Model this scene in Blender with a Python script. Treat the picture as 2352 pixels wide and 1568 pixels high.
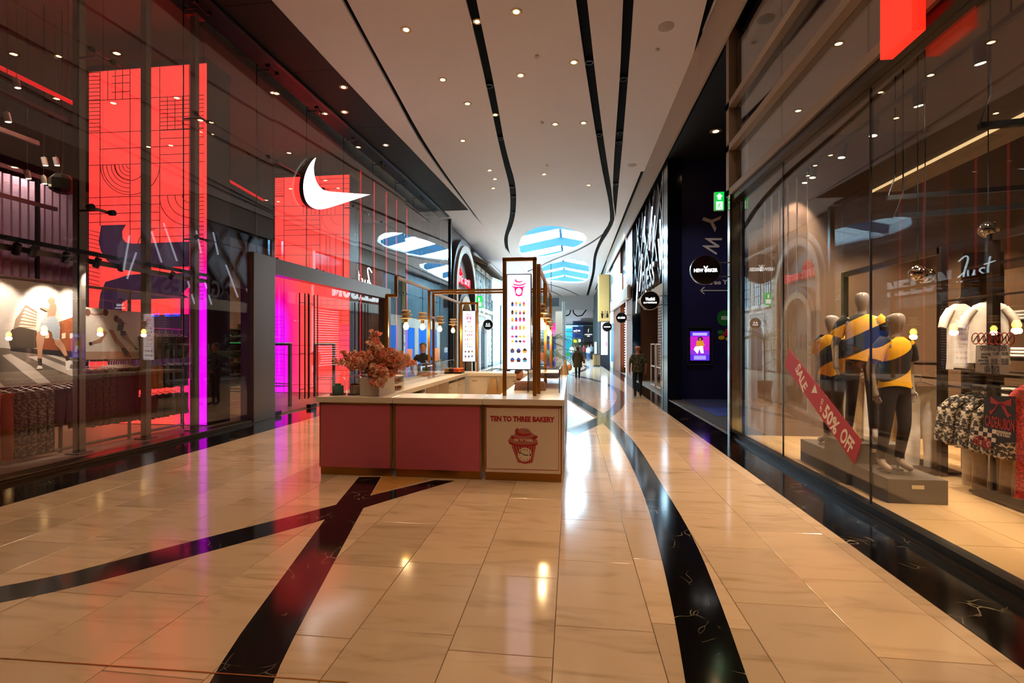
import bpy, bmesh, math, random
from mathutils import Vector, Matrix
from mathutils.geometry import delaunay_2d_cdt
random.seed(7)
for _o in list(bpy.data.objects): bpy.data.objects.remove(_o)
SC = bpy.context.scene
COL = SC.collection
PI = math.pi
# ---------------------------------------------------------------- camera
F_PX, CX, HZ, EYE = 1110.0, 1176.0, 790.0, 1.75
YAW = math.atan(136 / F_PX)
cam = bpy.data.cameras.new('camera'); camo = bpy.data.objects.new('camera', cam); COL.objects.link(camo)
camo.location = (0, 0, EYE); camo.rotation_euler = (PI / 2, 0, YAW)
cam.sensor_width = 36; cam.lens = 36 * F_PX / 2352; cam.shift_y = (HZ - 784) / 2352
cam.clip_end = 400; cam.clip_start = .05
SC.camera = camo
# ---------------------------------------------------------------- view, world
SC.view_settings.view_transform = 'Standard'; SC.view_settings.look = 'None'
SC.view_settings.gamma = 1; SC.view_settings.use_curve_mapping = False
SC.view_settings.exposure = 0.12
SC.cycles.transparent_max_bounces = 32; SC.cycles.max_bounces = 8
SC.cycles.glossy_bounces = 5; SC.cycles.diffuse_bounces = 4; SC.cycles.transmission_bounces = 6
SC.cycles.sample_clamp_indirect = 6.0
SC.cycles.caustics_reflective = False; SC.cycles.caustics_refractive = False
W = bpy.data.worlds.new('sky'); SC.world = W; W.use_nodes = True
_bg = W.node_tree.nodes['Background']
_bg.inputs[0].default_value = (0.52, 0.81, 1.0, 1); _bg.inputs[1].default_value = 36.0
ZC = 8.6                     # ceiling of the mall
WARM = (1.0, .69, .40); WARM2 = (1.0, .72, .42); COOL = (.75, .9, 1.0); NEUT = (1, .86, .7)

def spot(name, loc, power, col=WARM, ang=95, blend=.7, aim=None, r=.06):
    l = bpy.data.lights.new(name, 'SPOT'); l.energy = power; l.color = col
    l.spot_size = math.radians(ang); l.spot_blend = blend; l.shadow_soft_size = r
    o = bpy.data.objects.new(name, l); COL.objects.link(o); o.location = loc
    if aim is not None:
        o.rotation_euler = (Vector(aim) - Vector(loc)).to_track_quat('-Z', 'Y').to_euler()
    return o
def arealight(name, loc, sx, sy, power, col, aim, portal=False):
    l = bpy.data.lights.new(name, 'AREA'); l.shape = 'RECTANGLE'; l.size = sx; l.size_y = sy
    l.energy = power; l.color = col
    if portal: l.cycles.is_portal = True
    o = bpy.data.objects.new(name, l); COL.objects.link(o); o.location = loc
    o.rotation_euler = (Vector(aim) - Vector(loc)).to_track_quat('-Z', 'Y').to_euler()
    return o
# daylight enters through the skylights: portals only guide the sky light
arealight('skylight_portal', (-1.1, 38, 12.6), 9.8, 26, 1, (1, 1, 1), (-1.1, 38, 0), True)
arealight('skylight_portal', (-1.1, 64, 12.6), 9.8, 26, 1, (1, 1, 1), (-1.1, 64, 0), True)

# ---------------------------------------------------------------- pixel -> place on a known plane
_s, _c = math.sin(YAW), math.cos(YAW)
def ray(u, v):
    a = (u - CX) / F_PX
    return (a * _c - _s, a * _s + _c, (HZ - v) / F_PX)
def atz(u, v, z=0.0):
    r = ray(u, v); t = (z - EYE) / r[2]; return Vector((r[0] * t, r[1] * t, z))
def aty(u, v, y):
    r = ray(u, v); t = y / r[1]; return Vector((r[0] * t, y, EYE + r[2] * t))
def atx(u, v, x):
    r = ray(u, v); t = x / r[0]; return Vector((x, r[1] * t, EYE + r[2] * t))

# ---------------------------------------------------------------- colour and material helpers
def lin(h):
    if isinstance(h, (tuple, list)): return tuple(h[:3])
    h = h.lstrip('#'); out = []
    for i in (0, 2, 4):
        x = int(h[i:i + 2], 16) / 255
        out.append(x / 12.92 if x <= .04045 else ((x + .055) / 1.055) ** 2.4)
    return tuple(out)
_MC = {}
def mat(name, col='#808080', rough=.5, metal=0., emit=None, es=0., spec=.5, coat=0., var=.06, vscale=6., alpha=1., bump=0., bscale=40.):
    if name in _MC: return _MC[name]
    m = bpy.data.materials.new(name); m.use_nodes = True; nt = m.node_tree
    b = nt.nodes['Principled BSDF']; c = lin(col)
    b.inputs['Roughness'].default_value = rough; b.inputs['Metallic'].default_value = metal
    b.inputs['Specular IOR Level'].default_value = spec; b.inputs['Coat Weight'].default_value = coat
    b.inputs['Base Color'].default_value = (*c, 1); b.inputs['Alpha'].default_value = alpha
    if var or bump:
        tc = nt.nodes.new('ShaderNodeTexCoord'); n = nt.nodes.new('ShaderNodeTexNoise')
        n.inputs['Scale'].default_value = vscale; n.inputs['Detail'].default_value = 4
        nt.links.new(tc.outputs['Object'], n.inputs['Vector'])
        r = nt.nodes.new('ShaderNodeValToRGB')
        r.color_ramp.elements[0].color = (*[max(0, x * (1 - var)) for x in c], 1)
        r.color_ramp.elements[1].color = (*[min(1, x * (1 + var)) for x in c], 1)
        nt.links.new(n.outputs['Fac'], r.inputs['Fac']); nt.links.new(r.outputs['Color'], b.inputs['Base Color'])
        if bump:
            n2 = nt.nodes.new('ShaderNodeTexNoise'); n2.inputs['Scale'].default_value = bscale
            nt.links.new(tc.outputs['Object'], n2.inputs['Vector'])
            bp = nt.nodes.new('ShaderNodeBump'); bp.inputs['Strength'].default_value = bump; bp.inputs['Distance'].default_value = .01
            nt.links.new(n2.outputs['Fac'], bp.inputs['Height']); nt.links.new(bp.outputs['Normal'], b.inputs['Normal'])
    if emit is not None:
        b.inputs['Emission Color'].default_value = (*lin(emit), 1); b.inputs['Emission Strength'].default_value = es
    _MC[name] = m; return m
def glass(name='clear_glass', tint=(1, 1, 1), f0=.05, power=5., rough=0.):
    """pane of glass: see-through with angle-dependent mirror reflection, the same from both sides"""
    if name in _MC: return _MC[name]
    m = bpy.data.materials.new(name); m.use_nodes = True; nt = m.node_tree; nt.nodes.clear()
    out = nt.nodes.new('ShaderNodeOutputMaterial'); mix = nt.nodes.new('ShaderNodeMixShader')
    tr = nt.nodes.new('ShaderNodeBsdfTransparent'); tr.inputs[0].default_value = (*tint, 1)
    gl = nt.nodes.new('ShaderNodeBsdfGlossy'); gl.inputs['Roughness'].default_value = rough
    g = nt.nodes.new('ShaderNodeNewGeometry')
    d = nt.nodes.new('ShaderNodeVectorMath'); d.operation = 'DOT_PRODUCT'
    nt.links.new(g.outputs['Incoming'], d.inputs[0]); nt.links.new(g.outputs['Normal'], d.inputs[1])
    def mth(op, a, bb):
        k = nt.nodes.new('ShaderNodeMath'); k.operation = op
        for i, x in enumerate((a, bb)):
            if x is None: continue
            if isinstance(x, (int, float)): k.inputs[i].default_value = x
            else: nt.links.new(x, k.inputs[i])
        return k.outputs[0]
    ab = mth('ABSOLUTE', d.outputs['Value'], None)
    one = mth('SUBTRACT', 1.0, ab); pw = mth('POWER', one, power)
    fac = mth('ADD', mth('MULTIPLY', pw, 1 - f0), f0)
    nt.links.new(fac, mix.inputs[0]); nt.links.new(tr.outputs[0], mix.inputs[1]); nt.links.new(gl.outputs[0], mix.inputs[2])
    nt.links.new(mix.outputs[0], out.inputs[0]); _MC[name] = m; return m

# ---------------------------------------------------------------- mesh helpers
class MB:
    def __init__(s): s.v = []; s.f = []
    def add(s, vs, fs):
        o = len(s.v); s.v += [tuple(p) for p in vs]; s.f += [tuple(i + o for i in f) for f in fs]; return s
    def box(s, x0, x1, y0, y1, z0, z1):
        return s.add([(x0, y0, z0), (x1, y0, z0), (x1, y1, z0), (x0, y1, z0), (x0, y0, z1), (x1, y0, z1), (x1, y1, z1), (x0, y1, z1)],
                     [(3, 2, 1, 0), (4, 5, 6, 7), (0, 1, 5, 4), (1, 2, 6, 5), (2, 3, 7, 6), (3, 0, 4, 7)])
    def bar(s, a, b, w, h, up=(0, 0, 1)):
        a, b = Vector(a), Vector(b); d = (b - a).normalized(); u = Vector(up)
        if abs(d.dot(u)) > .99: u = Vector((0, 1, 0))
        r = d.cross(u).normalized() * w / 2; u = r.cross(d).normalized() * h / 2
        vs = [p + q for p in (a, b) for q in (-r - u, r - u, r + u, -r + u)]
        return s.add(vs, [(3, 2, 1, 0), (4, 5, 6, 7), (0, 1, 5, 4), (1, 2, 6, 5), (2, 3, 7, 6), (3, 0, 4, 7)])
    def tube(s, pts, r, n=8, closed=False, cap=True):
        pts = [Vector(p) for p in pts]; N = len(pts); rr = r if isinstance(r, (list, tuple)) else [r] * N
        rings = []; prev = None
        for i, p in enumerate(pts):
            if closed: d = (pts[(i + 1) % N] - pts[i - 1])
            else: d = pts[min(i + 1, N - 1)] - pts[max(i - 1, 0)]
            d.normalize()
            if prev is None:
                u = Vector((0, 0, 1)) if abs(d.z) < .9 else Vector((1, 0, 0))
            else: u = prev
            a = (u - d * u.dot(d)).normalized(); b = d.cross(a); prev = a
            rings.append([p + (a * math.cos(2 * PI * k / n) + b * math.sin(2 * PI * k / n)) * rr[i] for k in range(n)])
        vs = [q for R in rings for q in R]; fs = []
        for i in range(N if closed else N - 1):
            j = (i + 1) % N
            for k in range(n): fs.append((i * n + k, i * n + (k + 1) % n, j * n + (k + 1) % n, j * n + k))
        if cap and not closed: fs += [tuple(range(n - 1, -1, -1)), tuple((N - 1) * n + k for k in range(n))]
        return s.add(vs, fs)
    def lathe(s, prof, c=(0, 0, 0), n=20, axis='z'):
        vs = []; fs = []
        for r, z in prof:
            for k in range(n):
                a = 2 * PI * k / n; p = (r * math.cos(a), r * math.sin(a), z)
                if axis == 'x': p = (p[2], p[0], p[1])
                if axis == 'y': p = (p[0], p[2], -p[1])
                vs.append((p[0] + c[0], p[1] + c[1], p[2] + c[2]))
        for i in range(len(prof) - 1):
            for k in range(n): fs.append((i * n + k, i * n + (k + 1) % n, (i + 1) * n + (k + 1) % n, (i + 1) * n + k))
        if tuple(prof[0]) != tuple(prof[-1]): fs += [tuple(range(n - 1, -1, -1)), tuple((len(prof) - 1) * n + k for k in range(n))]
        return s.add(vs, fs)
    def prism(s, poly, a, b, axis='z'):
        """extrude a 2-D outline between a and b along axis: z (x,y), y (x,z), x (y,z)"""
        def P(p, t):
            return {'z': (p[0], p[1], t), 'y': (p[0], t, p[1]), 'x': (t, p[0], p[1])}[axis]
        n = len(poly); vs = [P(p, a) for p in poly] + [P(p, b) for p in poly]
        fs = [tuple(range(n - 1, -1, -1)), tuple(range(n, 2 * n))]
        fs += [(i, (i + 1) % n, n + (i + 1) % n, n + i) for i in range(n)]
        return s.add(vs, fs)
    def ell(s, c, rx, ry, rz, nu=12, nv=8):
        vs = []; fs = []
        for j in range(nv + 1):
            t = PI * j / nv
            for i in range(nu):
                a = 2 * PI * i / nu; q = max(math.sin(t), .02)
                vs.append((c[0] + rx * q * math.cos(a), c[1] + ry * q * math.sin(a), c[2] + rz * math.cos(t)))
        for j in range(nv):
            for i in range(nu): fs.append((j * nu + i, (j + 1) * nu + i, (j + 1) * nu + (i + 1) % nu, j * nu + (i + 1) % nu))
        return s.add(vs, fs)
    def ribbon(s, L, R, z0, z1):
        """band between a left and a right polyline (same count), with thickness"""
        n = len(L); vs = [(*p[:2], z1) for p in L] + [(*p[:2], z1) for p in R] + [(*p[:2], z0) for p in L] + [(*p[:2], z0) for p in R]
        fs = []
        for i in range(n - 1):
            fs += [(i, i + 1, n + i + 1, n + i), (2 * n + i, 3 * n + i, 3 * n + i + 1, 2 * n + i + 1),
                   (i, 2 * n + i, 2 * n + i + 1, i + 1), (n + i, n + i + 1, 3 * n + i + 1, 3 * n + i)]
        fs += [(0, n, 3 * n, 2 * n), (n - 1, 3 * n - 1, 4 * n - 1, 2 * n - 1)]
        return s.add(vs, fs)
    def mesh(s, name):
        me = bpy.data.meshes.new(name); me.from_pydata(s.v, [], s.f); me.update()
        bm = bmesh.new(); bm.from_mesh(me); bmesh.ops.recalc_face_normals(bm, faces=bm.faces); bm.to_mesh(me); bm.free()
        return me
    def build(s, name, m, parent=None, smooth=False, bevel=0., loc=None):
        me = s.mesh(name)
        if smooth:
            me.polygons.foreach_set('use_smooth', [True] * len(me.polygons)); me.set_sharp_from_angle(angle=math.radians(45))
        return link(name, me, m, parent, bevel, loc)
def link(name, me, m, parent=None, bevel=0., loc=None):
    o = bpy.data.objects.new(name, me); COL.objects.link(o)
    if m is not None and not me.materials: me.materials.append(m)
    if parent is not None: o.parent = parent
    if loc is not None: o.location = loc
    if bevel:
        b = o.modifiers.new('bevel', 'BEVEL'); b.width = bevel; b.segments = 2; b.limit_method = 'ANGLE'
    return o
def thing(name, label, cat, loc=(0, 0, 0), rz=0., group=None):
    o = bpy.data.objects.new(name, None); COL.objects.link(o); o.location = loc; o.rotation_euler = (0, 0, rz)
    o.empty_display_size = .2
    return tag(o, label, cat, group)
def tag(o, label=None, cat=None, group=None, kind=None):
    if label: o['label'] = label
    if cat: o['category'] = cat
    if group: o['group'] = group
    if kind: o['kind'] = kind
    return o
def struct(o, label=None):
    o['kind'] = 'structure'
    if label: o['label'] = label
    return o
def copy_tree(o, parent=None, loc=None, rz=None, label=None):
    c = o.copy(); COL.objects.link(c)
    if parent is not None: c.parent = parent
    if loc is not None: c.location = loc
    if rz is not None: c.rotation_euler.z = rz
    if label: c['label'] = label
    for ch in list(o.children): copy_tree(ch, c)
    return c
def text_mesh(s, size, depth=.01, align='CENTER', space=1., shear=0., bold=0., resol=3):
    """flat lettering in the x-y plane, centred on the origin"""
    cu = bpy.data.curves.new('t', 'FONT'); cu.body = s; cu.size = size; cu.extrude = depth / 2; cu.align_x = align
    cu.align_y = 'CENTER'; cu.space_character = space; cu.shear = shear; cu.offset = bold; cu.resolution_u = resol
    o = bpy.data.objects.new('t', cu); COL.objects.link(o)
    dg = bpy.context.evaluated_depsgraph_get(); dg.update()
    me = bpy.data.meshes.new_from_object(o.evaluated_get(dg)); bpy.data.objects.remove(o); bpy.data.curves.remove(cu)
    me.materials.clear(); return me
def text(name, s, size, m, loc, rot, parent=None, depth=.01, fit=None, **k):
    """rot: euler; fit=(w,h) stretches the lettering to this size"""
    me = text_mesh(s, size, depth, **k)
    xs = [v.co.x for v in me.vertices]; ys = [v.co.y for v in me.vertices]
    cx, cy = (max(xs) + min(xs)) / 2, (max(ys) + min(ys)) / 2
    sx = fit[0] / (max(xs) - min(xs)) if fit and fit[0] else 1; sy = fit[1] / (max(ys) - min(ys)) if fit and fit[1] else sx
    if k.get('align', 'CENTER') == 'CENTER':
        me.transform(Matrix.Diagonal((sx, sy, 1, 1)) @ Matrix.Translation((-cx, -cy, 0)))
    else: me.transform(Matrix.Diagonal((sx, sy, 1, 1)))
    o = link(name, me, m, parent); o.location = loc; o.rotation_euler = rot
    return o
FRONT = (PI / 2, 0, 0)            # lettering that faces -y (towards the camera)
RIGHTW = (PI / 2, 0, -PI / 2)     # lettering on the right wall, faces -x
LEFTW = (PI / 2, 0, PI / 2)       # lettering on the left wall, faces +x
ORD = 'first second third fourth fifth sixth seventh eighth ninth tenth eleventh twelfth thirteenth fourteenth fifteenth sixteenth'.split()
def clip_poly(poly, inside):
    """Sutherland-Hodgman against half-planes given as (nx, ny, d): nx*x+ny*y<=d"""
    for nx, ny, d in inside:
        out = []
        for i, p in enumerate(poly):
            q = poly[(i + 1) % len(poly)]; a = nx * p[0] + ny * p[1] - d; b = nx * q[0] + ny * q[1] - d
            if a <= 0: out.append(p)
            if (a < 0 < b) or (b < 0 < a):
                t = a / (a - b); out.append((p[0] + (q[0] - p[0]) * t, p[1] + (q[1] - p[1]) * t))
        poly = out
        if len(poly) < 3: return []
    return poly
def inpoly(x, y, P):
    r = False; n = len(P); j = n - 1
    for i in range(n):
        if (P[i][1] > y) != (P[j][1] > y) and x < (P[j][0] - P[i][0]) * (y - P[i][1]) / (P[j][1] - P[i][1]) + P[i][0]: r = not r
        j = i
    return r
def resample(pts, n):
    pts = [Vector(p[:2]) for p in pts]; L = [0]
    for a, b in zip(pts, pts[1:]): L.append(L[-1] + (b - a).length)
    out = []
    for k in range(n):
        t = L[-1] * k / (n - 1); i = 0
        while i < len(L) - 2 and L[i + 1] < t: i += 1
        f = (t - L[i]) / max(L[i + 1] - L[i], 1e-9); out.append(tuple(pts[i].lerp(pts[i + 1], f)))
    return out
def smooth_line(pts, it=2):
    pts = [Vector(p[:2]) for p in pts]
    for _ in range(it):
        o = [pts[0]]
        for a, b in zip(pts, pts[1:]): o += [a.lerp(b, .25), a.lerp(b, .75)]
        o.append(pts[-1]); pts = o
    return [tuple(p) for p in pts]
# ================================================================ THE SETTING
# ---- marble floor
def marble(name, base, vein, dark, scale=1.0, rough=.16):
    m = bpy.data.materials.new(name); m.use_nodes = True; nt = m.node_tree; b = nt.nodes['Principled BSDF']
    g = nt.nodes.new('ShaderNodeNewGeometry'); oi = nt.nodes.new('ShaderNodeObjectInfo')
    off = nt.nodes.new('ShaderNodeVectorMath'); off.operation = 'MULTIPLY_ADD'
    off.inputs[0].default_value = (7, 11, 3)
    cmb = nt.nodes.new('ShaderNodeCombineXYZ')
    for i in range(3): nt.links.new(oi.outputs['Random'], cmb.inputs[i])
    off.inputs[1].default_value = (3, 5, 7)
    nt.links.new(cmb.outputs[0], off.inputs[0]); nt.links.new(g.outputs['Position'], off.inputs[2])
    mp = nt.nodes.new('ShaderNodeMapping'); mp.inputs['Scale'].default_value = (.8 * scale, 4.2 * scale, 1); mp.inputs['Rotation'].default_value = (0, 0, .12)
    nt.links.new(off.outputs[0], mp.inputs['Vector'])
    n = nt.nodes.new('ShaderNodeTexNoise'); n.inputs['Scale'].default_value = 1.6; n.inputs['Detail'].default_value = 7; n.inputs['Distortion'].default_value = 1.1
    nt.links.new(mp.outputs[0], n.inputs['Vector'])
    r = nt.nodes.new('ShaderNodeValToRGB'); e = r.color_ramp.elements
    e[0].position = .27; e[0].color = (*lin(dark), 1); e[1].position = .5; e[1].color = (*lin(base), 1)
    x = e.new(.37); x.color = (*lin(vein), 1)
    nt.links.new(n.outputs['Fac'], r.inputs['Fac'])
    hs = nt.nodes.new('ShaderNodeHueSaturation'); mr = nt.nodes.new('ShaderNodeMapRange')
    mr.inputs['To Min'].default_value = .84; mr.inputs['To Max'].default_value = 1.12
    nt.links.new(oi.outputs['Random'], mr.inputs['Value']); nt.links.new(mr.outputs[0], hs.inputs['Value'])
    nt.links.new(r.outputs['Color'], hs.inputs['Color']); nt.links.new(hs.outputs['Color'], b.inputs['Base Color'])
    b.inputs['Roughness'].default_value = rough; b.inputs['Specular IOR Level'].default_value = .95
    n3 = nt.nodes.new('ShaderNodeTexNoise'); n3.inputs['Scale'].default_value = 3; nt.links.new(g.outputs['Position'], n3.inputs['Vector'])
    m3 = nt.nodes.new('ShaderNodeMapRange'); m3.inputs['To Min'].default_value = rough * .75; m3.inputs['To Max'].default_value = rough * 1.35
    nt.links.new(n3.outputs['Fac'], m3.inputs['Value']); nt.links.new(m3.outputs[0], b.inputs['Roughness'])
    return m
def black_marble(name, base='#0b0908', vein='#9a8c74', rough=.1):
    m = bpy.data.materials.new(name); m.use_nodes = True; nt = m.node_tree; b = nt.nodes['Principled BSDF']
    g = nt.nodes.new('ShaderNodeNewGeometry')
    n0 = nt.nodes.new('ShaderNodeTexNoise'); n0.inputs['Scale'].default_value = 2.2; nt.links.new(g.outputs['Position'], n0.inputs['Vector'])
    mx = nt.nodes.new('ShaderNodeMixRGB'); mx.inputs[0].default_value = .45
    nt.links.new(g.outputs['Position'], mx.inputs[1]); nt.links.new(n0.outputs['Color'], mx.inputs[2])
    v = nt.nodes.new('ShaderNodeTexVoronoi'); v.feature = 'DISTANCE_TO_EDGE'; v.inputs['Scale'].default_value = 7
    nt.links.new(mx.outputs[0], v.inputs['Vector'])
    r = nt.nodes.new('ShaderNodeValToRGB'); e = r.color_ramp.elements
    e[0].position = 0; e[0].color = (1, 1, 1, 1); e[1].position = .02; e[1].color = (0, 0, 0, 1)
    nt.links.new(v.outputs['Distance'], r.inputs['Fac'])
    n1 = nt.nodes.new('ShaderNodeTexNoise'); n1.inputs['Scale'].default_value = 2.7; n1.inputs['Detail'].default_value = 3
    nt.links.new(g.outputs['Position'], n1.inputs['Vector'])
    r1 = nt.nodes.new('ShaderNodeValToRGB'); r1.color_ramp.elements[0].position = .53; r1.color_ramp.elements[1].position = .68
    nt.links.new(n1.outputs['Fac'], r1.inputs['Fac'])
    ml = nt.nodes.new('ShaderNodeMath'); ml.operation = 'MULTIPLY'
    nt.links.new(r.outputs['Color'], ml.inputs[0]); nt.links.new(r1.outputs['Color'], ml.inputs[1])
    cm = nt.nodes.new('ShaderNodeMixRGB'); cm.inputs[1].default_value = (*lin(base), 1); cm.inputs[2].default_value = (*lin(vein), 1)
    nt.links.new(ml.outputs[0], cm.inputs[0]); nt.links.new(cm.outputs[0], b.inputs['Base Color'])
    b.inputs['Roughness'].default_value = rough; return m
M_TILE = marble('pale_marble', '#c2a68a', '#b89c80', '#a28868', rough=.11)
M_BLK = black_marble('black_marble')
M_GROUT = mat('grout', '#6e6254', .8)
XL, XR = -7.1, 3.08
Y0, Y1 = -9.0, 92.0
floor = struct(MB().box(-17, 15, Y0, Y1 + 6, -.3, -.012).build('floor', M_GROUT), 'pale marble mall floor with black marble bands')
# tiles: columns along y with staggered cross joints; the biggest in view are single parts
tw, tl, gp = .6, .92, .0035
rows = []
col0 = -6.1
ncol = int((2.42 + 6.1) / tw) + 1
for c in range(ncol):
    x0 = col0 + c * tw; x1 = min(x0 + tw, 2.42)
    if x1 - x0 < .05: continue
    random.seed(100 + c); y = .2 - random.random() * tl
    while y < 80:
        rows.append((x0, x1, y, y + tl)); y += tl
def vis(r):
    cx, cy = (r[0] + r[1]) / 2, (r[2] + r[3]) / 2
    d = -_s * cx + _c * cy
    if d < 1.2: return 0
    u = CX + F_PX * (_c * cx + _s * cy) / d; v = HZ + F_PX * EYE / d
    if not (-150 < u < 2500) or v > 1720: return 0
    if -3.3 < cx < -.2 and 6.3 < cy < 12: return 0
    return 1 / d ** 2
rows.sort(key=vis, reverse=True)
_tm = {}
for i, (x0, x1, y0, y1) in enumerate(rows[:300]):
    k = (round(x1 - x0, 3))
    if k not in _tm:
        a, b = (x1 - x0) / 2 - gp / 2, tl / 2 - gp / 2; q = .0025
        mb = MB().add([(-a, -b, -.012), (a, -b, -.012), (a, b, -.012), (-a, b, -.012), (-a, -b, -q), (a, -b, -q), (a, b, -q), (-a, b, -q),
                       (-a + q, -b + q, 0), (a - q, -b + q, 0), (a - q, b - q, 0), (-a + q, b - q, 0)],
                      [(0, 1, 5, 4), (1, 2, 6, 5), (2, 3, 7, 6), (3, 0, 4, 7), (4, 5, 9, 8), (5, 6, 10, 9), (6, 7, 11, 10), (7, 4, 8, 11), (8, 9, 10, 11)])
        _tm[k] = mb.mesh('floor_tile')
    link('floor_tile', _tm[k], M_TILE, floor, loc=((x0 + x1) / 2, (y0 + y1) / 2, 0))
mb = MB()
for (x0, x1, y0, y1) in rows[300:]:
    mb.add([(x0 + gp / 2, y0 + gp / 2, 0), (x1 - gp / 2, y0 + gp / 2, 0), (x1 - gp / 2, y1 - gp / 2, 0), (x0 + gp / 2, y1 - gp / 2, 0)], [(0, 1, 2, 3)])
mb.box(-17, col0, 60, Y1, -.01, 0).box(col0, 2.42, 80.5, Y1, -.01, 0).box(col0, 2.42, Y0, -.8, -.01, 0)
tag(mb.build('far_tiles', M_TILE, floor), kind='stuff')
# bands of black marble let into the floor
def band(Lp, Rp, n=24, name='marble_band', m=None, z=.0012):
    L = resample(smooth_line([atz(*p) if len(p) == 2 else p for p in Lp]), n)
    R = resample(smooth_line([atz(*p) if len(p) == 2 else p for p in Rp]), n)
    return MB().ribbon(L, R, -.011, z).build(name, m or M_BLK, floor)
V = Vector
band([(V((-1.05, .2, 0)))[:], (470, 1568), (630, 1350), (770, 1160), (825, 1095)], [(V((-.72, .2, 0)))[:], (620, 1568), (700, 1416), (835, 1165), (875, 1095)], z=.0012)
band([(-6.1, 1.9, 0), (0, 1357), (380, 1258), (750, 1165), (853, 1137), (1000, 1102)], [(-6.1, 1.5, 0), (0, 1393), (380, 1294), (745, 1194), (930, 1137), (1045, 1104)], z=.0016)
band([(.3, .2, 0), (1575, 1568), (1548, 1410), (1524, 1300), (1490, 1165), (1447, 1060), (1410, 997), (1385, 972)],
     [(.62, .2, 0), (1720, 1568), (1660, 1395), (1595, 1235), (1525, 1120), (1460, 1015), (1410, 968), (1402.5, 960.3)], 40)
band([(1303, 989.6), (1366.7, 961.6), (1385.9, 948.8), (1407.5, 934.8), (1419, 911.8), (1412.7, 896.5), (1394.8, 885), (1368, 874.8), (1334.8, 867), (1307.4, 861.4)],
     [(1322, 1000), (1384.6, 971.8), (1402.5, 960.3), (1430.5, 937.3), (1441, 914.4), (1436.9, 902.9), (1420.3, 891.4), (1401, 882.5), (1371.8, 871.7), (1334.8, 864), (1307.4, 858.9)], 48, z=.0008)
band([(1306.8, 902.9), (1385.9, 948.8)], [(1306.8, 917), (1370.6, 957)], 8, z=.0016)
band([(1310.6, 857), (1332.3, 851.2), (1345, 845.5), (1346.3, 843), (1337.4, 838.5)], [(1310.6, 859.5), (1334.8, 854.4), (1351.4, 848), (1354.6, 843), (1343.8, 838.5)], 24)
# black border strips in front of the shopfronts
def plain_band(x0, x1, y0, y1, z=.002):
    return MB().box(x0, x1, y0, y1, -.011, z).build('border_band', M_BLK, floor)
plain_band(-7.02, -6.1, Y0, 60); plain_band(2.42, 3.02, Y0, 80)
MB().box(3.02, 3.04, 9.6, 60, -.01, .012).build('border_trim', mat('brushed_steel', '#a09a92', .3, 1.), floor)
# plank inlay between the bands
M_PLANK = mat('oak_inlay', '#b07c3c', .35, var=.2, vscale=9)
M_PLANKG = mat('pale_plank_inlay', '#bdb6ae', .3, var=.12, vscale=9)
def tri_planks(tri, m, w, along='x'):
    pts = [tuple(atz(*p)[:2]) for p in tri]
    A = sum(pts[i][0] * pts[(i + 1) % 3][1] - pts[(i + 1) % 3][0] * pts[i][1] for i in range(3))
    if A < 0: pts.reverse()
    hp = []
    for i in range(3):
        (ax, ay), (bx, by) = pts[i], pts[(i + 1) % 3]; nx, ny = by - ay, ax - bx; hp.append((nx, ny, nx * ax + ny * ay))
    ys = [p[1] for p in pts]; xs = [p[0] for p in pts]; y = min(ys)
    while y < max(ys):
        q = clip_poly([(min(xs), y + .004), (max(xs), y + .004), (max(xs), y + w - .004), (min(xs), y + w - .004)], hp)
        if q: MB().prism(q, -.011, .0016).build('plank', m, floor)
        y += w
tri_planks([(853, 1137), (880, 1092), (985, 1100)], M_PLANK, .09)
tri_planks([(1303, 985), (1366, 960), (1303, 918)], M_PLANKG, .26)
MB().bar(atz(0, 1511, .0022), atz(800, 1566, .0022), .008, .002).build('brass_joint', mat('brass_joint', '#b98d4a', .35, 1), floor)

# ---- ceiling: a slab with slots and skylights cut through it
def cz(pts): return [tuple(atz(u, v, ZC)[:2]) for u, v in pts]
def sky_px(pts): return [(1140 + x / 7.35, 500 + y / 7.35) for x, y in pts]
slotL = {}
def slot(name, Lp, Rp, n, ext=True):
    L = cz(Lp); R = cz(Rp)
    if ext:    # the slot goes on over the camera's head
        for P in (L, R):
            d = Vector(P[0]) - Vector(P[2]); d.normalize(); P.insert(0, tuple(Vector(P[0]) + d * ((P[0][1] - (Y0 + .6)) / max(-d.y, .2))))
    slotL[name] = (resample(smooth_line(L), n), resample(smooth_line(R), n))
slot('s1', [(784, 0), (823, 68.5), (855, 129), (903, 213.6), (944, 293), (976, 344), (1024, 411), (1092.5, 500), (1140, 561), (1165, 594), (1187, 626)],
     [(797, 0), (830.5, 64), (865, 127.5), (912.4, 213.6), (952, 287), (987, 346), (1033.5, 414), (1096.2, 500), (1143, 560), (1167.5, 593), (1190, 626)], 44)
slot('s2', [(1069, 0), (1094, 95.6), (1116.4, 194.5), (1142, 315.6), (1158, 382.5), (1169, 420.8), (1172.8, 459), (1171, 500), (1160.4, 534), (1157, 551.7), (1160.4, 570.7), (1167, 594), (1176, 607.5), (1191.7, 625.8)],
     [(1094.7, 0), (1106.8, 63.8), (1122.8, 137), (1142, 232.7), (1156, 318.8), (1170.6, 376), (1183.4, 417.6), (1186.5, 455.8), (1183, 500), (1174, 527), (1167, 539.5), (1165.9, 554), (1167.9, 572), (1176, 593.9), (1186, 608.8), (1199, 626.5)], 60)
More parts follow.
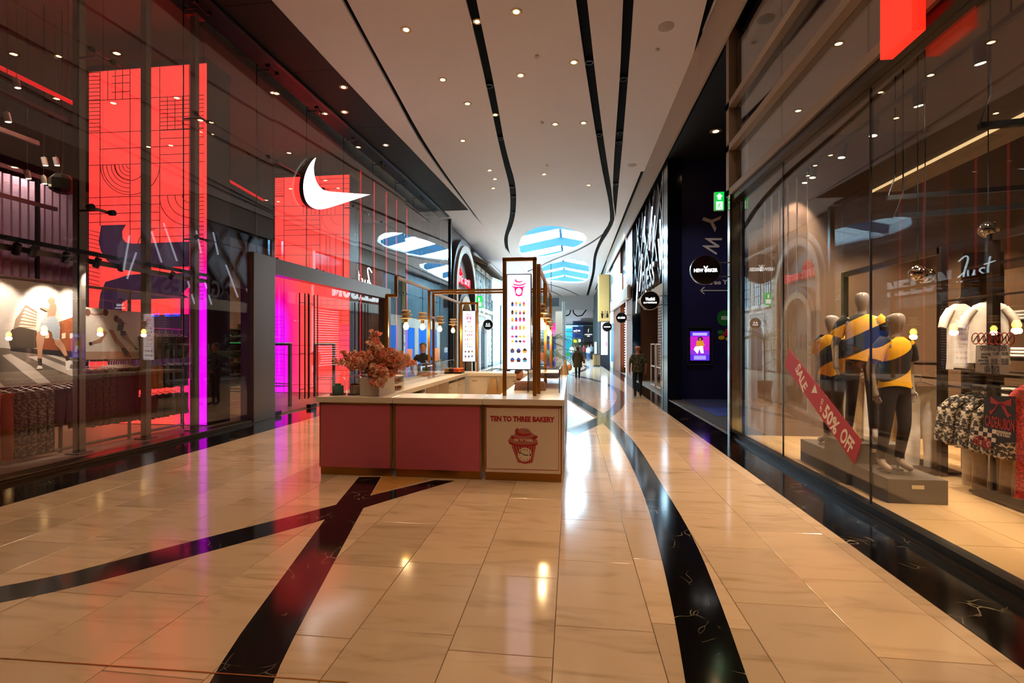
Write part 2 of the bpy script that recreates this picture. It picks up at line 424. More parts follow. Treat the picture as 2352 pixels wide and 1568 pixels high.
slot('s3', [(1323, 0), (1334.9, 92.4), (1354, 216.8), (1370, 318.8), (1386, 408), (1398.6, 462), (1401.8, 500), (1400, 511), (1394.4, 520.4), (1385, 534), (1374, 557), (1364.5, 581.6), (1361.8, 602), (1361, 622), (1355, 647), (1346, 683)],
     [(1349, 0), (1362, 127.5), (1376, 242), (1390.7, 350.7), (1405.6, 441), (1409, 480), (1412.8, 500), (1408, 516), (1394.4, 541), (1383.5, 555.8), (1374, 576), (1368.6, 595), (1368, 615.6), (1363, 642.9), (1350.5, 683)], 64)
slot('s4', [(1430.5, 0), (1426.7, 127.5), (1419.4, 239), (1411.4, 344), (1406.5, 441), (1411, 481)],
     [(1455.4, 0), (1449.7, 95.6), (1438.5, 229.5), (1429, 344), (1421, 424), (1414, 499)], 24)
slot('s5', [(1472, 393.7), (1429, 500), (1373, 647.6), (1366, 667)], [(1481.5, 393.7), (1436.6, 500), (1379.5, 640), (1368.5, 667)], 20, False)
slot('s6', [(1384, 537), (1363, 553), (1326.4, 573.5), (1289.7, 587.8), (1262.4, 598.6), (1239, 611), (1212, 622)], [(1384.5, 540.5), (1363, 557.5), (1326, 577), (1288, 591), (1262, 602), (1238.6, 613.5), (1212, 625)], 20, False)
slot('s7', [(1254, 650.5), (1293.7, 660), (1341, 683)], [(1254, 652.5), (1293.7, 662), (1339, 684)], 12, False)
slot('s8', [(1259.7, 664), (1299, 683.5)], [(1259.7, 666), (1298, 684.8)], 8, False)
slot('s9', [(1624, 0), (1612, 50), (1594, 120)], [(1643, 0), (1622, 52), (1596, 121)], 12)
SKY1 = cz(sky_px([(390, 440), (430, 330), (520, 240), (650, 170), (800, 140), (960, 140), (1060, 150), (1200, 180), (1350, 225), (1470, 270), (1525, 340), (1500, 420), (1400, 490), (1250, 550), (1050, 620), (850, 665), (650, 685), (480, 675), (400, 600), (385, 520)]))
SKY2 = cz(sky_px([(715, 900), (790, 835), (880, 785), (1000, 740), (1150, 710), (1300, 705), (1430, 715), (1520, 760), (1560, 850), (1570, 950), (1550, 1040), (1480, 1085), (1350, 1100), (1200, 1095), (1000, 1080), (850, 1065), (740, 1010)]))
CXL = [(-5.95, Y0), (-5.93, 8.9), (-5.8, 12.85), (-5.6, 16.25), (-5.3, 22), (-5.15, 25.6), (-4.75, 33), (-4.45, 40.5), (-4.2, 70)]
CXR = 2.87
YCE = 69.0
outer = CXL + [(3.3, 70), (2.95, 40), (CXR, 20), (CXR, Y0)]
outer[8] = (-4.2, YCE); outer[9] = (3.3, YCE)
loops = [outer, SKY1, SKY2] + [L + R[::-1] for L, R in slotL.values()]
pts = []; edges = []
for lp in loops:
    o = len(pts); pts += [Vector(p) for p in lp]; edges += [(o + i, o + (i + 1) % len(lp)) for i in range(len(lp))]
ov, oe, of, *_r = delaunay_2d_cdt(pts, edges, [], 0, 1e-5)
keep = []; dark = []
for f in of:
    cx = sum(ov[i].x for i in f) / len(f); cy = sum(ov[i].y for i in f) / len(f)
    if not inpoly(cx, cy, outer) or inpoly(cx, cy, SKY1) or inpoly(cx, cy, SKY2): continue
    (dark if any(inpoly(cx, cy, lp) for lp in loops[3:]) else keep).append(tuple(f))
def slab(faces, z0, z1):
    b = bmesh.new(); vm = {}
    for f in faces:
        vs = []
        for i in f:
            if i not in vm: vm[i] = b.verts.new((ov[i].x, ov[i].y, z0))
            vs.append(vm[i])
        try: b.faces.new(vs)
        except ValueError: pass
    g = bmesh.ops.extrude_face_region(b, geom=list(b.faces))
    for e in g['geom']:
        if isinstance(e, bmesh.types.BMVert): e.co.z = z1
    bmesh.ops.recalc_face_normals(b, faces=b.faces); me = bpy.data.meshes.new('ceiling'); b.to_mesh(me); b.free(); return me
M_CEIL = mat('ceiling_plaster', '#ece4ea', .65, var=.03, vscale=.6)
M_SLOT = mat('slot_black', '#030303', .8, spec=.1)
ceiling = struct(link('ceiling', slab(keep, ZC, ZC + .12), M_CEIL), 'pale plaster ceiling with black light slots')
link('light_slot', slab(dark, ZC + .07, ZC + .1), M_SLOT, ceiling)
tag(ceiling.children[0], 'black recessed slots curving along the ceiling')
# dark soffit panels along the left shopfront
M_SOFF = mat('bronze_soffit', '#241a14', .55, 0., spec=.2, var=.1, vscale=1.5)
GLX = [(-7.1, Y0), (-7.1, 9), (-7.05, 10.9), (-6.97, 12.8), (-6.88, 14.85), (-6.68, 18.8), (-6.5, 25.2)]
def gx(y):
    for (xa, ya), (xb, yb) in zip(GLX, GLX[1:]):
        if ya <= y <= yb: return xa + (xb - xa) * (y - ya) / (yb - ya)
    return GLX[-1][0]
def cl(y):
    for (xa, ya), (xb, yb) in zip(CXL, CXL[1:]):
        if ya <= y <= yb: return xa + (xb - xa) * (y - ya) / (yb - ya)
    return CXL[-1][0]
def soffit_y(u):   # joints seen in the photograph
    return u
jy = [Y0, -6, -3, 0, 3, 6, 9.0, 11.4, 14.6, 17.5, 21, 24.2, 28, 33, 40, 50, 60, 69]
for a, b in zip(jy, jy[1:]):
    gl = (lambda y: gx(y) - .25 if y < 25.3 else -6.9)
    MB().prism([(gl(a), a + .006), (cl(a) + .0, a + .006), (cl(b), b - .006), (gl(b), b - .006)], ZC - .02, ZC + .1).build('soffit_panel', M_SOFF if b < 27 else M_CEIL, ceiling)
# roof slab, outer walls and the fascia over the right shopfronts: keep daylight out except at the skylights
M_DARKW = mat('dark_wall', '#17120f', .7)
roof = MB()
for (x0, x1, y0, y1) in [(-18, 15, Y0 - .3, 25), (-18, -6, 25, 98), (3.8, 15, 25, 98), (-6, 3.8, 77, 98)]:
    roof.box(x0, x1, y0, y1, ZC + .45, ZC + .7)
struct(roof.build('roof', mat('roof_plaster', '#d8d4ce', .8)), 'roof slab above the mall ceiling')
sh = mat('shaft_white', '#e8ecee', .6)
struct(MB().box(-6.1, -6, 25, 77, ZC + .12, ZC + 1.6).box(3.8, 3.9, 25, 77, ZC + .12, ZC + 1.6).box(-6, 3.8, 24.9, 25, ZC + .12, ZC + 3).box(-6, 3.8, 77, 77.1, ZC + .12, ZC + 3).build('trim_1', sh), 'white rooflight upstands')
walls = [('wall_left', (-17.3, -17, Y0, 98)), ('wall_right', (15, 15.3, Y0, 98)), ('wall_back', (-17.3, 15.3, Y0 - .3, Y0)), ('wall_front', (-17.3, 15.3, 97.7, 98))]
for n, (a, b, c, d) in walls:
    struct(MB().box(a, b, c, d, -.3, ZC + .7).build(n, M_DARKW), n.replace('_', ' ') + ' of the hall')
M_FASC = mat('fascia_plaster', '#b8a89c', .6, var=.04)
fj = [Y0, -4, 0, 4, 8.2, 11.4, 14.5, 17.5, 22, 27, 33, 40]
fascia = struct(MB().box(2.93, 2.97, Y0, 40, 7.55, ZC + .1).build('trim_3', M_DARKW), 'fascia above the right shopfronts')
for a, b in zip(fj, fj[1:]):
    MB().box(2.87, 2.93, a + .005, b - .005, 7.5, ZC).build('fascia_panel', M_FASC, fascia, bevel=.004)
struct(MB().box(2.9, 4.2, 17, 70, ZC + .1, ZC + .13).build('trim_5', M_CEIL)); struct(MB().box(-7.2, -4.0, 24, 70, ZC + .1, ZC + .13).build('trim_6', M_CEIL))
# skylight beams, blue, gable shaped
M_BLUE = mat('blue_steel', '#052c40', .6, .0, spec=.2)
t = thing('rooflight', 'blue steel gable beams seen through the ceiling skylights', 'skylight')
xc = -.9
for k in range(8):
    y = 30.5 + k * 6.2
    MB().prism([(-6, 9.55), (xc, 10.5), (3.8, 9.55), (3.8, 10.2), (xc, 11.2), (-6, 10.2)], y - .12, y + .12, 'y').build('beam', M_BLUE, t)
    for q in (-.8, .8): MB().box(xc - .05, xc + .05, y + q - .03, y + q + .03, 11.1, 11.35).build('hanger', M_BLUE, t)
MB().box(xc - .1, xc + .1, 25, 77, 11.2, 11.4).build('ridge_beam', M_BLUE, t)
for k in range(22):
    for sx in (-6, 3.8): MB().bar((sx, 26 + k * 2.35, 10.25), (xc, 26 + k * 2.35, 11.3), .05, .05).build('glazing_bar', mat('white_steel', '#e4e8ea', .4), t)
# ---- downlights in the ceiling
M_LENS = mat('lamp_lens', '#fff2d8', .3, emit='#ffd9a0', es=26, var=0)
M_RING = mat('lamp_ring', '#c8a870', .35, .6)
M_HOLE = mat('lamp_dark', '#0a0a0a', .5)
me_ring = MB().lathe([(.06, .03), (.062, -.008), (.105, -.014), (.122, -.002), (.122, .03)], n=20).mesh('bezel')
me_lens = MB().lathe([(.063, .0), (.063, -.004), (.045, -.007), (.01, -.009)], n=16).mesh('lens')
def downlight(x, y, z=ZC, power=0, label=None, group='ceiling downlights', r=1., lens=M_LENS, col=WARM, ang=100):
    t = thing('ceiling_downlight', label or 'small round recessed downlight in the pale plaster ceiling', 'downlight', (x, y, z), group=group)
    link('bezel', me_ring, M_RING, t); link('lens', me_lens if lens is M_LENS else me_lens.copy(), lens, t)
    t.scale = (r, r, 1)
    if power: spot('downlight_lamp', (x, y, z - .05), power, col, ang, .8)
    return t
P_DL = 270; _dl = []
for (u, v) in [(933, 68), (1186, 27), (1196, 173), (1318, 143), (1017, 183), (1074, 238), (1275, 285), (1340, 282), (1063, 323), (1125, 391), (1137, 411), (1133, 432), (1250, 400), (1352, 425)]:
    p = atz(u, v, ZC); _dl.append(p)
for k, p in enumerate(sorted(_dl, key=lambda q: q.y)): downlight(p.x, p.y, power=P_DL, label='round recessed downlight in the pale ceiling, %s nearest the camera' % ORD[k])
for (x, y) in [(-3.6, 7.2), (-3.3, 4.2), (-1.2, 6.6), (.1, 4.6), (1.6, 7.6), (1.6, 3.6), (-1.3, 2.6), (-4.6, 1.6), (1.4, .4), (-2, -1), (-4.4, -3), (1.2, -3.6), (-1.6, -6)]:
    downlight(x, y, power=P_DL * .6, label='small round downlight in the ceiling above the photographer')
for (u, v) in [(789, 200), (791, 257), (886, 333), (505, 91), (513, 209)]:
    p = atz(u, v, ZC - .02)
    if p.x > gx(p.y): downlight(p.x, p.y, ZC - .02, power=120, r=.95, label='recessed downlight in the dark soffit along the glass shopfront', group='soffit downlights')
for (u, v) in [(1096, 49), (1138, 263)]:
    p = atz(u, v, ZC + .06); downlight(p.x, p.y, ZC + .055, power=200, r=.8, label='bright spot lamp recessed in the black ceiling slot', group='slot spots')
# unlit gimbals in the slots
for k, (u, v) in enumerate(sorted([(1353, 140), (1376, 307), (1432, 178), (1424, 303), (1421, 325), (1413, 421), (1124, 194), (1150, 315), (1176, 428), (1180, 450), (1180, 487)], key=lambda q: q[1])):
    p = atz(u, v, ZC + .06)
    t = tag(MB().lathe([(.06, .0), (.1, 0), (.1, -.05), (.085, -.05), (.08, -.01), (.0, -.005)], n=16).build('slot_gimbal', mat('gimbal_grey', '#2a2c2e', .35, .4), smooth=True, loc=p), 'unlit dark gimbal lamp in a black ceiling slot, %s from the top edge' % ORD[k], 'lamp', 'unlit gimbals in the slots')
for (u, v, r, nm, lb) in [(1530, 61, .17, 'ceiling_speaker', 'round pale speaker grille in the ceiling near the right fascia'), (1452, 379, .17, 'ceiling_speaker', 'flat round grille in the ceiling beside the forked slot')]:
    p = atz(u, v, ZC); tag(MB().lathe([(0, 0), (r, 0), (r, -.008), (r * .9, -.014), (.01, -.014)], n=24).build(nm, mat('grille_white', '#b8aca2', .6), smooth=True, loc=p), lb, 'speaker')
for k, (u, v) in enumerate([(1233, 128), (1510, 113), (1245, 281), (1257, 379)]):
    p = atz(u, v, ZC); tag(MB().lathe([(0, 0), (.05, 0), (.05, -.03), (.03, -.045), (.005, -.05)], n=14).build('smoke_detector', mat('detector_white', '#d8d4cc', .5), smooth=True, loc=p), 'small white smoke detector dome on the ceiling, %s from the camera' % ('second', 'first', 'third', 'fourth')[k], 'detector', 'ceiling detectors')
# ================================================================ LEFT: glass-fronted sports store
M_GLASS = glass('shop_glass', (.97, .985, .98), .105)
M_GLASS2 = glass('thin_glass', (.98, .99, .99), .04)
M_STEEL = mat('satin_steel', '#8d877f', .32, 1.)
M_POST = mat('post_grey', '#7d746c', .4, .4)
M_BLACKM = mat('black_metal', '#0d0c0c', .4, .3)
M_DARKIN = mat('store_dark', '#241a18', .8)
def pan(p, x): return tuple(atx(p[0], p[1], x)[1:])           # pixel -> (y,z) on a plane of constant x
def fac(p, y): q = aty(p[0], p[1], y); return (q.x, q.z)      # pixel -> (x,z) on a plane of constant y
# floor, ceiling and back wall of the store
M_CONC = mat('speckled_concrete', '#8c7464', .45, var=.25, vscale=60)
struct(MB().box(-16.9, -7.25, Y0 + .1, 25, -.011, .02).build('floor', M_CONC), 'speckled concrete floor of the sports store')
for k in range(5):
    x = -9.3 - k * .9
    struct(MB().box(x, x + .03, 10.5, 24.8, .018, .0225).build('trim_4', mat('floor_line_white', '#d8c8c0', .5)), 'thin pale line on the sports store floor')
struct(MB().box(-16.9, -7.66, Y0 + .1, 25.2, 8.35, 8.5).build('ceiling', mat('store_ceiling', '#6a4640', .8)), 'dark ceiling of the sports store')
struct(MB().box(-16.9, -7.0, 25.2, 25.4, 0, ZC).build('wall_end', M_DARKIN), 'dark end wall of the sports store')
M_PANEL = mat('rose_panel', '#8a6656', .7)
bw = struct(MB().box(-14.3, -14.1, Y0 + .1, 25.2, 0, 8.35).build('wall_store', M_DARKIN), 'back wall of the sports store')
for k in range(7):
    y = 12.2 + k * 1.8
    MB().box(-14.1, -14.06, y, y + 1.77, .1, 6.2).build('wall_panel', M_PANEL, bw)
# corrugated translucent cladding
M_CORR = mat('corrugated_cladding', '#9a7488', .3, .5, var=.1)
for (ya, yb, z0, z1) in [(1.5, 12, 2.3, 5.4)]:
    cw = thing('corrugated_screen', 'ribbed translucent cladding wall behind the runner poster', 'wall panel')
    y = ya
    while y < yb:
        mb = MB(); n = 24; vs = []; fs = []
        for i in range(n + 1):
            yy = y + 1.0 * i / n; xx = -12.0 + .03 * math.cos(i * 2 * PI / 4)
            vs += [(xx, yy, z0), (xx, yy, z1)]
        for i in range(n): fs.append((2 * i, 2 * i + 2, 2 * i + 3, 2 * i + 1))
        mb.add(vs, fs).build('corrugated_sheet', M_CORR, cw); MB().box(-11.96, -11.9, y - .03, y + .03, z0 - .1, z1 + .1).build('batten', M_BLACKM, cw)
        y += 1.0
    MB().box(-12.1, -11.9, ya, yb, 0, z0).build('plinth_wall', M_DARKIN, cw)
# sill
sill = thing('shopfront_sill', 'long bronze sill under the sports store glass', 'sill')
for (a, b) in [(Y0 + .2, 9.9), (17.4, 25.1)]:
    MB().prism([(gx(a) - .2, a), (gx(a) + .08, a), (gx(b) + .08, b), (gx(b) - .2, b)], .002, .07).build('sill_bar', mat('bronze_sill', '#4a3826', .3, .8), sill, bevel=.01)
    MB().prism([(gx(a) + .08, a), (gx(a) + .14, a), (gx(b) + .14, b), (gx(b) + .08, b)], .002, .03).build('sill_track', mat('bronze_sill'), sill)
# glazing: tall panes, glass fins, clamp fittings
jt = [.4, 2.45, 4.5, 6.57, 8.6, 10.75, 12.8, 14.85, 16.9, 18.95, 21.0, 23.05, 25.1]
ZG = [.07, 3.8, 6.15, 8.5]
gz = thing('glass_facade', 'tall frameless glass facade of the sports store with white logo', 'shopfront')
M_EDGE = mat('glass_edge_green', '#12241f', .15, var=0)
def clamp(y, z, big=1.):
    x = gx(y); t = MB()
    t.tube([(x - .06, y - .2, z), (x - .06, y + .2, z)], .024, 8); t.tube([(x - .06, y, z), (x - .4, y, z)], .018, 8)
    for sgn in (-1, 1): t.lathe([(.0, -.05), (.04, -.05), (.045, -.02), (.045, .03), (0, .03)], (x - .02, y + sgn * .17, z), 10, 'x')
    t.build('clamp_fitting', mat('dark_chrome', '#4a4640', .25, 1.), gz, smooth=True)
for a, b in zip(jt, jt[1:]):
    for i, (z0, z1) in enumerate(zip(ZG, ZG[1:])):
        if i == 0 and 10 < (a + b) / 2 < 17: continue
        xa, xb = gx(a), gx(b)
        MB().prism([(xa - .008, a + .006), (xa + .008, a + .006), (xb + .008, b - .006), (xb - .008, b - .006)], z0 + .006, z1 - .006).build('glass_pane', M_GLASS, gz)
    MB().prism([(gx(a) - .5, a), (gx(a) + .06, a), (gx(b) + .06, b), (gx(b) - .5, b)], 8.502, 8.578).build('head_filler', M_BLACKM, gz)  # dark filler added over the gap where the lit roof showed
    x = gx(b)
    MB().box(x - .42, x - .03, b - .007, b + .007, .1 if not 10.5 < b < 17 else 3.85, 8.45).build('glass_fin', M_GLASS2, gz)
    MB().box(x - .435, x - .42, b - .008, b + .008, .1 if not 10.5 < b < 17 else 3.85, 8.45).build('fin_edge', M_EDGE, gz)
    if b > 6:
        for z in (ZG[1:3] + [8.3]): clamp(b, z)
# entrance portal
M_PORT = mat('portal_grey', '#6f6862', .28, .6)
por = thing('entrance_portal', 'grey metal entrance portal with glass doors under the logo', 'doorway')
MB().box(-7.3, -6.98, 9.93, 10.72, .0, 3.8).build('jamb', M_PORT, por, bevel=.01)
MB().prism([(-7.3, 10.72), (-7.02, 10.72), (gx(17.4) + .05, 17.4), (gx(17.4) - .25, 17.4)], 3.42, 3.8).build('transom_beam', M_PORT, por)
MB().prism([(-7.3, 17.0), (-6.72, 17.0), (gx(17.4) + .05, 17.4), (gx(17.4) - .25, 17.4)], 0, 3.42).build('jamb', M_PORT, por)
M_HAND = mat('dark_bronze_handle', '#3a2c28', .3, .8)
dj = [10.78, 12.3, 13.8, 15.3, 16.95]
for i, (a, b) in enumerate(zip(dj, dj[1:])):
    xa, xb = gx(a) - .1, gx(b) - .1
    d = MB().prism([(xa - .006, a + .01), (xa + .006, a + .01), (xb + .006, b - .01), (xb - .006, b - .01)], .03, 3.4).build('door_leaf', M_GLASS2, por)
    yh = b - .22 if i % 2 == 0 else a + .22; x = gx(yh)
    h = MB()
    for o in (-.05, -.15):
        h.tube([(x + o + .12, yh, .3), (x + o + .12, yh, 3.1)], .014, 8)
    for q in (-.13, .13): h.tube([(x - .1, yh + q, .3), (x - .1, yh + q, 3.1)], .016, 8)
    for z in (.55, 1.5, 2.85): h.tube([(x - .1, yh - .13, z), (x - .1, yh + .13, z)], .012, 6)
    h.build('pull_handle', M_HAND, d, smooth=True)
    MB().box(min(xa, xb) - .03, max(xa, xb) + .03, a + .02, a + .32, .02, .12).build('floor_clamp', M_HAND, d)
# logo on the glass
sw_px = [(658, 143), (646, 185), (648, 230), (660, 272), (682, 303), (707, 320), (800, 328), (947, 338), (880, 359), (780, 392), (705, 415), (665, 417), (635, 405), (610, 380), (596, 340), (592, 290), (600, 240), (615, 200), (638, 160)]
sw = [pan((440 + x / 2.306, 300 + y / 2.306), -6.86) for x, y in sw_px]
def smooth_closed(P, it=2, sharp=()):
    P = [Vector(p) for p in P]; S = [i in sharp for i in range(len(P))]
    for _ in range(it):
        o = []; so = []; n = len(P)
        for i in range(n):
            if S[i]: o.append(P[i]); so.append(True)
            else:
                o += [P[i].lerp(P[i - 1], .25), P[i].lerp(P[(i + 1) % n], .25)]; so += [False, False]
        P, S = o, so
    return [tuple(p) for p in P]
sw = smooth_closed(sw, 2, (0, 7))
lg = thing('logo_sign', 'big glowing white swoosh logo hung on the glass facade', 'sign')
MB().prism(sw, -6.98, -6.87, 'x').build('logo_body', mat('logo_side', '#15131c', .4), lg)
MB().prism(sw, -6.87, -6.855, 'x').build('logo_face', mat('logo_white', '#ffffff', .4, emit='#ffffff', es=1.6, var=0), lg)
# ---- LED columns
def led_mat(name, flip):
    m = bpy.data.materials.new(name); m.use_nodes = True; nt = m.node_tree; b = nt.nodes['Principled BSDF']
    tc = nt.nodes.new('ShaderNodeTexCoord'); sp = nt.nodes.new('ShaderNodeSeparateXYZ'); nt.links.new(tc.outputs['Generated'], sp.inputs[0])
    def rng(sock, a, bb):
        k = nt.nodes.new('ShaderNodeMapRange'); k.interpolation_type = 'SMOOTHSTEP'
        k.inputs['From Min'].default_value = a; k.inputs['From Max'].default_value = bb; nt.links.new(sock, k.inputs['Value']); return k.outputs[0]
    fx = rng(sp.outputs['X'], *((.42, .02) if flip else (.70, 1.0))); fz = rng(sp.outputs['Z'], .62, .28)
    mu = nt.nodes.new('ShaderNodeMath'); mu.operation = 'MULTIPLY'; nt.links.new(fx, mu.inputs[0]); nt.links.new(fz, mu.inputs[1])
    r = nt.nodes.new('ShaderNodeValToRGB'); e = r.color_ramp.elements
    e[0].color = (*lin('#ff3b36'), 1); e[1].color = (*lin('#e800ff'), 1); x = e.new(.5); x.color = (*lin('#ff0078'), 1)
    nt.links.new(mu.outputs[0], r.inputs[0])
    b.inputs['Base Color'].default_value = (.01, .01, .01, 1); b.inputs['Roughness'].default_value = .5
    nt.links.new(r.outputs[0], b.inputs['Emission Color']); b.inputs['Emission Strength'].default_value = 1.6
    return m
M_LLINE = mat('led_line', '#4a0a1c', .6, var=0)
M_NAVY = mat('led_navy', '#2a1830', .6, emit='#3a1f40', es=.55, var=0)
def led_column(y, x0, x1, flip, label):
    t = thing('led_column', label, 'screen')
    MB().box(x0, x1, y + .02, y + .72, 0, 7.72).build('column_body', mat('column_dark', '#0f0b10', .3), t)
    MB().box(x0, x1, y, y + .02, .04, 7.68).build('screen_panel', led_mat('led_screen_%d' % flip, flip), t)
    MB().box(x0 - .02, x1 + .02, y - .02, y + .74, 7.68, 7.8).build('cap', mat('column_cap', '#3a3638', .4), t)
    return t
YL = 9.35
L1 = led_column(YL, -10.45, -7.66, 0, 'tall red screen column near the glass with navy letter shapes')
def ln(mb, pts, y, w=.012):
    for a, b in zip(pts, pts[1:]):
        mb.bar((a[0], y, a[1]), (b[0], y, b[1]), .006, w, (0, 0, 1) if abs(a[0] - b[0]) > abs(a[1] - b[1]) else (1, 0, 0))
def s1(x, y): return fac((200 + x / 2.571, 130 + y / 2.571), YL)
mb = MB(); Y_ = YL - .004
for pts in [[(430, 50), (430, 1320)], [(255, 60), (255, 1320)], [(78, 70), (78, 1000)], [(605, 36), (605, 1568)], [(10, 262), (690, 228)], [(10, 452), (690, 426)], [(78, 547), (690, 520)], [(10, 643), (690, 620)], [(430, 580), (690, 570)], [(430, 485), (690, 474)],
            [(10, 834), (690, 812)], [(10, 882), (430, 870)], [(10, 930), (430, 918)], [(10, 980), (430, 966)], [(250, 1018), (690, 1005)], [(400, 1064), (690, 1054)],
            [(145, 118), (255, 108)], [(145, 160), (255, 154)], [(145, 212), (255, 205)], [(168, 66), (168, 258)], [(211, 64), (211, 256)], [(123, 68), (123, 260)],
            [(475, 238), (475, 432)], [(520, 236), (520, 430)], [(565, 234), (565, 428)]]:
    ln(mb, [s1(*p) for p in pts], Y_)
for k in range(8): ln(mb, [s1(430, 266 + k * 24), s1(690, 252 + k * 24)], Y_)
for k in range(16): ln(mb, [s1(8, 96 + k * 23), s1(76, 93 + k * 23)], Y_)
for k in range(14): ln(mb, [s1(8, 1024 + k * 24), s1(76, 1040 + k * 24)], Y_)
for k in range(26): ln(mb, [s1(606, 834 + k * 24), s1(690, 830 + k * 24)], Y_)
def arcp(cx, cy, r, a0, a1, n=14): return [s1(cx + r * math.cos(a0 + (a1 - a0) * i / n), cy + r * math.sin(a0 + (a1 - a0) * i / n)) for i in range(n + 1)]
for r in (20, 42, 64, 86, 110, 136, 160): ln(mb, arcp(253, 640, r, PI / 2, PI), Y_)
for r in (92, 176): ln(mb, arcp(255, 640, r, 0, PI), Y_)
for r in (42, 86, 130, 178): ln(mb, arcp(606, 820, r, PI / 2, PI), Y_)
for r in (60, 100): ln(mb, arcp(400, 1120, r, PI, 1.5 * PI), Y_)
mb.build('pattern_lines', M_LLINE, L1)
for sh_ in ([(85, 996), (230, 992), (208, 1030), (210, 1070), (228, 1096), (270, 1104), (606, 1092), (606, 1240), (250, 1246), (185, 1240), (120, 1205), (84, 1150), (70, 1090)],
            [(110, 1330), (180, 1310), (240, 1290), (300, 1284), (606, 1276), (606, 1352), (560, 1400), (606, 1424), (240, 1436), (210, 1450), (205, 1490), (70, 1482), (80, 1400)],
            [(70, 1482), (205, 1490), (215, 1530), (606, 1520), (606, 1900), (240, 1910), (140, 1850), (80, 1700)]):
    MB().prism([s1(*p) for p in sh_], Y_ - .004, Y_ + .002, 'y').build('letter_shape', M_NAVY, L1)
MB().prism([s1(*p) for p in [(120, 1210), (250, 1246), (606, 1240), (606, 1248), (250, 1256), (140, 1232)]], Y_ - .006, Y_, 'y').build('letter_rim', mat('led_red_rim', '#ff2020', .5, emit='#ff1a2a', es=1.2, var=0), L1)
text('ticker', 'FOR ALL ACT    BELONG', .1, mat('ticker_blue', '#1030ff', .5, emit='#1850ff', es=2, var=0), (*s1(420, 1525)[:1], Y_ - .012, s1(420, 1525)[1]), FRONT, L1, depth=.004, fit=(1.1, .07))
L2 = led_column(16.1, -10.5, -7.7, 1, 'red and magenta screen column standing behind the glass doors')
mb = MB(); Y_ = 16.096
def s2(x, y): return fac((620 + x / 2.6125, 360 + y / 2.6125), 16.1)
for pts in [[(85, 110), (85, 1420)], [(300, 108), (300, 740)], [(440, 104), (440, 740)], [(478, 100), (478, 1400)], [(30, 238), (85, 236)], [(300, 135), (478, 130)], [(300, 165), (478, 160)], [(300, 195), (478, 190)], [(30, 298), (478, 290)], [(30, 356), (478, 348)], [(85, 382), (300, 378)], [(85, 412), (300, 408)], [(85, 440), (300, 436)],
            [(30, 474), (478, 464)], [(30, 534), (300, 530)], [(30, 590), (478, 588)], [(30, 1130), (290, 1132)], [(30, 1186), (290, 1186)], [(30, 1370), (360, 1362)], [(360, 470), (360, 740)], [(338, 470), (338, 740)], [(395, 470), (395, 740)]]:
    ln(mb, [s2(*p) for p in pts], Y_, .016)
for k in range(9): ln(mb, [s2(30, 130 + 13 * k), s2(85, 130 + 13 * k)], Y_)
for k in range(20): ln(mb, [s2(30, 960 + 22 * k), s2(82, 960 + 22 * k)], Y_)
for k in range(9): ln(mb, [s2(200 + 24 * k, 290), s2(200 + 24 * k, 348)], Y_); ln(mb, [s2(215 + 22 * k, 590), s2(215 + 22 * k, 720)], Y_)
for k in range(16): ln(mb, [s2(300, 860 + 30 * k), s2(478, 862 + 30 * k)], Y_)
for r in (60, 115):
    ln(mb, [s2(425 + r * math.cos(PI / 2 + PI / 2 * i / 12), 350 + r * math.sin(PI / 2 + PI / 2 * i / 12)) for i in range(13)], Y_)
mb.build('pattern_lines', M_LLINE, L2)
# red light strips further in
for k, (u, v) in enumerate([(829, 421), (860, 445), (888, 465), (911, 485), (935, 500)]):
    p = atx(u, v, -7.95)
    tag(MB().box(-7.98, -7.94, p.y - .02, p.y + .02, .02, 8.35).build('red_light_strip', mat('red_strip', '#ff2030', .5, emit='#ff1a26', es=.5, var=0)), 'thin vertical red light strip, number %s from the door behind the glass' % ('one', 'two', 'three', 'four', 'five')[k], 'light strip', 'red light strips')
for k, (a, b) in enumerate([((0, 155), (178, 242)), ((527, 415), (605, 460))]):
    p, q = (atx(*a, -9.6), atx(*b, -9.6)) if k == 0 else (atx(*a, -10.8), atx(*b, -10.8))
    p = p - (q - p) * .4
    _o = tag(MB().bar(p, q, .07, .05).build('red_light_rail', mat('red_strip')), ('long red light rail high up behind the runner poster' if k == 0 else 'short red light rail seen right of the dark column'), 'light strip')
    for f in (.1, .9): _q = p.lerp(q, f); MB().tube([_q, (_q.x, _q.y, 8.36)], .008, 5).build('drop_rod', M_BLACKM, _o)
# steel posts behind the glass
for k, (x, y) in enumerate([(-7.73, 6.76), (-7.75, 7.99), (-7.5, 8.85), (-7.73, 4.6)]):
    t = thing('steel_post', ['grey steel post with foot plate left of the red screen', 'grey steel post standing in front of the red screen', 'grey steel post at the magenta screen edge', 'grey steel post left of the runner poster'][k], 'post', (x, y, .02), group='steel posts behind the glass')
    MB().box(-.055, .055, -.055, .055, 0, 8.3).build('shaft', M_POST, t)
    MB().box(-.12, .12, -.12, .12, 0, .02).build('foot_plate', M_POST, t); MB().box(-.12, .12, -.12, .12, 8.27, 8.31).build('head_plate', mat('red_plate', '#b03030', .5), t)
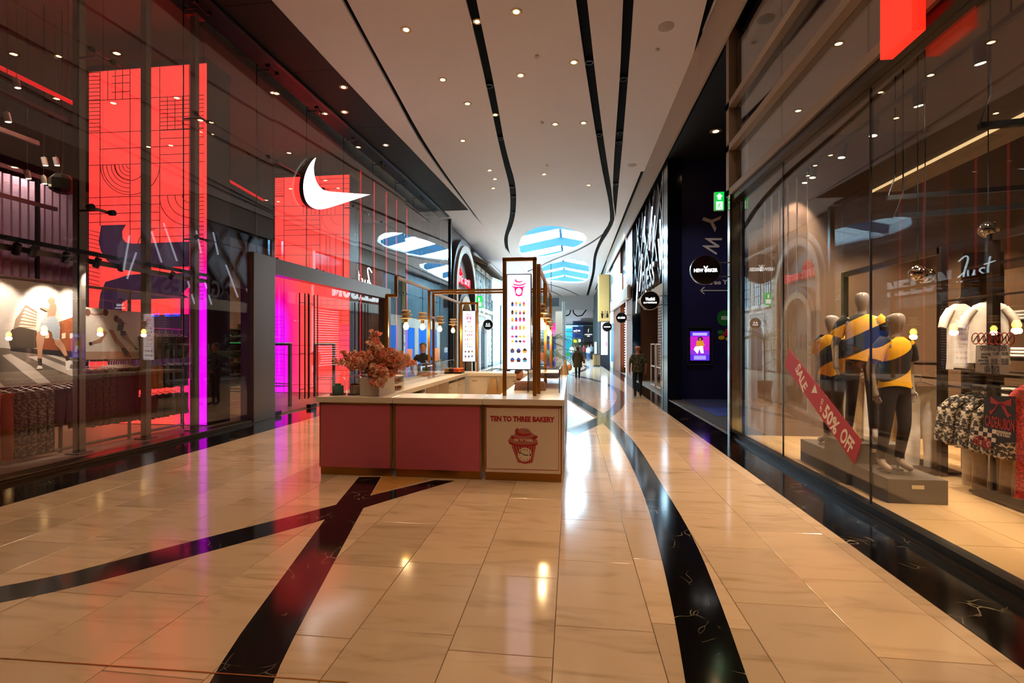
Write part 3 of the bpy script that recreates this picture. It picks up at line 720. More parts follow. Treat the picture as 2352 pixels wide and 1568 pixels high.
# ---- display racks with posters and garments
XK = -8.1
def k1(x, y): return pan((x / 3.0136, 560 + y / 3.0136), XK)
rk = thing('display_rack', 'grey tube display rack along the shop window with shorts and trousers', 'rack')
zt = [.06, .42, 1.42, 2.72]
yA, yB, yC, yD = 4.6, atx(139, 1028, XK).y, atx(297, 1000, XK).y, atx(418, 972, XK).y
for y in (yA, yB, yC, yD): MB().tube([(XK, y, .02), (XK, y, 2.75)], .028, 8).build('upright', M_POST, rk, smooth=True)
MB().tube([(XK, yA, 2.72), (XK, yD + .05, 2.72)], .025, 8).build('top_rail', M_POST, rk, smooth=True)
MB().tube([(XK, yA, .07), (XK, yD + .05, .07)], .025, 8).build('foot_rail', M_POST, rk, smooth=True)
MB().tube([(XK, yA, .46), (XK, yC, .46)], .02, 8).build('low_rail', M_POST, rk, smooth=True)
for z, a, b in [(1.47, yB, yD), (2.05, yC + .15, yD), (.9, yC, yD)]: MB().tube([(XK, a, z), (XK, b, z)], .02, 8).build('hanging_rail', M_STEEL, rk, smooth=True)
def flat(name, pts, m, lay, parent): # printed shape on a poster that hangs at XK
    P = [k1(*p) for p in pts]; return MB().prism(P, XK + .03 + lay * .0015, XK + .031 + lay * .0015, 'x').build(name, m, parent)
M_SKIN1, M_SKIN2 = mat('print_skin', '#b98468', .6), mat('print_skin_dark', '#6f4636', .6)
po = thing('poster', 'large poster of a runner in pale shorts crossing a city street', 'poster')
c0 = [k1(-420, 190), k1(525, 300), k1(525, 960), k1(-420, 1020)]
MB().prism(c0, XK + .02, XK + .03, 'x').build('print_sheet', mat('print_sky', '#dccabe', .6), po)
flat('print_street', [(-420, 700), (20, 720), (200, 745), (525, 775), (525, 958), (-420, 1016)], mat('print_road', '#7d6a5e', .6), 0, po)
for q in ([(0, 770), (60, 760), (200, 840), (340, 960), (250, 968), (120, 870)], [(180, 780), (260, 775), (525, 880), (525, 930), (380, 870)], [(300, 765), (360, 770), (525, 820), (525, 850)], [(-300, 800), (-200, 790), (20, 990), (-150, 1000)]): flat('print_stripe', q, mat('print_stripe', '#d2beb0', .6), 1, po)
flat('print_tower', [(165, 420), (245, 470), (235, 580), (80, 585), (95, 520), (125, 480)], mat('print_tower', '#8d6f5a', .6), 1, po)
for k in range(6): flat('print_windows', [(160 - k * 8 + 8, 440 + k * 24), (240, 482 + k * 18), (240, 490 + k * 18), (150 - k * 8, 452 + k * 24)], mat('print_window', '#d8c0a8', .6), 2, po)
flat('print_brick_houses', [(280, 600), (380, 545), (525, 495), (525, 770), (280, 760)], mat('print_brick', '#8e4a2a', .6), 1, po)
for q in (300, 350, 415, 470): flat('print_windows', [(q, 620), (q + 26, 615), (q + 26, 650), (q, 655)], mat('print_window'), 2, po)
flat('print_trees', [(40, 640), (70, 590), (120, 575), (180, 585), (240, 600), (250, 650), (240, 720), (150, 735), (60, 715)], mat('print_leaves', '#4a3a2c', .6), 2, po)
flat('print_cars', [(60, 715), (525, 745), (525, 785), (330, 765), (60, 735)], mat('print_dark', '#2c2422', .6), 3, po)
flat('print_leg', [(248, 605), (298, 610), (290, 680), (280, 720), (275, 800), (248, 795), (240, 700), (235, 650)], M_SKIN1, 4, po)
flat('print_leg', [(355, 650), (400, 655), (430, 700), (455, 770), (440, 785), (400, 730), (370, 700)], M_SKIN1, 4, po)
for q in ([(244, 790), (276, 795), (275, 845), (250, 840)], [(432, 775), (462, 770), (470, 805), (445, 810)]): flat('print_sock', q, mat('print_dark'), 5, po)
for q in ([(236, 865), (250, 840), (275, 845), (280, 862)], [(440, 812), (470, 800), (480, 815), (460, 880), (440, 870)]): flat('print_shoe', q, mat('print_white', '#e8dcd2', .6), 5, po)
flat('print_shorts', [(298, 505), (365, 500), (395, 545), (402, 580), (398, 660), (360, 665), (340, 610), (322, 600), (298, 630), (258, 600), (268, 545)], mat('print_shorts', '#a9aeb2', .6), 5, po)
flat('print_torso', [(310, 505), (318, 470), (330, 420), (350, 405), (372, 415), (378, 450), (368, 500)], mat('print_skin_light', '#b8876a', .6), 5, po)
flat('print_arm', [(352, 420), (375, 440), (372, 470), (340, 478), (262, 445), (265, 438), (335, 455)], mat('print_skin_light'), 6, po)
hd = k1(342, 385); MB().prism([(hd[0] + .05 * math.cos(a * .4), hd[1] - .02 + .06 * math.sin(a * .4)) for a in range(16)], XK + .039, XK + .04, 'x').build('print_head', M_SKIN1, po)
MB().tube([(XK + .02, c0[0][0], 2.72), (XK + .02, c0[1][0], 2.70)], .012, 6).build('poster_rod', M_POST, po)
def k2(x, y): return pan((180 + x / 4.127, 640 + y / 4.127), XK)
def flat2(name, pts, m, lay, parent): return MB().prism([k2(*p) for p in pts], XK + .03 + lay * .0015, XK + .031 + lay * .0015, 'x').build(name, m, parent)
p2 = thing('poster', 'poster of two athletes leaping against a pale background', 'poster')
MB().prism([k2(36, 268), k2(585, 318), k2(585, 755), k2(36, 765)], XK + .02, XK + .03, 'x').build('print_sheet', mat('print_pale', '#e4d4c8', .6), p2)
flat2('print_floor', [(36, 690), (585, 690), (585, 753), (36, 762)], mat('print_sand', '#c49c84', .6), 0, p2)
flat2('print_jacket', [(230, 330), (262, 345), (290, 420), (280, 470), (265, 515), (190, 465), (185, 420), (210, 370)], mat('print_white'), 2, p2)
flat2('print_arm', [(60, 310), (140, 335), (225, 318), (222, 345), (140, 350), (55, 328)], M_SKIN1, 2, p2)
flat2('print_leg', [(190, 470), (260, 510), (200, 600), (110, 620), (88, 622), (90, 605), (180, 570), (225, 530)], M_SKIN1, 3, p2)
flat2('print_leg', [(270, 480), (310, 485), (350, 560), (420, 640), (470, 700), (490, 745), (430, 745), (390, 660), (330, 600)], M_SKIN1, 3, p2)
flat2('print_sock', [(390, 660), (430, 650), (490, 748), (430, 745)], mat('print_dark'), 4, p2)
flat2('print_sock', [(82, 600), (110, 600), (112, 622), (86, 628)], mat('print_dark'), 4, p2)
flat2('print_top', [(370, 400), (410, 405), (415, 450), (400, 500), (350, 490), (355, 450)], mat('print_dark'), 3, p2)
flat2('print_arm', [(410, 400), (440, 430), (435, 440), (412, 425)], M_SKIN1, 4, p2)
flat2('print_leg', [(385, 500), (430, 500), (470, 570), (530, 640), (545, 665), (520, 660), (450, 590), (400, 560)], M_SKIN1, 3, p2)
flat2('print_shorts', [(380, 490), (430, 495), (440, 530), (385, 540)], mat('print_dark'), 4, p2)
flat2('print_shoe', [(515, 650), (550, 665), (545, 678), (515, 665)], mat('print_dark'), 5, p2)
for (x, y) in [(68, 318), (240, 320), (345, 378), (375, 405)]:
    q = k2(x, y); MB().prism([(q[0] + .05 * math.cos(a * .52), q[1] + .06 * math.sin(a * .52)) for a in range(12)], XK + .038, XK + .039, 'x').build('print_head', M_SKIN2, p2)
# garments
def legs_mesh(w, h, d, seed, taper=.7, crotch=.3):
    rnd = random.Random(seed); mb = MB(); n = 12; N = 9
    for sgn in (-1, 1):
        vs = []; fs = []
        for i in range(N):
            t = i / (N - 1); z = -h * t; k = 1 - (1 - taper) * t
            cx = sgn * w * (.245 + .05 * t); rx = w * .262 * k; ry = d * .5 * (.8 + .3 * rnd.random())
            for j in range(n):
                a = 2 * PI * j / n; q = 1 + .13 * math.sin(a * 3 + seed + t * 5) * t
                vs.append((cx + rx * q * math.cos(a), ry * q * math.sin(a), z + .015 * rnd.uniform(-1, 1) * t))
        for i in range(N - 1):
            for j in range(n): fs.append((i * n + j, i * n + (j + 1) % n, (i + 1) * n + (j + 1) % n, (i + 1) * n + j))
        fs.append(tuple(range(n - 1, -1, -1)))
        mb.add(vs, fs)
    mb.box(-w * .5, w * .5, -d * .32, d * .32, -.05, .005)
    return mb
M_HANGER = mat('hanger_clear', '#d8cfc8', .3)
def hanging(kind, loc, rz, m, w, h, d=.09, seed=0, label=None, group=None, taper=.75):
    t = thing(kind, label, kind.split('_')[-1] if '_' in kind else kind, loc, rz, group)
    legs_mesh(w, h, d, seed, taper).build('cloth', m, t, smooth=True, loc=(0, 0, -.13))
    hg = MB(); hg.tube([(-w * .42, 0, -.12), (0, 0, -.06), (w * .42, 0, -.12)], .006, 5); hg.tube([(0, 0, -.06), (0, 0, .0), (.015, 0, .025), (.0, 0, .035)], .004, 5)
    hg.build('hanger', M_HANGER, t); return t
FAB = {k: mat('fabric_' + k, c, .85, bump=.25, bscale=30, var=.25, vscale=14) for k, c in dict(black='#171416', char='#2a2724', brown='#3a2216', rust='#8e3a14', orange='#b0702a', camo='#4a4030', grey='#4c4642', dark='#201c1c', white='#d9cfc2', beige='#c9b496', tan='#a88a68').items()}
def camo(name, a, b, sc=26):
    if name in _MC: return _MC[name]
    m = bpy.data.materials.new(name); m.use_nodes = True; nt = m.node_tree; bs = nt.nodes['Principled BSDF']
    tc = nt.nodes.new('ShaderNodeTexCoord'); n = nt.nodes.new('ShaderNodeTexNoise'); n.inputs['Scale'].default_value = sc; n.inputs['Detail'].default_value = 3
    nt.links.new(tc.outputs['Object'], n.inputs['Vector']); r = nt.nodes.new('ShaderNodeValToRGB'); r.color_ramp.interpolation = 'CONSTANT'
    r.color_ramp.elements[0].color = (*lin(a), 1); r.color_ramp.elements[1].color = (*lin(b), 1); r.color_ramp.elements[1].position = .52
    nt.links.new(n.outputs['Fac'], r.inputs[0]); nt.links.new(r.outputs[0], bs.inputs['Base Color']); bs.inputs['Roughness'].default_value = .85
    _MC[name] = m; return m
CAMO = camo('camo_cloth', '#2a221c', '#6a5644'); CAMO2 = camo('camo_dark', '#16120f', '#3e3226')
def row(y0, y1, n, z, kind, mats, w, h, label, group, taper=.75, rzb=.55):
    for i in range(n):
        y = y0 + (y1 - y0) * (i + .5) / n
        q = min(int(i * len(mats) / n), len(mats) - 1); nm, mm = mats[q]
        hanging(kind, (XK + .02, y, z - .03), rzb + random.uniform(-.08, .08), mm, w, h, seed=i * 3 + int(z * 10), label=label % nm, group=group, taper=taper)
row(yC + .1, yD - .05, 7, 2.05, 'sport_shorts', [('grey', FAB['grey']), ('black', FAB['black']), ('dark brown', FAB['brown'])], .36, .42, '%s sport shorts on the upper rail of the window rack', 'shorts on the upper rail', .9)
row(yC + .05, yD - .05, 7, 1.47, 'sport_shorts', [('orange', FAB['orange']), ('dark', FAB['dark']), ('taupe', FAB['grey'])], .36, .42, '%s sport shorts on the middle rail of the window rack', 'shorts on the middle rail', .9)
row(yC + .05, yD - .05, 7, .9, 'sport_shorts', [('black', FAB['black']), ('charcoal', FAB['char'])], .36, .42, '%s sport shorts on the lowest rail of the window rack', 'shorts on the lowest rail', .9)
row(yB + .75, yC - .05, 9, 1.47, 'hanging_trousers', [('black', FAB['black']), ('charcoal', FAB['dark'])], .36, .95, '%s trousers hanging below the leaping athletes poster', 'trousers under the second poster')
row(yB + .25, yB + .75, 4, 1.47, 'hanging_trousers', [('dark camouflage', CAMO2)], .36, .95, '%s trousers hanging left of the black trousers', 'camouflage trousers under the second poster')
row(yB - .75, yB - .25, 4, 1.2, 'hanging_trousers', [('brown patterned', CAMO)], .34, .95, '%s trousers below the runner poster', 'patterned trousers under the runner poster')
row(yB - .2, yB + .2, 4, 1.2, 'hanging_trousers', [('black', FAB['black'])], .34, .55, '%s shorts below the runner poster', 'black shorts under the runner poster')
row(4.9, yB - .8, 7, 1.2, 'hanging_trousers', [('rust red', FAB['rust'])], .36, .95, '%s trousers below the runner poster', 'rust trousers under the runner poster')
# track with spot lamps over the posters
trk = thing('lamp_track', 'black lamp track running above the two posters', 'track')
MB().box(XK + .58, XK + .64, 4.4, 9.25, 3.14, 3.2).build('track_rail', M_BLACKM, trk); MB().box(XK + .5, XK + .54, 4.4, 9.25, 3.02, 3.1).build('support_rail', M_POST, trk)
M_LAMP = mat('lamp_glow', '#fff0d0', .3, emit='#ffe2b8', es=14, var=0)
def track_lamp(loc, aim, label, group, lit=True, power=40, body=M_BLACKM, r=.045, L=.15, col=WARM2, ang=60, rod=0):
    t = thing('track_spotlight', label, 'spotlight', loc, group=group)
    if rod: MB().tube([(0, 0, 0), (0, 0, rod - loc[2])], .005, 6).build('drop_rod', M_BLACKM, t)
    d = (Vector(aim) - Vector(loc)).normalized(); p = Vector((0, 0, -.09))
    MB().tube([(0, 0, 0), p], .012, 6).build('stem', body, t)
    MB().tube([p - d * L * .45, p + d * L * .55], r, 14).build('lamp_body', body, t, smooth=True)
    MB().tube([p + d * L * .54, p + d * L * .57], r * .8, 14).build('lens', M_LAMP if lit else M_HOLE, t)
    if lit and power: spot('track_and_fill_light', Vector(loc) + p + d * (L * .6 + .02), power, col, ang, .5, aim=aim, r=.03)
    return t
for k, (u, v) in enumerate([(37, 603), (75, 612), (150, 620), (222, 632), (279, 640), (394, 655)]):
    y = atx(u, v, XK + .6).y
    lit = k in (0, 2, 3)
    track_lamp((XK + .61, y, 3.14), (XK, y + (.25 if k < 3 else .1), 2.0) if lit else (XK - .6, y + .6, 2.2), ['left lit spotlight over the runner poster', 'small unlit spotlight over the runner poster', 'lit spotlight right above the runner in the poster', 'lit spotlight over the leaping athletes poster', 'unlit black spotlight left of the middle steel post', 'unlit black spotlight over the shorts rail'][k], 'spotlights over the posters', lit, 170 if k == 2 else 110, col=NEUT)
# upper beams and lamps inside the store
for k, (z, x) in enumerate([(5.9, -9.3), (5.5, -9.9), (5.1, -10.6), (4.7, -11.2)]):
    tag(MB().box(x - .03, x + .03, 1.5, 7.9 if x > -10.5 else 9.3, z - .04, z + .04).build('ceiling_rail', mat('rail_plum', '#4a3034', .4, .4)), 'dark plum ceiling rail %s behind the upper glass' % ('highest', 'second highest', 'third highest', 'lowest')[k], 'rail')
for k, y in enumerate([3.4, 4.6, 6.2]):
    tag(MB().box(-12, -9.4, y - .03, y + .03, 5.95, 6.03).build('cross_rail', mat('rail_plum')), 'dark cross rail under the store ceiling, %s from the screen' % ('third', 'second', 'first')[k], 'rail')
for k, (u, v) in enumerate([(38, 190), (16, 268), (102, 370), (129, 370), (63, 400), (100, 412)]):
    p = atx(u, v, -9.3 if k < 2 else -10.2)
    track_lamp(p + Vector((0, 0, .09)), p + Vector((.3, .5, -3)), 'small white spotlight high up in the store, %s' % ('nearest the red rail', 'below the red rail', 'left of the pair by the post', 'right of the pair by the post', 'far low left', 'far low right')[k], 'white spotlights inside the store', True, 25, mat('lamp_white', '#b8aca8', .5), ang=80, rod=8.36)
p = atx(143, 425, -10); tag(MB().lathe([(0, .2), (.12, .2), (.2, .1), (.2, -.1), (.12, -.16), (0, -.16)], n=8).tube([(0, 0, .2), (0, 0, 8.36 - p.z)], .01, 6).build('hanging_speaker', M_BLACKM, loc=p), 'black faceted speaker hanging in the store ceiling', 'speaker')
spot('store_fill', (-10.2, 4.5, 6.2), 300, NEUT, 100, .6, aim=(-12, 5.5, 4)); spot('store_fill', (-10.2, 8, 6.2), 220, NEUT, 100, .6, aim=(-12, 8.5, 4))  # unseen spots added to wash the cladding with light
for (x, y) in [(-11.3, 13), (-12.5, 17.5), (-11, 20), (-9.5, 7.5), (-10.5, 5)]: spot('store_fill', (x, y, 6.2), 260, WARM2, 110, .6)  # unseen fill spots added to lift the dark sports store
# wall shelves with shoes and shirts seen between the column and the portal
sx, sy = -13.9, 17.6
shf = thing('wall_shelves', 'lit wall shelves with folded clothes seen between column and portal', 'shelves')
for z in (.5, 1.0, 1.45, 1.75, 2.05, 2.35): MB().box(sx - .15, sx + .35, sy - 1.4, sy + 1.4, z, z + .03).build('shelf_board', M_PORT, shf)
for y in (sy - 1.4, sy + 1.4): MB().box(sx - .15, sx + .3, y - .02, y + .02, 0, 2.6).build('side_panel', M_PORT, shf)
spot('store_fill', (-12.6, 17.4, 4.2), 120, WARM2, 70, .5, aim=(-13.9, 17.6, 1.4))
rr = random.Random(3)
for z in (.53, 1.03, 1.48, 1.78, 2.08):
    for j in range(7):
        y = sy - 1.15 + j * .38
        c = rr.choice(['black', 'white', 'grey', 'rust', 'char', 'beige'])
        mb = MB()
        for q in range(3 if z < 1.3 else 1): mb.box(-.12, .15, -.14, .14, q * .06, q * .06 + .05)
        tag(mb.build('folded_clothes', FAB[c], loc=(sx + .05, y, z + .002), bevel=.015), '%s folded pile on lit wall shelves, %s shelf up, %s from left' % ({'char': 'charcoal', 'rust': 'rust red'}.get(c, c), {.53: 'first', 1.03: 'second', 1.48: 'third', 1.78: 'fourth', 2.08: 'fifth'}[z], ORD[j]), 'clothes', 'folded piles on the wall shelves')
# security gates inside the entrance
for k, (u0, u1, v0, v1) in enumerate([(600, 640, 790, 945), (691, 721, 790, 915), (760, 786, 790, 880)]):
    q = atx(u0, v1, -8.1); y = q.y if k else 11.2
    y = (11.0, 12.6, 15.1)[k]
    t = thing('security_gate', ['antitheft gate beside the grey portal column', 'antitheft gate in the middle behind the doors', 'antitheft gate farthest into the store'][k], 'gate', (-8.1, y, .02), group='antitheft gates')
    mb = MB()
    for xx in (-.33, .33): mb.box(xx - .03, xx + .03, -.05, .05, 0, 1.72)
    mb.box(-.36, .36, -.05, .05, 1.7, 1.75)
    mb.build('frame', mat('gate_dark', '#5a2a30', .4), t)
    for z in (.55, .62): MB().box(-.3, .3, -.02, .02, z, z + .02).build('crossbar', mat('gate_dark'), t)
    MB().box(-.36, .36, -.05, .05, 1.752, 1.768).build('signal_strip', mat('gate_green', '#1aa04a', .4, emit='#20c060', es=.6), t)
# neon word inside the store
def stroke(pts, it=2): return [(0, p[0], p[1]) for p in smooth_line(pts, it)]
neon = thing('neon_sign', 'white neon script reading Just inside the sports store', 'sign', (-9.0, 20.4, 4.45), 0)
M_NEON = mat('neon_white', '#ffffff', .4, emit='#dff4ff', es=5, var=0)
for s_ in ([(-.25, .55), (.1, .75), (.25, .6), (.05, .2), (-.05, -.25), (-.3, -.35), (-.35, -.1), (.05, .1)], [(.2, .15), (.2, -.12), (.35, -.18), (.48, .0), (.5, .16), (.5, -.1), (.58, -.16)], [(.95, .12), (.78, .14), (.72, .02), (.9, -.06), (.85, -.18), (.65, -.15)], [(1.2, .5), (1.1, .1), (1.1, -.15), (1.25, -.15)], [(.95, .25), (1.4, .3)]):
    MB().tube([(q[0], -(q[1] - .4) , q[2]) for q in stroke(s_)], .022, 6).build('neon_tube', M_NEON, neon, smooth=True)
for y in (-.3, .6): MB().tube([(0, y, .3), (0, y, 8.35 - 4.45)], .008, 5).build('drop_wire', M_BLACKM, neon)
# ================================================================ BAKERY KIOSK
M_BRASS = mat('brass_paint', '#a8732c', .32, .65, var=.08)
M_TOP = mat('white_worktop', '#e6dccf', .3, var=.03, coat=.2)
M_WHITE = mat('white_laminate', '#ded3c4', .4, var=.03)
M_PINK = mat('dusty_pink_panel', '#c25a74', .45, var=.04, vscale=1.2)
M_RED = mat('sign_red', '#a8101c', .5, var=0)
M_SIGNW = mat('sign_white', '#dccabb', .5, var=.02)
HT = 1.05
def counter_front(x0, x1, label, panel_mat, name='kiosk_counter'):
    t = thing(name, label, 'counter', ((x0 + x1) / 2, 6.13, 0)); w = (x1 - x0) / 2 - .012
    MB().box(-w, w, .03, .5, .1, HT - .08).build('carcass', M_WHITE, t)
    MB().box(-w + .01, w - .01, .02, .5, .003, .105).build('plinth', M_BRASS, t)
    mb = MB()
    for s in (-1, 1): mb.box(s * w - .02 if s > 0 else -w, s * w if s > 0 else -w + .02, -.002, .03, .105, HT - .08)
    mb.box(-w, w, -.002, .03, HT - .105, HT - .08); mb.build('brass_trim', M_BRASS, t)
    MB().box(-w + .022, w - .022, -.008, .028, .11, HT - .108).build('front_panel', panel_mat, t, bevel=.003)
    return t
cA = counter_front(-3.37, -2.335, 'pink panelled kiosk counter below the flower pot', M_PINK)
cB = counter_front(-2.325, -1.135, 'pink panelled middle kiosk counter with bare top', M_PINK)
cC = counter_front(-1.125, -.1, 'white kiosk counter with cupcake clock sign', M_SIGNW)
def slabtop(name, label, x0, x1, y0, y1):
    return tag(MB().box(x0, x1, y0, y1, HT - .078, HT).build(name, M_TOP, bevel=.006), label, 'worktop')
slabtop('worktop', 'white worktop carrying flowers and cakes, front left of kiosk', -3.38, -2.333, 6.1, 6.66)
slabtop('worktop', 'bare white worktop in the middle of the kiosk front', -2.327, -1.133, 6.1, 6.66)
slabtop('worktop', 'white worktop under the near menu frame', -1.127, -.085, 6.1, 6.66)
slabtop('worktop', 'long white left worktop with glass display', -3.38, -2.52, 6.665, 11.55)
slabtop('worktop', 'white back worktop of the kiosk', -3.38, -.085, 11.555, 12.35)
slabtop('worktop', 'long white right worktop with glass box', -.98, -.085, 6.665, 11.55)
# left and right runs of cabinets
for (x0, x1, y0, y1, lb, inner) in [(-3.36, -2.56, 6.67, 11.55, 'left run of white kiosk cabinets with open shelves', 1), (-.95, -.1, 6.67, 11.55, 'right run of white kiosk cabinets', -1)]:
    t = thing('kiosk_cabinet', lb, 'cabinet')
    xo = x0 if inner > 0 else x1; xi = x1 if inner > 0 else x0
    MB().box(min(xo, xo + inner * .03), max(xo, xo + inner * .03), y0, y1, .1, HT - .08).build('outer_panel', M_PINK if inner > 0 else mat('grey_side', '#b4b2b4', .25, .3), t)
    MB().box(x0 + .04, x1 - .04, y0, y1, .003, .1).build('plinth', M_BRASS, t)
    MB().box(x0 + .03, x1 - .03, y0, y1, .1, .14).build('bottom_board', M_WHITE, t)
    MB().box(xo + inner * .3 - .01, xo + inner * .3 + .01, y0, y1, .14, HT - .08).build('back_board', M_WHITE, t)
    for k in range(7):
        y = y0 + (y1 - y0 - .03) * k / 6
        MB().box(min(xo + inner * .31, xi), max(xo + inner * .31, xi), y, y + .03, .14, HT - .08).build('divider', M_WHITE, t)
    for k in (0, 1, 4, 5):
        y = y0 + (y1 - y0 - .03) * k / 6 + .035; h_ = (y1 - y0) / 6 - .045
        d = MB().box(xi - .01, xi + .012, y, y + h_, .15, HT - .14).build('door', M_WHITE, t)
        MB().box(xi + inner * .012 - .004, xi + inner * .012 + .012, y + .06, y + .16, HT - .24, HT - .225).build('handle', M_STEEL, d)
t = thing('kiosk_cabinet', 'white back kiosk cabinets with hung foil bags', 'cabinet')
MB().box(-2.5, -1.0, 11.6, 12.3, .1, HT - .08).build('carcass', M_WHITE, t); MB().box(-2.5, -1.0, 11.64, 12.3, .003, .1).build('plinth', M_BRASS, t)
for k in range(3):
    d = MB().box(-2.49 + k * .5, -2.02 + k * .5, 11.58, 11.6, .15, HT - .12).build('door', M_WHITE, t); MB().box(-2.4 + k * .5, -2.28 + k * .5, 11.568, 11.58, HT - .2, HT - .185).build('handle', M_STEEL, d)
M_FOIL = mat('gold_foil', '#c8a878', .3, .5, bump=.8, bscale=14)
for k, (x, w) in enumerate([(-1.88, .13), (-1.66, .11)]):
    mb = MB(); n = 10; vs = []; fs = []
    for j in range(7):
        for i in range(n): 
            a = 2 * PI * i / n; vs.append((x + w * (1 + .2 * math.sin(a * 3 + j)) * math.cos(a) * (.5 + .09 * j), 11.52 + .03 * math.sin(a) * (1 + .5 * math.sin(j + a)), .94 - j * .075 + .02 * math.sin(a * 2)))
    for j in range(6):
        for i in range(n): fs.append((j * n + i, j * n + (i + 1) % n, (j + 1) * n + (i + 1) % n, (j + 1) * n + i))
    fs += [tuple(range(n)), tuple(6 * n + i for i in range(n))]
    tag(mb.add(vs, fs).build('foil_bag', M_FOIL, smooth=True), 'crumpled gold foil bag hung on the back cabinets, %s one' % ('left', 'right')[k], 'bag', 'foil bags')
for k, y in enumerate([9.0, 9.28]):
    t = thing('paper_roll', 'upright brown paper bag in the open left shelf, %s one' % ('nearer', 'farther')[k], 'bag', (-2.72, y, .14), group='paper bags on the shelf')
    MB().box(-.1, .1, -.09, .09, 0, .42).build('bag', FAB['tan'], t, bevel=.01); MB().lathe([(0, 0), (.03, 0), (.03, .004), (0, .004)], (.104, 0, .3), 12, 'x').build('dot_label', M_BLACKM, t)
# cupcake sign on the white counter
yS = 6.13 - .008
def c4(x, y): q = aty(1100 + x / 7.648, 910 + y / 7.648, yS); return (q.x, q.z)
def dec(name, pts, m, lay=1, it=0, sharp=()):
    P = [c4(*p) for p in pts]
    if it: P = smooth_closed(P, it, sharp)
    return MB().prism(P, yS - .0015 * lay, yS - .0015 * lay + .001, 'y').build(name, m, cC, loc=-cC.location)
M_ROSE = mat('sign_rose', '#b06a62', .5, var=0); M_CREAM = mat('sign_cream', '#e0cfb8', .5, var=0)
for q in ([(122, 188), (1408, 208), (1408, 216), (122, 197)], [(122, 1264), (1408, 1294), (1408, 1303), (122, 1273)], [(122, 188), (131, 188), (131, 1272), (122, 1272)], [(1400, 208), (1408, 208), (1408, 1302), (1400, 1302)]): dec('border_line', q, M_RED)
def slab_text(s, cx, cy, w, h, m, lay=1):
    q = c4(cx, cy); o = text('lettering', s, .1, m, Vector((q[0], yS - .0015 * lay, q[1])) - cC.location, FRONT, cC, depth=.001, fit=(w, h), bold=.005); return o
lw = lambda a: a / 7.648 / F_PX * 6.2
slab_text('TEN TO THREE BAKERY', 760, 398, lw(1130), lw(96), M_RED, 1)
# slab serifs of the lettering: thin top and foot bars
dec('cupcake_case', [(575, 866), (1000, 866), (945, 1165), (815, 1185), (683, 1160)], M_RED, 1)
for k in range(9):
    x = 600 + k * 46; x2 = 700 + k * 29; dec('case_pleat', [(x, 868), (x + 7, 868), (x2 + 4, 1168), (x2, 1168)], M_CREAM, 2)
dec('clock_face', [(805 + 125 * math.cos(a * PI / 14), 1020 + 122 * math.sin(a * PI / 14)) for a in range(28)], M_CREAM, 3)
dec('clock_hand', [(742, 985), (812, 1024), (808, 1036), (738, 994)], M_BLACKM, 4); dec('clock_hand', [(806, 1024), (872, 1022), (872, 1034), (806, 1036)], M_BLACKM, 4)
slab_text('10', 716, 982, lw(46), lw(44), M_BLACKM, 4); slab_text('3', 905, 1024, lw(30), lw(48), M_BLACKM, 4)
for n_, x, y in [('12', 803, 935), ('1', 855, 942), ('2', 893, 972), ('4', 897, 1082), ('5', 853, 1108), ('6', 805, 1115), ('7', 760, 1104), ('8', 724, 1078), ('9', 708, 1028), ('11', 750, 940)]:
    slab_text(n_, x, y, lw(14 * len(n_)), lw(28), mat('sign_grey', '#6a5f58', .5), 4)
dec('frosting', [(514, 762), (560, 720), (600, 690), (640, 650), (660, 600), (720, 566), (800, 558), (880, 575), (922, 640), (1010, 690), (1030, 710), (1000, 745), (1042, 800), (1000, 860), (800, 876), (580, 860), (520, 810)], M_ROSE, 2, 1)
dec('frosting_edge', [(514, 762), (545, 800), (640, 835), (780, 850), (930, 845), (1042, 820), (1020, 852), (960, 870), (800, 878), (620, 868), (540, 836)], M_RED, 3)
dec('frosting_edge', [(575, 685), (600, 690), (620, 720), (760, 760), (900, 745), (990, 690), (1028, 690), (1026, 722), (985, 752), (900, 785), (760, 800), (620, 775), (556, 715)], M_RED, 3)
dec('frosting_edge', [(700, 560), (660, 562), (636, 600), (645, 660), (710, 690), (820, 696), (895, 680), (925, 645), (860, 656), (760, 660), (700, 640), (676, 600)], M_RED, 3)
slab_text('TEN TO THREE', 775, 768, lw(340), lw(44), M_CREAM, 5)
dec('frosting_swirl', [(720, 612), (760, 588), (840, 590), (850, 610), (800, 622), (850, 600), (770, 596)], M_CREAM, 4)
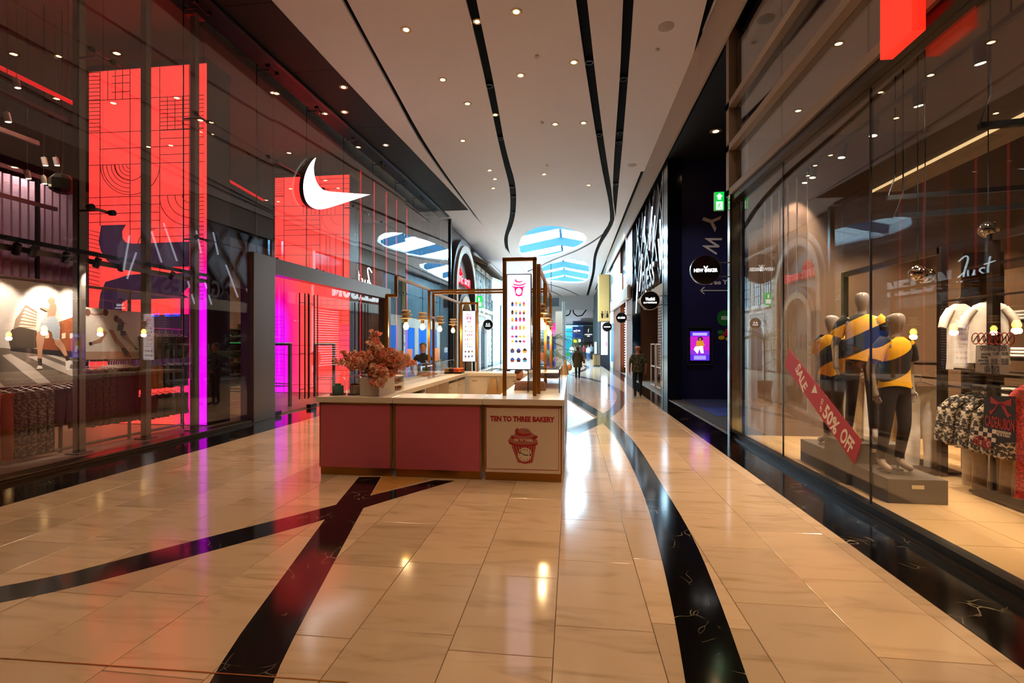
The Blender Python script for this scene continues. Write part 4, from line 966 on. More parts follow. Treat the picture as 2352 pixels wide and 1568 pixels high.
# ---- brass frames and menu screens
def brass_frame(name, label, segs, sec=.05):
    t = thing(name, label, 'stand')
    for a, b in segs: MB().bar(a, b, sec, sec).build('tube', M_BRASS, t, bevel=.004)
    return t
s_ = .028
brass_frame('menu_stand', 'brass stand around the near menu screen', [((-.9, 6.52, HT), (-.9, 6.52, 2.9)), ((-.49, 6.52, HT), (-.49, 6.52, 2.9)), ((-.9 - s_, 6.52, 2.9 - .0), (-.49 + s_, 6.52, 2.9))])
M_SCR = mat('menu_white', '#ffffff', .4, emit='#f6ecff', es=1.05, var=0)
def menu(name, label, x0, x1, y, z0, z1, sc):
    t = thing(name, label, 'screen')
    MB().box(x0, x1, y + .004, y + .09, z0, z1).build('housing', M_BLACKM, t); MB().box(x0 + .01, x1 - .01, y - .002, y + .004, z0 + .012, z1 - .012).build('display', M_SCR, t)
    W_, H_ = x1 - x0, z1 - z0; rr = random.Random(5)
    def E(n, c): return mat('menu_' + n, c, .5, emit=c, es=1.0, var=0)
    pk = E('pink', '#e0187c'); cols = [E(*q) for q in (('orange', '#e8a040'), ('brown', '#7a4a34'), ('rose', '#e0489a'), ('yellow', '#e8c83a'), ('navy', '#3c5a9a'), ('choc', '#4a2e28'), ('red', '#d8304a'), ('teal', '#48a0b8'), ('lilac', '#c8b0e8'))]
    def P(u, v): return (x0 + W_ * u, z1 - H_ * v)
    def flt(n, pts, m, lay=1): MB().prism([P(*p) for p in pts], y - .002 - .001 * lay, y - .002 - .001 * lay + .0008, 'y').build(n, m, t)
    flt('logo_case', [(.31, .135), (.69, .135), (.63, .225), (.5, .235), (.38, .225)], pk); flt('logo_clock', [(.5 + .12 * math.cos(a * .5), .183 + .036 * math.sin(a * .5)) for a in range(13)], M_SCR, 2)
    flt('logo_swirl', [(.2, .118), (.3, .132), (.5, .14), (.7, .132), (.78, .122), (.72, .14), (.5, .15), (.28, .143)], pk); flt('logo_swirl', [(.24, .095), (.3, .105), (.5, .115), (.68, .108), (.76, .092), (.78, .1), (.7, .118), (.5, .126), (.3, .117)], pk)
    flt('logo_swirl', [(.35, .055), (.34, .075), (.42, .088), (.55, .09), (.64, .082), (.66, .074), (.5, .08), (.4, .07), (.39, .056)], pk)
    for r_, v in enumerate([.315, .40, .475, .56, .65, .70, .80, .895]):
        n = 3 if r_ > 5 else 4
        for k in range(n):
            u = .24 + k * (.155 if n == 4 else .25); c1, c2 = rr.choice(cols), rr.choice(cols)
            if r_ in (4, 5): flt('menu_item', [(u - .065, v), (u, v - .012), (u + .065, v), (u + .05, v + .012), (u - .02, v + .014)], c1)
            else:
                w = .05 if n == 4 else .085
                flt('menu_item', [(u - w, v), (u + w, v), (u + w * .7, v + .022), (u - w * .7, v + .022)], c1); flt('menu_item', [(u - w * 1.1, v), (u - w * .7, v - .015), (u, v - .027), (u + w * .7, v - .015), (u + w * 1.1, v)], c2)
            flt('menu_caption', [(u - .05, v + .031), (u + .05, v + .031), (u + .05, v + .034), (u - .05, v + .034)], cols[8])
        flt('menu_price', [(.84, v - .01), (.93, v - .01), (.93, v - .004), (.84, v - .004)], cols[8]); flt('menu_price', [(.84, v + .01), (.93, v + .01), (.93, v + .016), (.84, v + .016)], cols[8])
    return t
menu('menu_screen', 'lit cupcake menu screen on the near front corner of the kiosk', -.872, -.535, 6.5, 1.40, 2.70, 1)
brass_frame('menu_stand', 'brass stand around the far menu screen', [((-2.79, 12.1, HT), (-2.79, 12.1, 2.79)), ((-2.37, 12.1, HT), (-2.37, 12.1, 2.79)), ((-2.79 - s_, 12.1, 2.79), (-2.37 + s_, 12.1, 2.79))])
menu('menu_screen', 'lit cupcake menu screen at the far left corner of the kiosk', -2.75, -2.41, 12.06, 1.3, 2.6, 1)
XLP, XRP = -2.88, -.46
brass_frame('lamp_gantry', 'left near brass lamp frame over the glass display', [((XLP - .12, 7.62, HT), (XLP - .12, 7.62, 2.55)), ((XLP - .14, 7.62, 2.55), (XLP, 7.72, 2.55)), ((XLP, 7.72, 2.53), (XLP, 7.72, 2.88)), ((XLP, 7.7, 2.86), (XLP, 9.62, 2.86)), ((XLP, 9.6, HT), (XLP, 9.6, 2.86))])
brass_frame('lamp_gantry', 'left far brass lamp frame beside the far menu screen', [((XLP, 9.92, HT), (XLP, 9.92, 2.82)), ((XLP, 9.9, 2.82), (XLP, 12.4, 2.82)), ((XLP, 12.4, 2.1), (XLP, 12.4, 2.84)), ((XLP, 9.63, 2.3), (XLP, 9.9, 2.3)), ((XLP + .1, 12.32, HT), (XLP + .1, 12.32, 2.1))])
brass_frame('gantry_link', 'brass cross rail between left and right lamp frames', [((XLP + .03, 9.6, 2.84), (XRP - .03, 9.6, 2.84)), ((XLP + .03, 9.72, 2.8), (XRP - .03, 9.72, 2.8))], .04)
brass_frame('lamp_gantry', 'right brass lamp frame with three posts', [((XRP, 6.85, HT), (XRP, 6.85, 2.86)), ((XRP, 6.85, 2.86), (XRP, 11.1, 2.86)), ((XRP, 8.7, HT), (XRP, 8.7, 2.86)), ((XRP, 10.9, HT), (XRP, 10.9, 2.86))], .055)
# ---- pendant lamps
M_WOODL = mat('lamp_wood', '#c8b49a', .5, var=.1)
M_BULB = mat('bulb_glow', '#ffe8b0', .2, emit='#ffc050', es=22, var=0)
ring_me = MB().lathe([(.05, .25), (.062, .25), (.085, .23), (.06, .215), (.06, .19), (.095, .18), (.095, .165), (.06, .15), (.06, .125), (.11, .115), (.11, .1), (.04, .095), (.04, .09)], n=18).mesh('shade_rings')
for p_ in ring_me.polygons: p_.use_smooth = False
def pendant(x, y, zr, zb, label, group):
    t = thing('pendant_lamp', label, 'lamp', (x, y, zb), group=group)
    link('shade_rings', ring_me, M_WOODL, t); MB().lathe([(.0, .1), (.03, .1), (.03, .04), (.02, .03), (0, .03)], n=12).build('socket', M_BRASS, t, smooth=True)
    MB().lathe([(.0, .03), (.018, .03), (.04, -.01), (.048, -.04), (.04, -.075), (.02, -.092), (0, -.095)], n=16).build('bulb', M_BULB, t, smooth=True)
    MB().tube([(0, 0, .25), (0, 0, zr - zb)], .005, 5).build('cord', M_BLACKM, t)
    l = bpy.data.lights.new('bulb_light', 'POINT'); l.energy = 14; l.color = WARM2; l.shadow_soft_size = .05
    o = bpy.data.objects.new('bulb_light', l); COL.objects.link(o); o.location = (x, y, zb - .13)
nm4 = ('first', 'second', 'third', 'fourth')
for k, (u, v) in enumerate([(940, 714), (978, 726), (1012, 731), (1038, 737)]):
    y = (8.2, 9.15, 10.4, 11.6)[k]
    pendant(XLP, y, 2.83, 2.1 + (0, .02, .02, .02)[k], 'stacked ring pendant lamp on the left frame, %s from the flowers' % nm4[k], 'left pendant lamps')
for k, y in enumerate([7.4, 8.1, 9.3, 10.3]):
    pendant(XRP, y, 2.83, (2.12, 2.08, 2.08, 2.02)[k], 'stacked ring pendant lamp on the right frame, %s from the near menu' % nm4[k], 'right pendant lamps')
# ---- glass displays
def glass_case(name, label, x0, x1, y0, y1, z0, z1, n=4, top=True):
    t = thing(name, label, 'display case')
    for k in range(n):
        a, b = y0 + (y1 - y0) * k / n, y0 + (y1 - y0) * (k + 1) / n
        MB().box(x0, x0 + .006, a + .004, b - .004, z0, z1).build('side_pane', M_GLASS2, t)
        if top: MB().box(x0, x1, a + .004, b - .004, z1, z1 + .008).build('top_pane', M_GLASS, t)
        MB().box(x1 - .006, x1, a + .004, b - .004, z0, z0 + (z1 - z0) * .9).build('side_pane', M_GLASS2, t)
    for y in (y0, y1): MB().box(x0, x1, y - .003, y + .003, z0, z1).build('end_pane', M_GLASS2, t)
    return t
glass_case('glass_display', 'long glass display case on the left worktop', -3.2, -2.82, 7.15, 11.5, HT, HT + .32)
rc = glass_case('glass_display', 'glass box with dark edges on the right worktop', -.62, -.17, 6.95, 9.6, HT, HT + .34, 2)
for (x, y) in [(-.17, 6.95), (-.62, 6.95)]: MB().box(x - .006, x + .006, y - .006, y + .006, HT, HT + .34).build('edge_strip', M_BLACKM, rc)
MB().box(-.62, -.17, 6.944, 6.956, HT + .334, HT + .346).build('edge_strip', M_BLACKM, rc)
for k, z in enumerate((HT + .16, HT + .24)): MB().box(-.6, -.2, 7.6, 9.4, z, z + .008).build('shelf', mat('shelf_amber', '#c8a868', .3), rc)
bxm = mat('kraft_pink', '#b08878', .6)
t = thing('cake_box', 'long kraft cake box with printed line inside the glass box', 'box', (-.62, 7.35, HT))
MB().prism([(-.32, 0), (.32, 0), (.29, .12), (-.29, .12)], -.09, .09, 'y').build('carton', bxm, t); MB().box(-.27, .27, -.03, .05, .12, .135).build('flap', bxm, t)
text('print', 'TENTOTHREEBAKERY.COM', .04, mat('print_brown', '#5a3a30', .6), (0, -.091, .035), FRONT, t, depth=.001, fit=(.4, .025))
t.location.x = -.62; t.scale = (.75, 1, 1)
# rows of doughnuts on trays
M_DON = [mat('donut_' + n, c, .5, bump=.3) for n, c in (('orange', '#d0601c'), ('red', '#a83018'), ('green', '#8a9a4a'), ('choc', '#3a1e14'), ('tan', '#c08848'))]
don_me = [None] * 5
for q in range(5):
    mb = MB(); R_, r_ = .042, .024; vs = []; fs = []
    for i in range(12):
        for j in range(7):
            a, b = 2 * PI * i / 12, 2 * PI * j / 7; vs.append(((R_ + r_ * math.cos(b)) * math.cos(a), (R_ + r_ * math.cos(b)) * math.sin(a), r_ + r_ * math.sin(b)))
    for i in range(12):
        for j in range(7): fs.append((i * 7 + j, ((i + 1) % 12) * 7 + j, ((i + 1) % 12) * 7 + (j + 1) % 7, i * 7 + (j + 1) % 7))
    don_me[q] = mb.add(vs, fs).mesh('doughnut'); don_me[q].polygons.foreach_set('use_smooth', [True] * len(don_me[q].polygons)); don_me[q].materials.append(M_DON[q])
tag(MB().box(-2.98, -2.56, 11.12, 11.48, HT + .001, HT + .03).build('pastry_tray', M_BLACKM, bevel=.004), 'dark tray of doughnuts at the far end of the left worktop', 'tray')
for i in range(4):
    for j in range(3):
        q = [2, 3, 0, 0][i] if j else [2, 3, 1, 0][i]
        for lv in range(2):
            tag(link('doughnut', don_me[q], None, loc=(-2.92 + i * .1, 11.2 + j * .1, HT + .031 + lv * .05)), '%s doughnut piled on the dark far tray' % ('orange', 'red', 'green', 'chocolate')[q], 'doughnut', 'doughnuts on the far tray')
tag(MB().box(-3.17, -2.86, 9.9, 10.4, HT + .001, HT + .02).build('pastry_tray', M_WHITE), 'pale tray of pastries inside the long glass display', 'tray')
for i in range(2):
    for j in range(4): tag(link('doughnut', don_me[1], None, loc=(-3.1 + i * .12, 9.97 + j * .12, HT + .021)), 'red glazed doughnut on the pale tray in the glass display', 'doughnut', 'doughnuts on the pale tray')
for k, (x, y) in enumerate([(-3.0, 8.75), (-3.0, 10.6)]):
    t = thing('menu_holder', ('upright card holder on the glass display near the flowers', 'upright card holder on the glass display by the far screen')[k], 'card holder', (x, y, HT + .33))
    MB().box(-.05, .05, -.004, .004, 0, .28).build('card', mat('card_pink', '#d8a8a0', .5), t); MB().box(-.08, .08, -.05, .05, 0, .012).build('base', M_WOODL, t)
# ---- flower pot
pot = thing('flower_arrangement', 'peach pink blossom bouquet in a white square pot', 'flowers', (-2.69, 6.5, HT))
M_POTW = mat('pot_white', '#c9beb6', .5, var=.02)
mb = MB().prism([(-.135, -.29), (.135, -.29), (.135, .29), (-.135, .29)], 0, .25).build('pot', M_POTW, pot, bevel=.004)
MB().box(-.12, .12, -.27, .27, .25, .253).build('soil', M_BLACKM, pot)
M_BLOS = [mat('blossom_' + n, c, .7, var=.2, vscale=30) for n, c in (('peach', '#ffb296'), ('pink', '#ff9c88'), ('light', '#ffcab0'))]
rr = random.Random(11)
bl_me = []
for q in range(6):
    mb = MB()
    for p in range(7):
        th, ph = rr.uniform(0, 2 * PI), math.acos(rr.uniform(-1, 1)); c = Vector((math.sin(ph) * math.cos(th), math.sin(ph) * math.sin(th), math.cos(ph))) * .03
        nrm = c.normalized(); a = nrm.orthogonal().normalized(); b = nrm.cross(a); vs = [c - nrm * .006]; fs = []
        for k in range(10):
            an = 2 * PI * k / 10; rd = .024 if k % 2 == 0 else .013
            vs.append(c + (a * math.cos(an) + b * math.sin(an)) * rd + nrm * (.004 if k % 2 else -.004))
        for k in range(10): fs.append((0, 1 + k, 1 + (k + 1) % 10))
        mb.add(vs, fs)
    me = mb.mesh('blossom'); me.materials.append(M_BLOS[q % 3]); bl_me.append(me)
tips = []
for k in range(11):
    a = 2 * PI * k / 11 + rr.uniform(-.2, .2); e = rr.uniform(.35, 1.45) if k % 3 else rr.uniform(.1, .6); R_ = rr.uniform(.36, .5)
    d = Vector((math.cos(a) * math.cos(e), math.sin(a) * math.cos(e), math.sin(e)))
    base = Vector((rr.uniform(-.06, .06), rr.uniform(-.1, .1), .25)); tip = Vector((0, 0, .3)) + Vector((d.x * R_ * 1.0, d.y * R_, d.z * R_ * .95)); mid = base.lerp(tip, .5) + Vector((0, 0, .06))
    pts = [base, mid, tip]; MB().tube(pts, [.006, .005, .003], 5).build('twig', mat('twig_brown', '#3a241a', .7), pot); tips.append((base, mid, tip))
tips.append((Vector((.05, -.1, .25)), Vector((.1, -.2, .27)), Vector((.13, -.3, .12)))); tips.append((Vector((0, 0, .3)), Vector((-.02, 0, .5)), Vector((-.02, -.02, .82))))
cnt = 0
for base, mid, tip in tips:
    for k in range(23):
        f = .28 + .76 * k / 23; p = (base.lerp(mid, f * 2) if f < .5 else mid.lerp(tip, f * 2 - 1)) + Vector((rr.gauss(0, .045), rr.gauss(0, .045), rr.gauss(0, .04)))
        if p.z < .27 and abs(p.x) < .14 and p.y > -.3: p.z = .28
        o = link('blossom', bl_me[cnt % 6], None, pot, loc=p); o.rotation_euler = (rr.uniform(0, 6), rr.uniform(0, 6), rr.uniform(0, 6)); s = rr.uniform(1.3, 2.1); o.scale = (s, s, s); cnt += 1
for k in range(12):
    b_, m_, t_ = tips[k]; p = m_.lerp(t_, rr.uniform(.2, 1.1)) + Vector((rr.gauss(0, .04), rr.gauss(0, .04), .02))
    o = MB().add([(0, 0, 0), (.02, .035, .006), (0, .09, -.01), (-.02, .035, .006)], [(0, 1, 2), (0, 2, 3)]).build('leaf', mat('leaf_olive', '#6a6a20', .6), pot, loc=p); o.rotation_euler = (rr.uniform(0, 6), rr.uniform(0, 6), rr.uniform(0, 6))
# ---- cakes under glass bells
def cake(x, y, label, body, drip, topc):
    t = thing('cake_dome', label, 'cake dome', (x, y, HT))
    MB().lathe([(0, 0), (.105, 0), (.108, .008), (.105, .018), (0, .018)], n=28).build('base', M_BRASS if False else mat('walnut_base', '#5a3418', .5), t, smooth=True)
    ck = MB().lathe([(0, .019), (.074, .019), (.076, .03), (.075, .118), (.068, .128), (0, .13)], n=24).build('cake', body, t, smooth=True)
    for k in range(16):
        a = 2 * PI * k / 16; h = rr.uniform(.02, .07)
        if drip: MB().tube([(.075 * math.cos(a), .075 * math.sin(a), .124), (.077 * math.cos(a), .077 * math.sin(a), .124 - h)], .007, 6).build('drip', drip, ck)
    for k in range(8):
        a = rr.uniform(0, 6); r_ = rr.uniform(0, .055); MB().ell((r_ * math.cos(a), r_ * math.sin(a), .14), .014, .014, .016, 8, 5).build('topping', topc[k % len(topc)], ck, smooth=True)
    MB().lathe([(.1, .02), (.1, .19), (.085, .235), (.05, .258), (.012, .265), (.012, .275), (.02, .285), (.012, .297), (0, .298)], n=28).build('glass_bell', glass('bell_glass', (.95, .97, .97), .1, 3.), t, smooth=True)
cake(-3.21, 6.36, 'glass bell over a turquoise cake, beside the pink screen reflection', mat('icing_teal', '#5e8c88', .6, bump=.5, bscale=90), None, [mat('icing_teal'), mat('icing_green', '#6a8a50', .6)])
cake(-2.975, 6.4, 'glass bell over a white drip cake with red berries', mat('icing_white', '#dcc8b8', .5), mat('icing_rose', '#c09088', .5), [mat('berry_red', '#b02028', .4), mat('berry_green', '#4a6a28', .5)])
cake(-3.05, 6.8, 'glass bell over a plain white cake behind the flower pot', mat('icing_white'), None, [mat('berry_red')])
for k in range(2):
    t = thing('cookie_box', 'clear plastic box of cookies right of the flower pot, %s one' % ('lower', 'upper')[k], 'box', (-2.68, 7.15, HT + k * .115), group='cookie boxes')
    MB().prism([(-.09, -.11), (.09, -.11), (.09, .11), (-.09, .11)], 0, .09).build('tub', glass('tub_plastic', (.9, .86, .8), .08), t); MB().box(-.1, .1, -.12, .12, .09, .105).build('lid', mat('lid_cream', '#d8bc98', .4), t, bevel=.004)
    for j in range(5): MB().ell((-.05 + .025 * j, -.06 + .03 * j, .035), .03, .03, .028, 8, 5).build('cookie', M_DON[0 if j % 2 else 4], t, smooth=True)
# ================================================================ PEOPLE
def skin_body(joints, edges, radii, root, subdiv=2):
    names = list(joints); idx = {n: i for i, n in enumerate(names)}
    me = bpy.data.meshes.new('body'); me.from_pydata([joints[n] for n in names], [(idx[a], idx[b]) for a, b in edges], []); me.update()
    o = bpy.data.objects.new('body_tmp', me); COL.objects.link(o)
    o.modifiers.new('skin', 'SKIN'); o.modifiers['skin'].use_smooth_shade = True
    if not me.skin_vertices: 
        bpy.context.view_layer.objects.active = o
    for n in names:
        r = radii[n]; r = (r, r) if not isinstance(r, tuple) else r
        me.skin_vertices[0].data[idx[n]].radius = r; me.skin_vertices[0].data[idx[n]].use_root = (n == root)
    s = o.modifiers.new('sub', 'SUBSURF'); s.levels = subdiv; s.render_levels = subdiv
    dg = bpy.context.evaluated_depsgraph_get(); dg.update(); out = bpy.data.meshes.new_from_object(o.evaluated_get(dg))
    bpy.data.objects.remove(o); out.polygons.foreach_set('use_smooth', [True] * len(out.polygons)); return out
BASE = dict(pelvis=(0, 0, .98), waist=(0, 0, 1.1), chest=(0, .0, 1.3), neckb=(0, .01, 1.45), neck=(0, 0, 1.52), jaw=(0, -.015, 1.585), head=(0, -.005, 1.67), crown=(0, .01, 1.735),
            shL=(.17, .0, 1.41), elL=(.23, .03, 1.14), wrL=(.24, -.03, .9), haL=(.24, -.05, .82), shR=(-.17, .0, 1.41), elR=(-.23, .03, 1.14), wrR=(-.24, -.03, .9), haR=(-.24, -.05, .82),
            hipL=(.09, 0, .92), knL=(.1, -.02, .51), anL=(.1, .02, .09), toL=(.11, -.15, .04), hipR=(-.09, 0, .92), knR=(-.1, -.02, .51), anR=(-.1, .02, .09), toR=(-.11, -.15, .04))
EDG = [('pelvis', 'waist'), ('waist', 'chest'), ('chest', 'neckb'), ('neckb', 'neck'), ('neck', 'jaw'), ('jaw', 'head'), ('head', 'crown')]
for q in 'LR':
    EDG += [('chest', 'sh' + q), ('sh' + q, 'el' + q), ('el' + q, 'wr' + q), ('wr' + q, 'ha' + q), ('pelvis', 'hip' + q), ('hip' + q, 'kn' + q), ('kn' + q, 'an' + q), ('an' + q, 'to' + q)]
RAD = dict(pelvis=(.16, .12), waist=(.14, .105), chest=(.17, .115), neckb=(.075, .07), neck=(.058, .06), jaw=(.078, .092), head=(.1, .118), crown=(.08, .096))
for q in 'LR': RAD.update({'sh' + q: .068, 'el' + q: .045, 'wr' + q: .032, 'ha' + q: .036, 'hip' + q: .095, 'kn' + q: .062, 'an' + q: .045, 'to' + q: (.045, .032)})
def person(name, label, cat, loc, rz, height, pose, paint, mats, rad=None, hair=None, group=None, hands=True, subdiv=2):
    J = dict(BASE); J.update(pose or {}); Rr = dict(RAD); Rr.update(rad or {})
    k = height / 1.79
    me = skin_body({n: tuple(c * k for c in p) for n, p in J.items()}, EDG, {n: tuple(x * k for x in r) if isinstance(r, tuple) else r * k for n, r in Rr.items()}, 'pelvis', subdiv)
    for m in mats: me.materials.append(m)
    for p in me.polygons: p.material_index = paint(p.center / k)
    t = thing(name, label, cat, loc, rz, group)
    link('body', me, None, t)
    if hair:
        hc = Vector(J['head']) * k; mb = MB(); nu, nv = 14, 8; vs = []; fs = []
        for j in range(nv + 1):
            tt = PI * .62 * j / nv
            for i in range(nu):
                a = 2 * PI * i / nu; front = max(0, -math.sin(a)); lim = 1 - .45 * front * (j / nv)
                vs.append((hc.x + .097 * k * math.sin(tt * lim) * math.cos(a), hc.y + .012 * k + .112 * k * math.sin(tt * lim) * math.sin(a), hc.z + .012 * k + .105 * k * math.cos(tt * lim)))
        for j in range(nv):
            for i in range(nu): fs.append((j * nu + i, (j + 1) * nu + i, (j + 1) * nu + (i + 1) % nu, j * nu + (i + 1) % nu))
        mb.add(vs, fs).build('hair', hair, t, smooth=True)
    if hands:
        for q, sg in (('L', 1), ('R', -1)):
            w, h = Vector(J['wr' + q]) * k, Vector(J['ha' + q]) * k; d = (h - w).normalized(); side = d.cross(Vector((sg, 0, 0)))
            if side.length < .1: side = d.cross(Vector((0, 1, 0)))
            side.normalize(); mb = MB(); bend = Vector((-sg, 0, 0)) * .018
            for fi in range(4):
                o_ = h + side * (.026 - .0175 * fi) * k; L_ = (.065, .075, .07, .055)[fi] * k
                mb.tube([o_, o_ + d * L_ * .5 + bend * .3, o_ + d * L_ * .95 + bend], [.0095 * k, .009 * k, .007 * k], 6)
            mb.tube([w.lerp(h, .5) + side * .025 * k, w.lerp(h, .8) + side * .05 * k, h + side * .05 * k + d * .03 * k], [.011 * k, .010 * k, .008 * k], 6)
            mb.build('fingers', mats[0], t, smooth=True)
    return t
M_SKIN = mat('skin_light', '#b98062', .55, var=.05); M_SKINT = mat('skin_tan', '#9a5f42', .55, var=.05)
M_BLKC = mat('cloth_black', '#121114', .85, var=.2, bump=.2); M_HAIRB = mat('hair_brown', '#2c1a10', .6, var=.3, vscale=60); M_HAIRL = mat('hair_auburn', '#4e3020', .6, var=.3, vscale=60)
M_SHOE = mat('shoe_black', '#0c0b0b', .4)
# staff member behind the glass display
def paint_staff(c):
    if c.z > 1.475: return 0
    if abs(c.x) > .27 and c.z < .98: return 0
    return 1 if c.z > .1 else 2
loc = aty(972, 790, 12.55)
stf = person('person', 'person in black polo shirt with name badge behind the glass display', 'person', (loc.x, 12.55, 0), .25, 1.80, dict(elL=(.3, -.04, 1.16), wrL=(.27, -.2, 1.02), haL=(.25, -.27, 1.0), elR=(-.3, -.04, 1.16), wrR=(-.27, -.2, 1.02), haR=(-.25, -.27, 1.0)), paint_staff, [M_SKIN, M_BLKC, M_SHOE], hair=M_HAIRB)
MB().box(.06, .13, -.128, -.12, 1.285, 1.315).build('name_badge', mat('badge_white', '#e8e4e0', .4), stf)
mb = MB()
for s in (-1, 1): mb.tube([(s * .036 + .028 * math.cos(a * PI / 6), -.1, 1.687 + .02 * math.sin(a * PI / 6)) for a in range(12)], .0035, 4, closed=True); mb.tube([(s * .064, -.1, 1.69), (s * .088, 0, 1.69)], .003, 4)
mb.tube([(-.01, -.102, 1.69), (.01, -.102, 1.69)], .003, 4); mb.build('glasses', M_BLACKM, stf)
MB().tube([(0, -.09, 1.695), (0, -.112, 1.655), (0, -.098, 1.645)], [.01, .014, .01], 6).build('nose', M_SKIN, stf, smooth=True)
for s in (-1, 1):
    MB().ell((s * .035, -.088, 1.687), .012, .008, .008, 8, 5).build('eye', mat('eye_dark', '#2a1c14', .3), stf, smooth=True); MB().ell((s * .085, .0, 1.675), .012, .02, .032, 8, 6).build('ear', M_SKIN, stf, smooth=True)
MB().ell((0, -.092, 1.62), .025, .008, .006, 8, 5).build('mouth', mat('lips', '#8a4a40', .5), stf, smooth=True)
MB().lathe([(.062, 1.46), (.075, 1.455), (.07, 1.5), (.06, 1.51)], n=16).build('collar', M_BLKC, stf, smooth=True)
# person half hidden behind the near menu screen, seated inside the kiosk
def paint_seat(c):
    if c.z > 1.0 and abs(c.x) < .12: return 0
    if abs(c.x) > .15 and c.z < .78 and c.z > .4: return 0
    return 1
person('person', 'seated person with bare arm hidden behind the near menu screen', 'person', (-1.19, 10.95, .0), PI / 2, 1.62, dict(pelvis=(0, .1, .5), waist=(0, .08, .64), chest=(0, .03, .86), neckb=(0, 0, 1.01), neck=(0, -.01, 1.08), jaw=(0, -.03, 1.14), head=(0, -.02, 1.22), crown=(0, 0, 1.29), shL=(.17, .02, .96), elL=(.26, -.02, .72), wrL=(.22, -.2, .78), haL=(.18, -.27, .82), shR=(-.17, .02, .96), elR=(-.24, 0, .7), wrR=(-.2, -.22, .72), haR=(-.18, -.3, .74),
       hipL=(.1, .05, .48), knL=(.13, -.36, .48), anL=(.12, -.34, .09), toL=(.12, -.5, .04), hipR=(-.1, .05, .48), knR=(-.13, -.36, .48), anR=(-.12, -.34, .09), toR=(-.12, -.5, .04)), paint_seat, [M_SKIN, M_BLKC], hair=M_HAIRB)
t = thing('stool', 'small stool under the seated person in the kiosk', 'stool', (-1.27, 10.95, 0)); MB().lathe([(0, .38), (.17, .38), (.18, .4), (.17, .42), (0, .42)], n=20).build('seat', M_WOODL, t, smooth=True)
for a in range(4): MB().tube([(.13 * math.cos(a * PI / 2 + .7), .13 * math.sin(a * PI / 2 + .7), .38), (.17 * math.cos(a * PI / 2 + .7), .17 * math.sin(a * PI / 2 + .7), 0)], .015, 6).build('leg', M_STEEL, t)
# man walking away, tropical shirt
SHIRT = camo('tropical_shirt', '#1c221a', '#55502e', 22)
def paint_man(c):
    if c.z > 1.465: return 0
    if abs(c.x) > .19 and c.z < 1.17 and not (abs(c.x) < .2 and c.z > .95): return 0
    if c.z > .93: return 1
    return 2 if c.z > .1 else 3
pm = atz(1465, 913, 0)
man = person('person', 'bald man in dark tropical shirt and black trousers walking away', 'person', pm, PI + .05, 1.74, dict(knL=(.11, -.0, .51), anL=(.1, .1, .1), toL=(.11, -.04, .03), knR=(-.1, -.06, .5), anR=(-.1, -.06, .09), toR=(-.11, -.22, .04), elL=(.27, .04, 1.15), wrL=(.27, -.02, .92), haL=(.26, -.04, .84), elR=(-.27, .04, 1.15), wrR=(-.27, -.02, .92), haR=(-.26, -.04, .84)), paint_man, [M_SKINT, SHIRT, M_BLKC, M_SHOE], rad=dict(chest=(.19, .125), waist=(.175, .125), pelvis=(.165, .125), shL=.08, shR=.08, hipL=.1, hipR=.1))
for s in (-1, 1):
    MB().ell((s * .086, .01, 1.61), .012, .02, .03, 8, 6).build('ear', M_SKINT, man, smooth=True)
    MB().lathe([(.08, -.11), (.084, -.1), (.075, .02), (.06, .04)], (s * .2, .012, 1.26), 12).build('sleeve', SHIRT, man, smooth=True)
mb = MB(); vs = []; fs = []; n = 18
for j, (z, rx, ry) in enumerate([(1.2, .185, .125), (1.05, .19, .135), (.93, .195, .14), (.84, .198, .145)]):
    for i in range(n):
        a = 2 * PI * i / n; q = 1 + .03 * math.sin(5 * a + j); vs.append((rx * q * math.cos(a), ry * q * math.sin(a) + .005, z))
for j in range(3):
    for i in range(n): fs.append((j * n + i, j * n + (i + 1) % n, (j + 1) * n + (i + 1) % n, (j + 1) * n + i))
mb.add(vs, fs).build('shirt_hem', SHIRT, man, smooth=True)
# woman walking away, olive parka
M_OLIVE = mat('parka_olive', '#4c4630', .85, var=.2, vscale=10, bump=.3)
def paint_wom(c):
    if c.z > 1.475: return 0
    if abs(c.x) > .19 and c.z < .92: return 0
    if c.z > .82: return 1
    return 2 if c.z > .14 else 0
pw = atz(1327, 873, 0)
wom = person('person', 'woman in long olive parka and black trousers walking away', 'person', pw, PI - .1, 1.66, dict(knL=(.09, -.03, .51), anL=(.08, -.0, .09), toL=(.09, -.16, .04), knR=(-.08, -.02, .5), anR=(-.08, .12, .12), toR=(-.09, -.02, .03), elL=(.25, .03, 1.14), wrL=(.24, -.06, .95), haL=(.22, -.1, .88), elR=(-.25, .03, 1.14), wrR=(-.23, -.12, 1.0), haR=(-.2, -.2, .98)), paint_wom, [M_SKIN, M_OLIVE, M_BLKC], rad=dict(chest=(.17, .12), waist=(.17, .12), shL=.075, shR=.075, elL=.06, elR=.06), hair=M_HAIRL)
mb = MB(); vs = []; fs = []; n = 20
for j, (z, rx, ry) in enumerate([(1.36, .16, .11), (1.2, .2, .14), (1.0, .21, .16), (.8, .225, .18), (.68, .23, .185)]):
    for i in range(n):
        a = 2 * PI * i / n; q = 1 + .05 * math.sin(6 * a + j * .6) * j / 4; vs.append((rx * q * math.cos(a) * .93, ry * q * math.sin(a) + .01, z * .93))
for j in range(4):
    for i in range(n): fs.append((j * n + i, j * n + (i + 1) % n, (j + 1) * n + (i + 1) % n, (j + 1) * n + i))
mb.add(vs, fs).build('coat', M_OLIVE, wom, smooth=True)
MB().ell((0, .1, 1.33), .13, .05, .09, 12, 8).build('hood', M_OLIVE, wom, smooth=True)
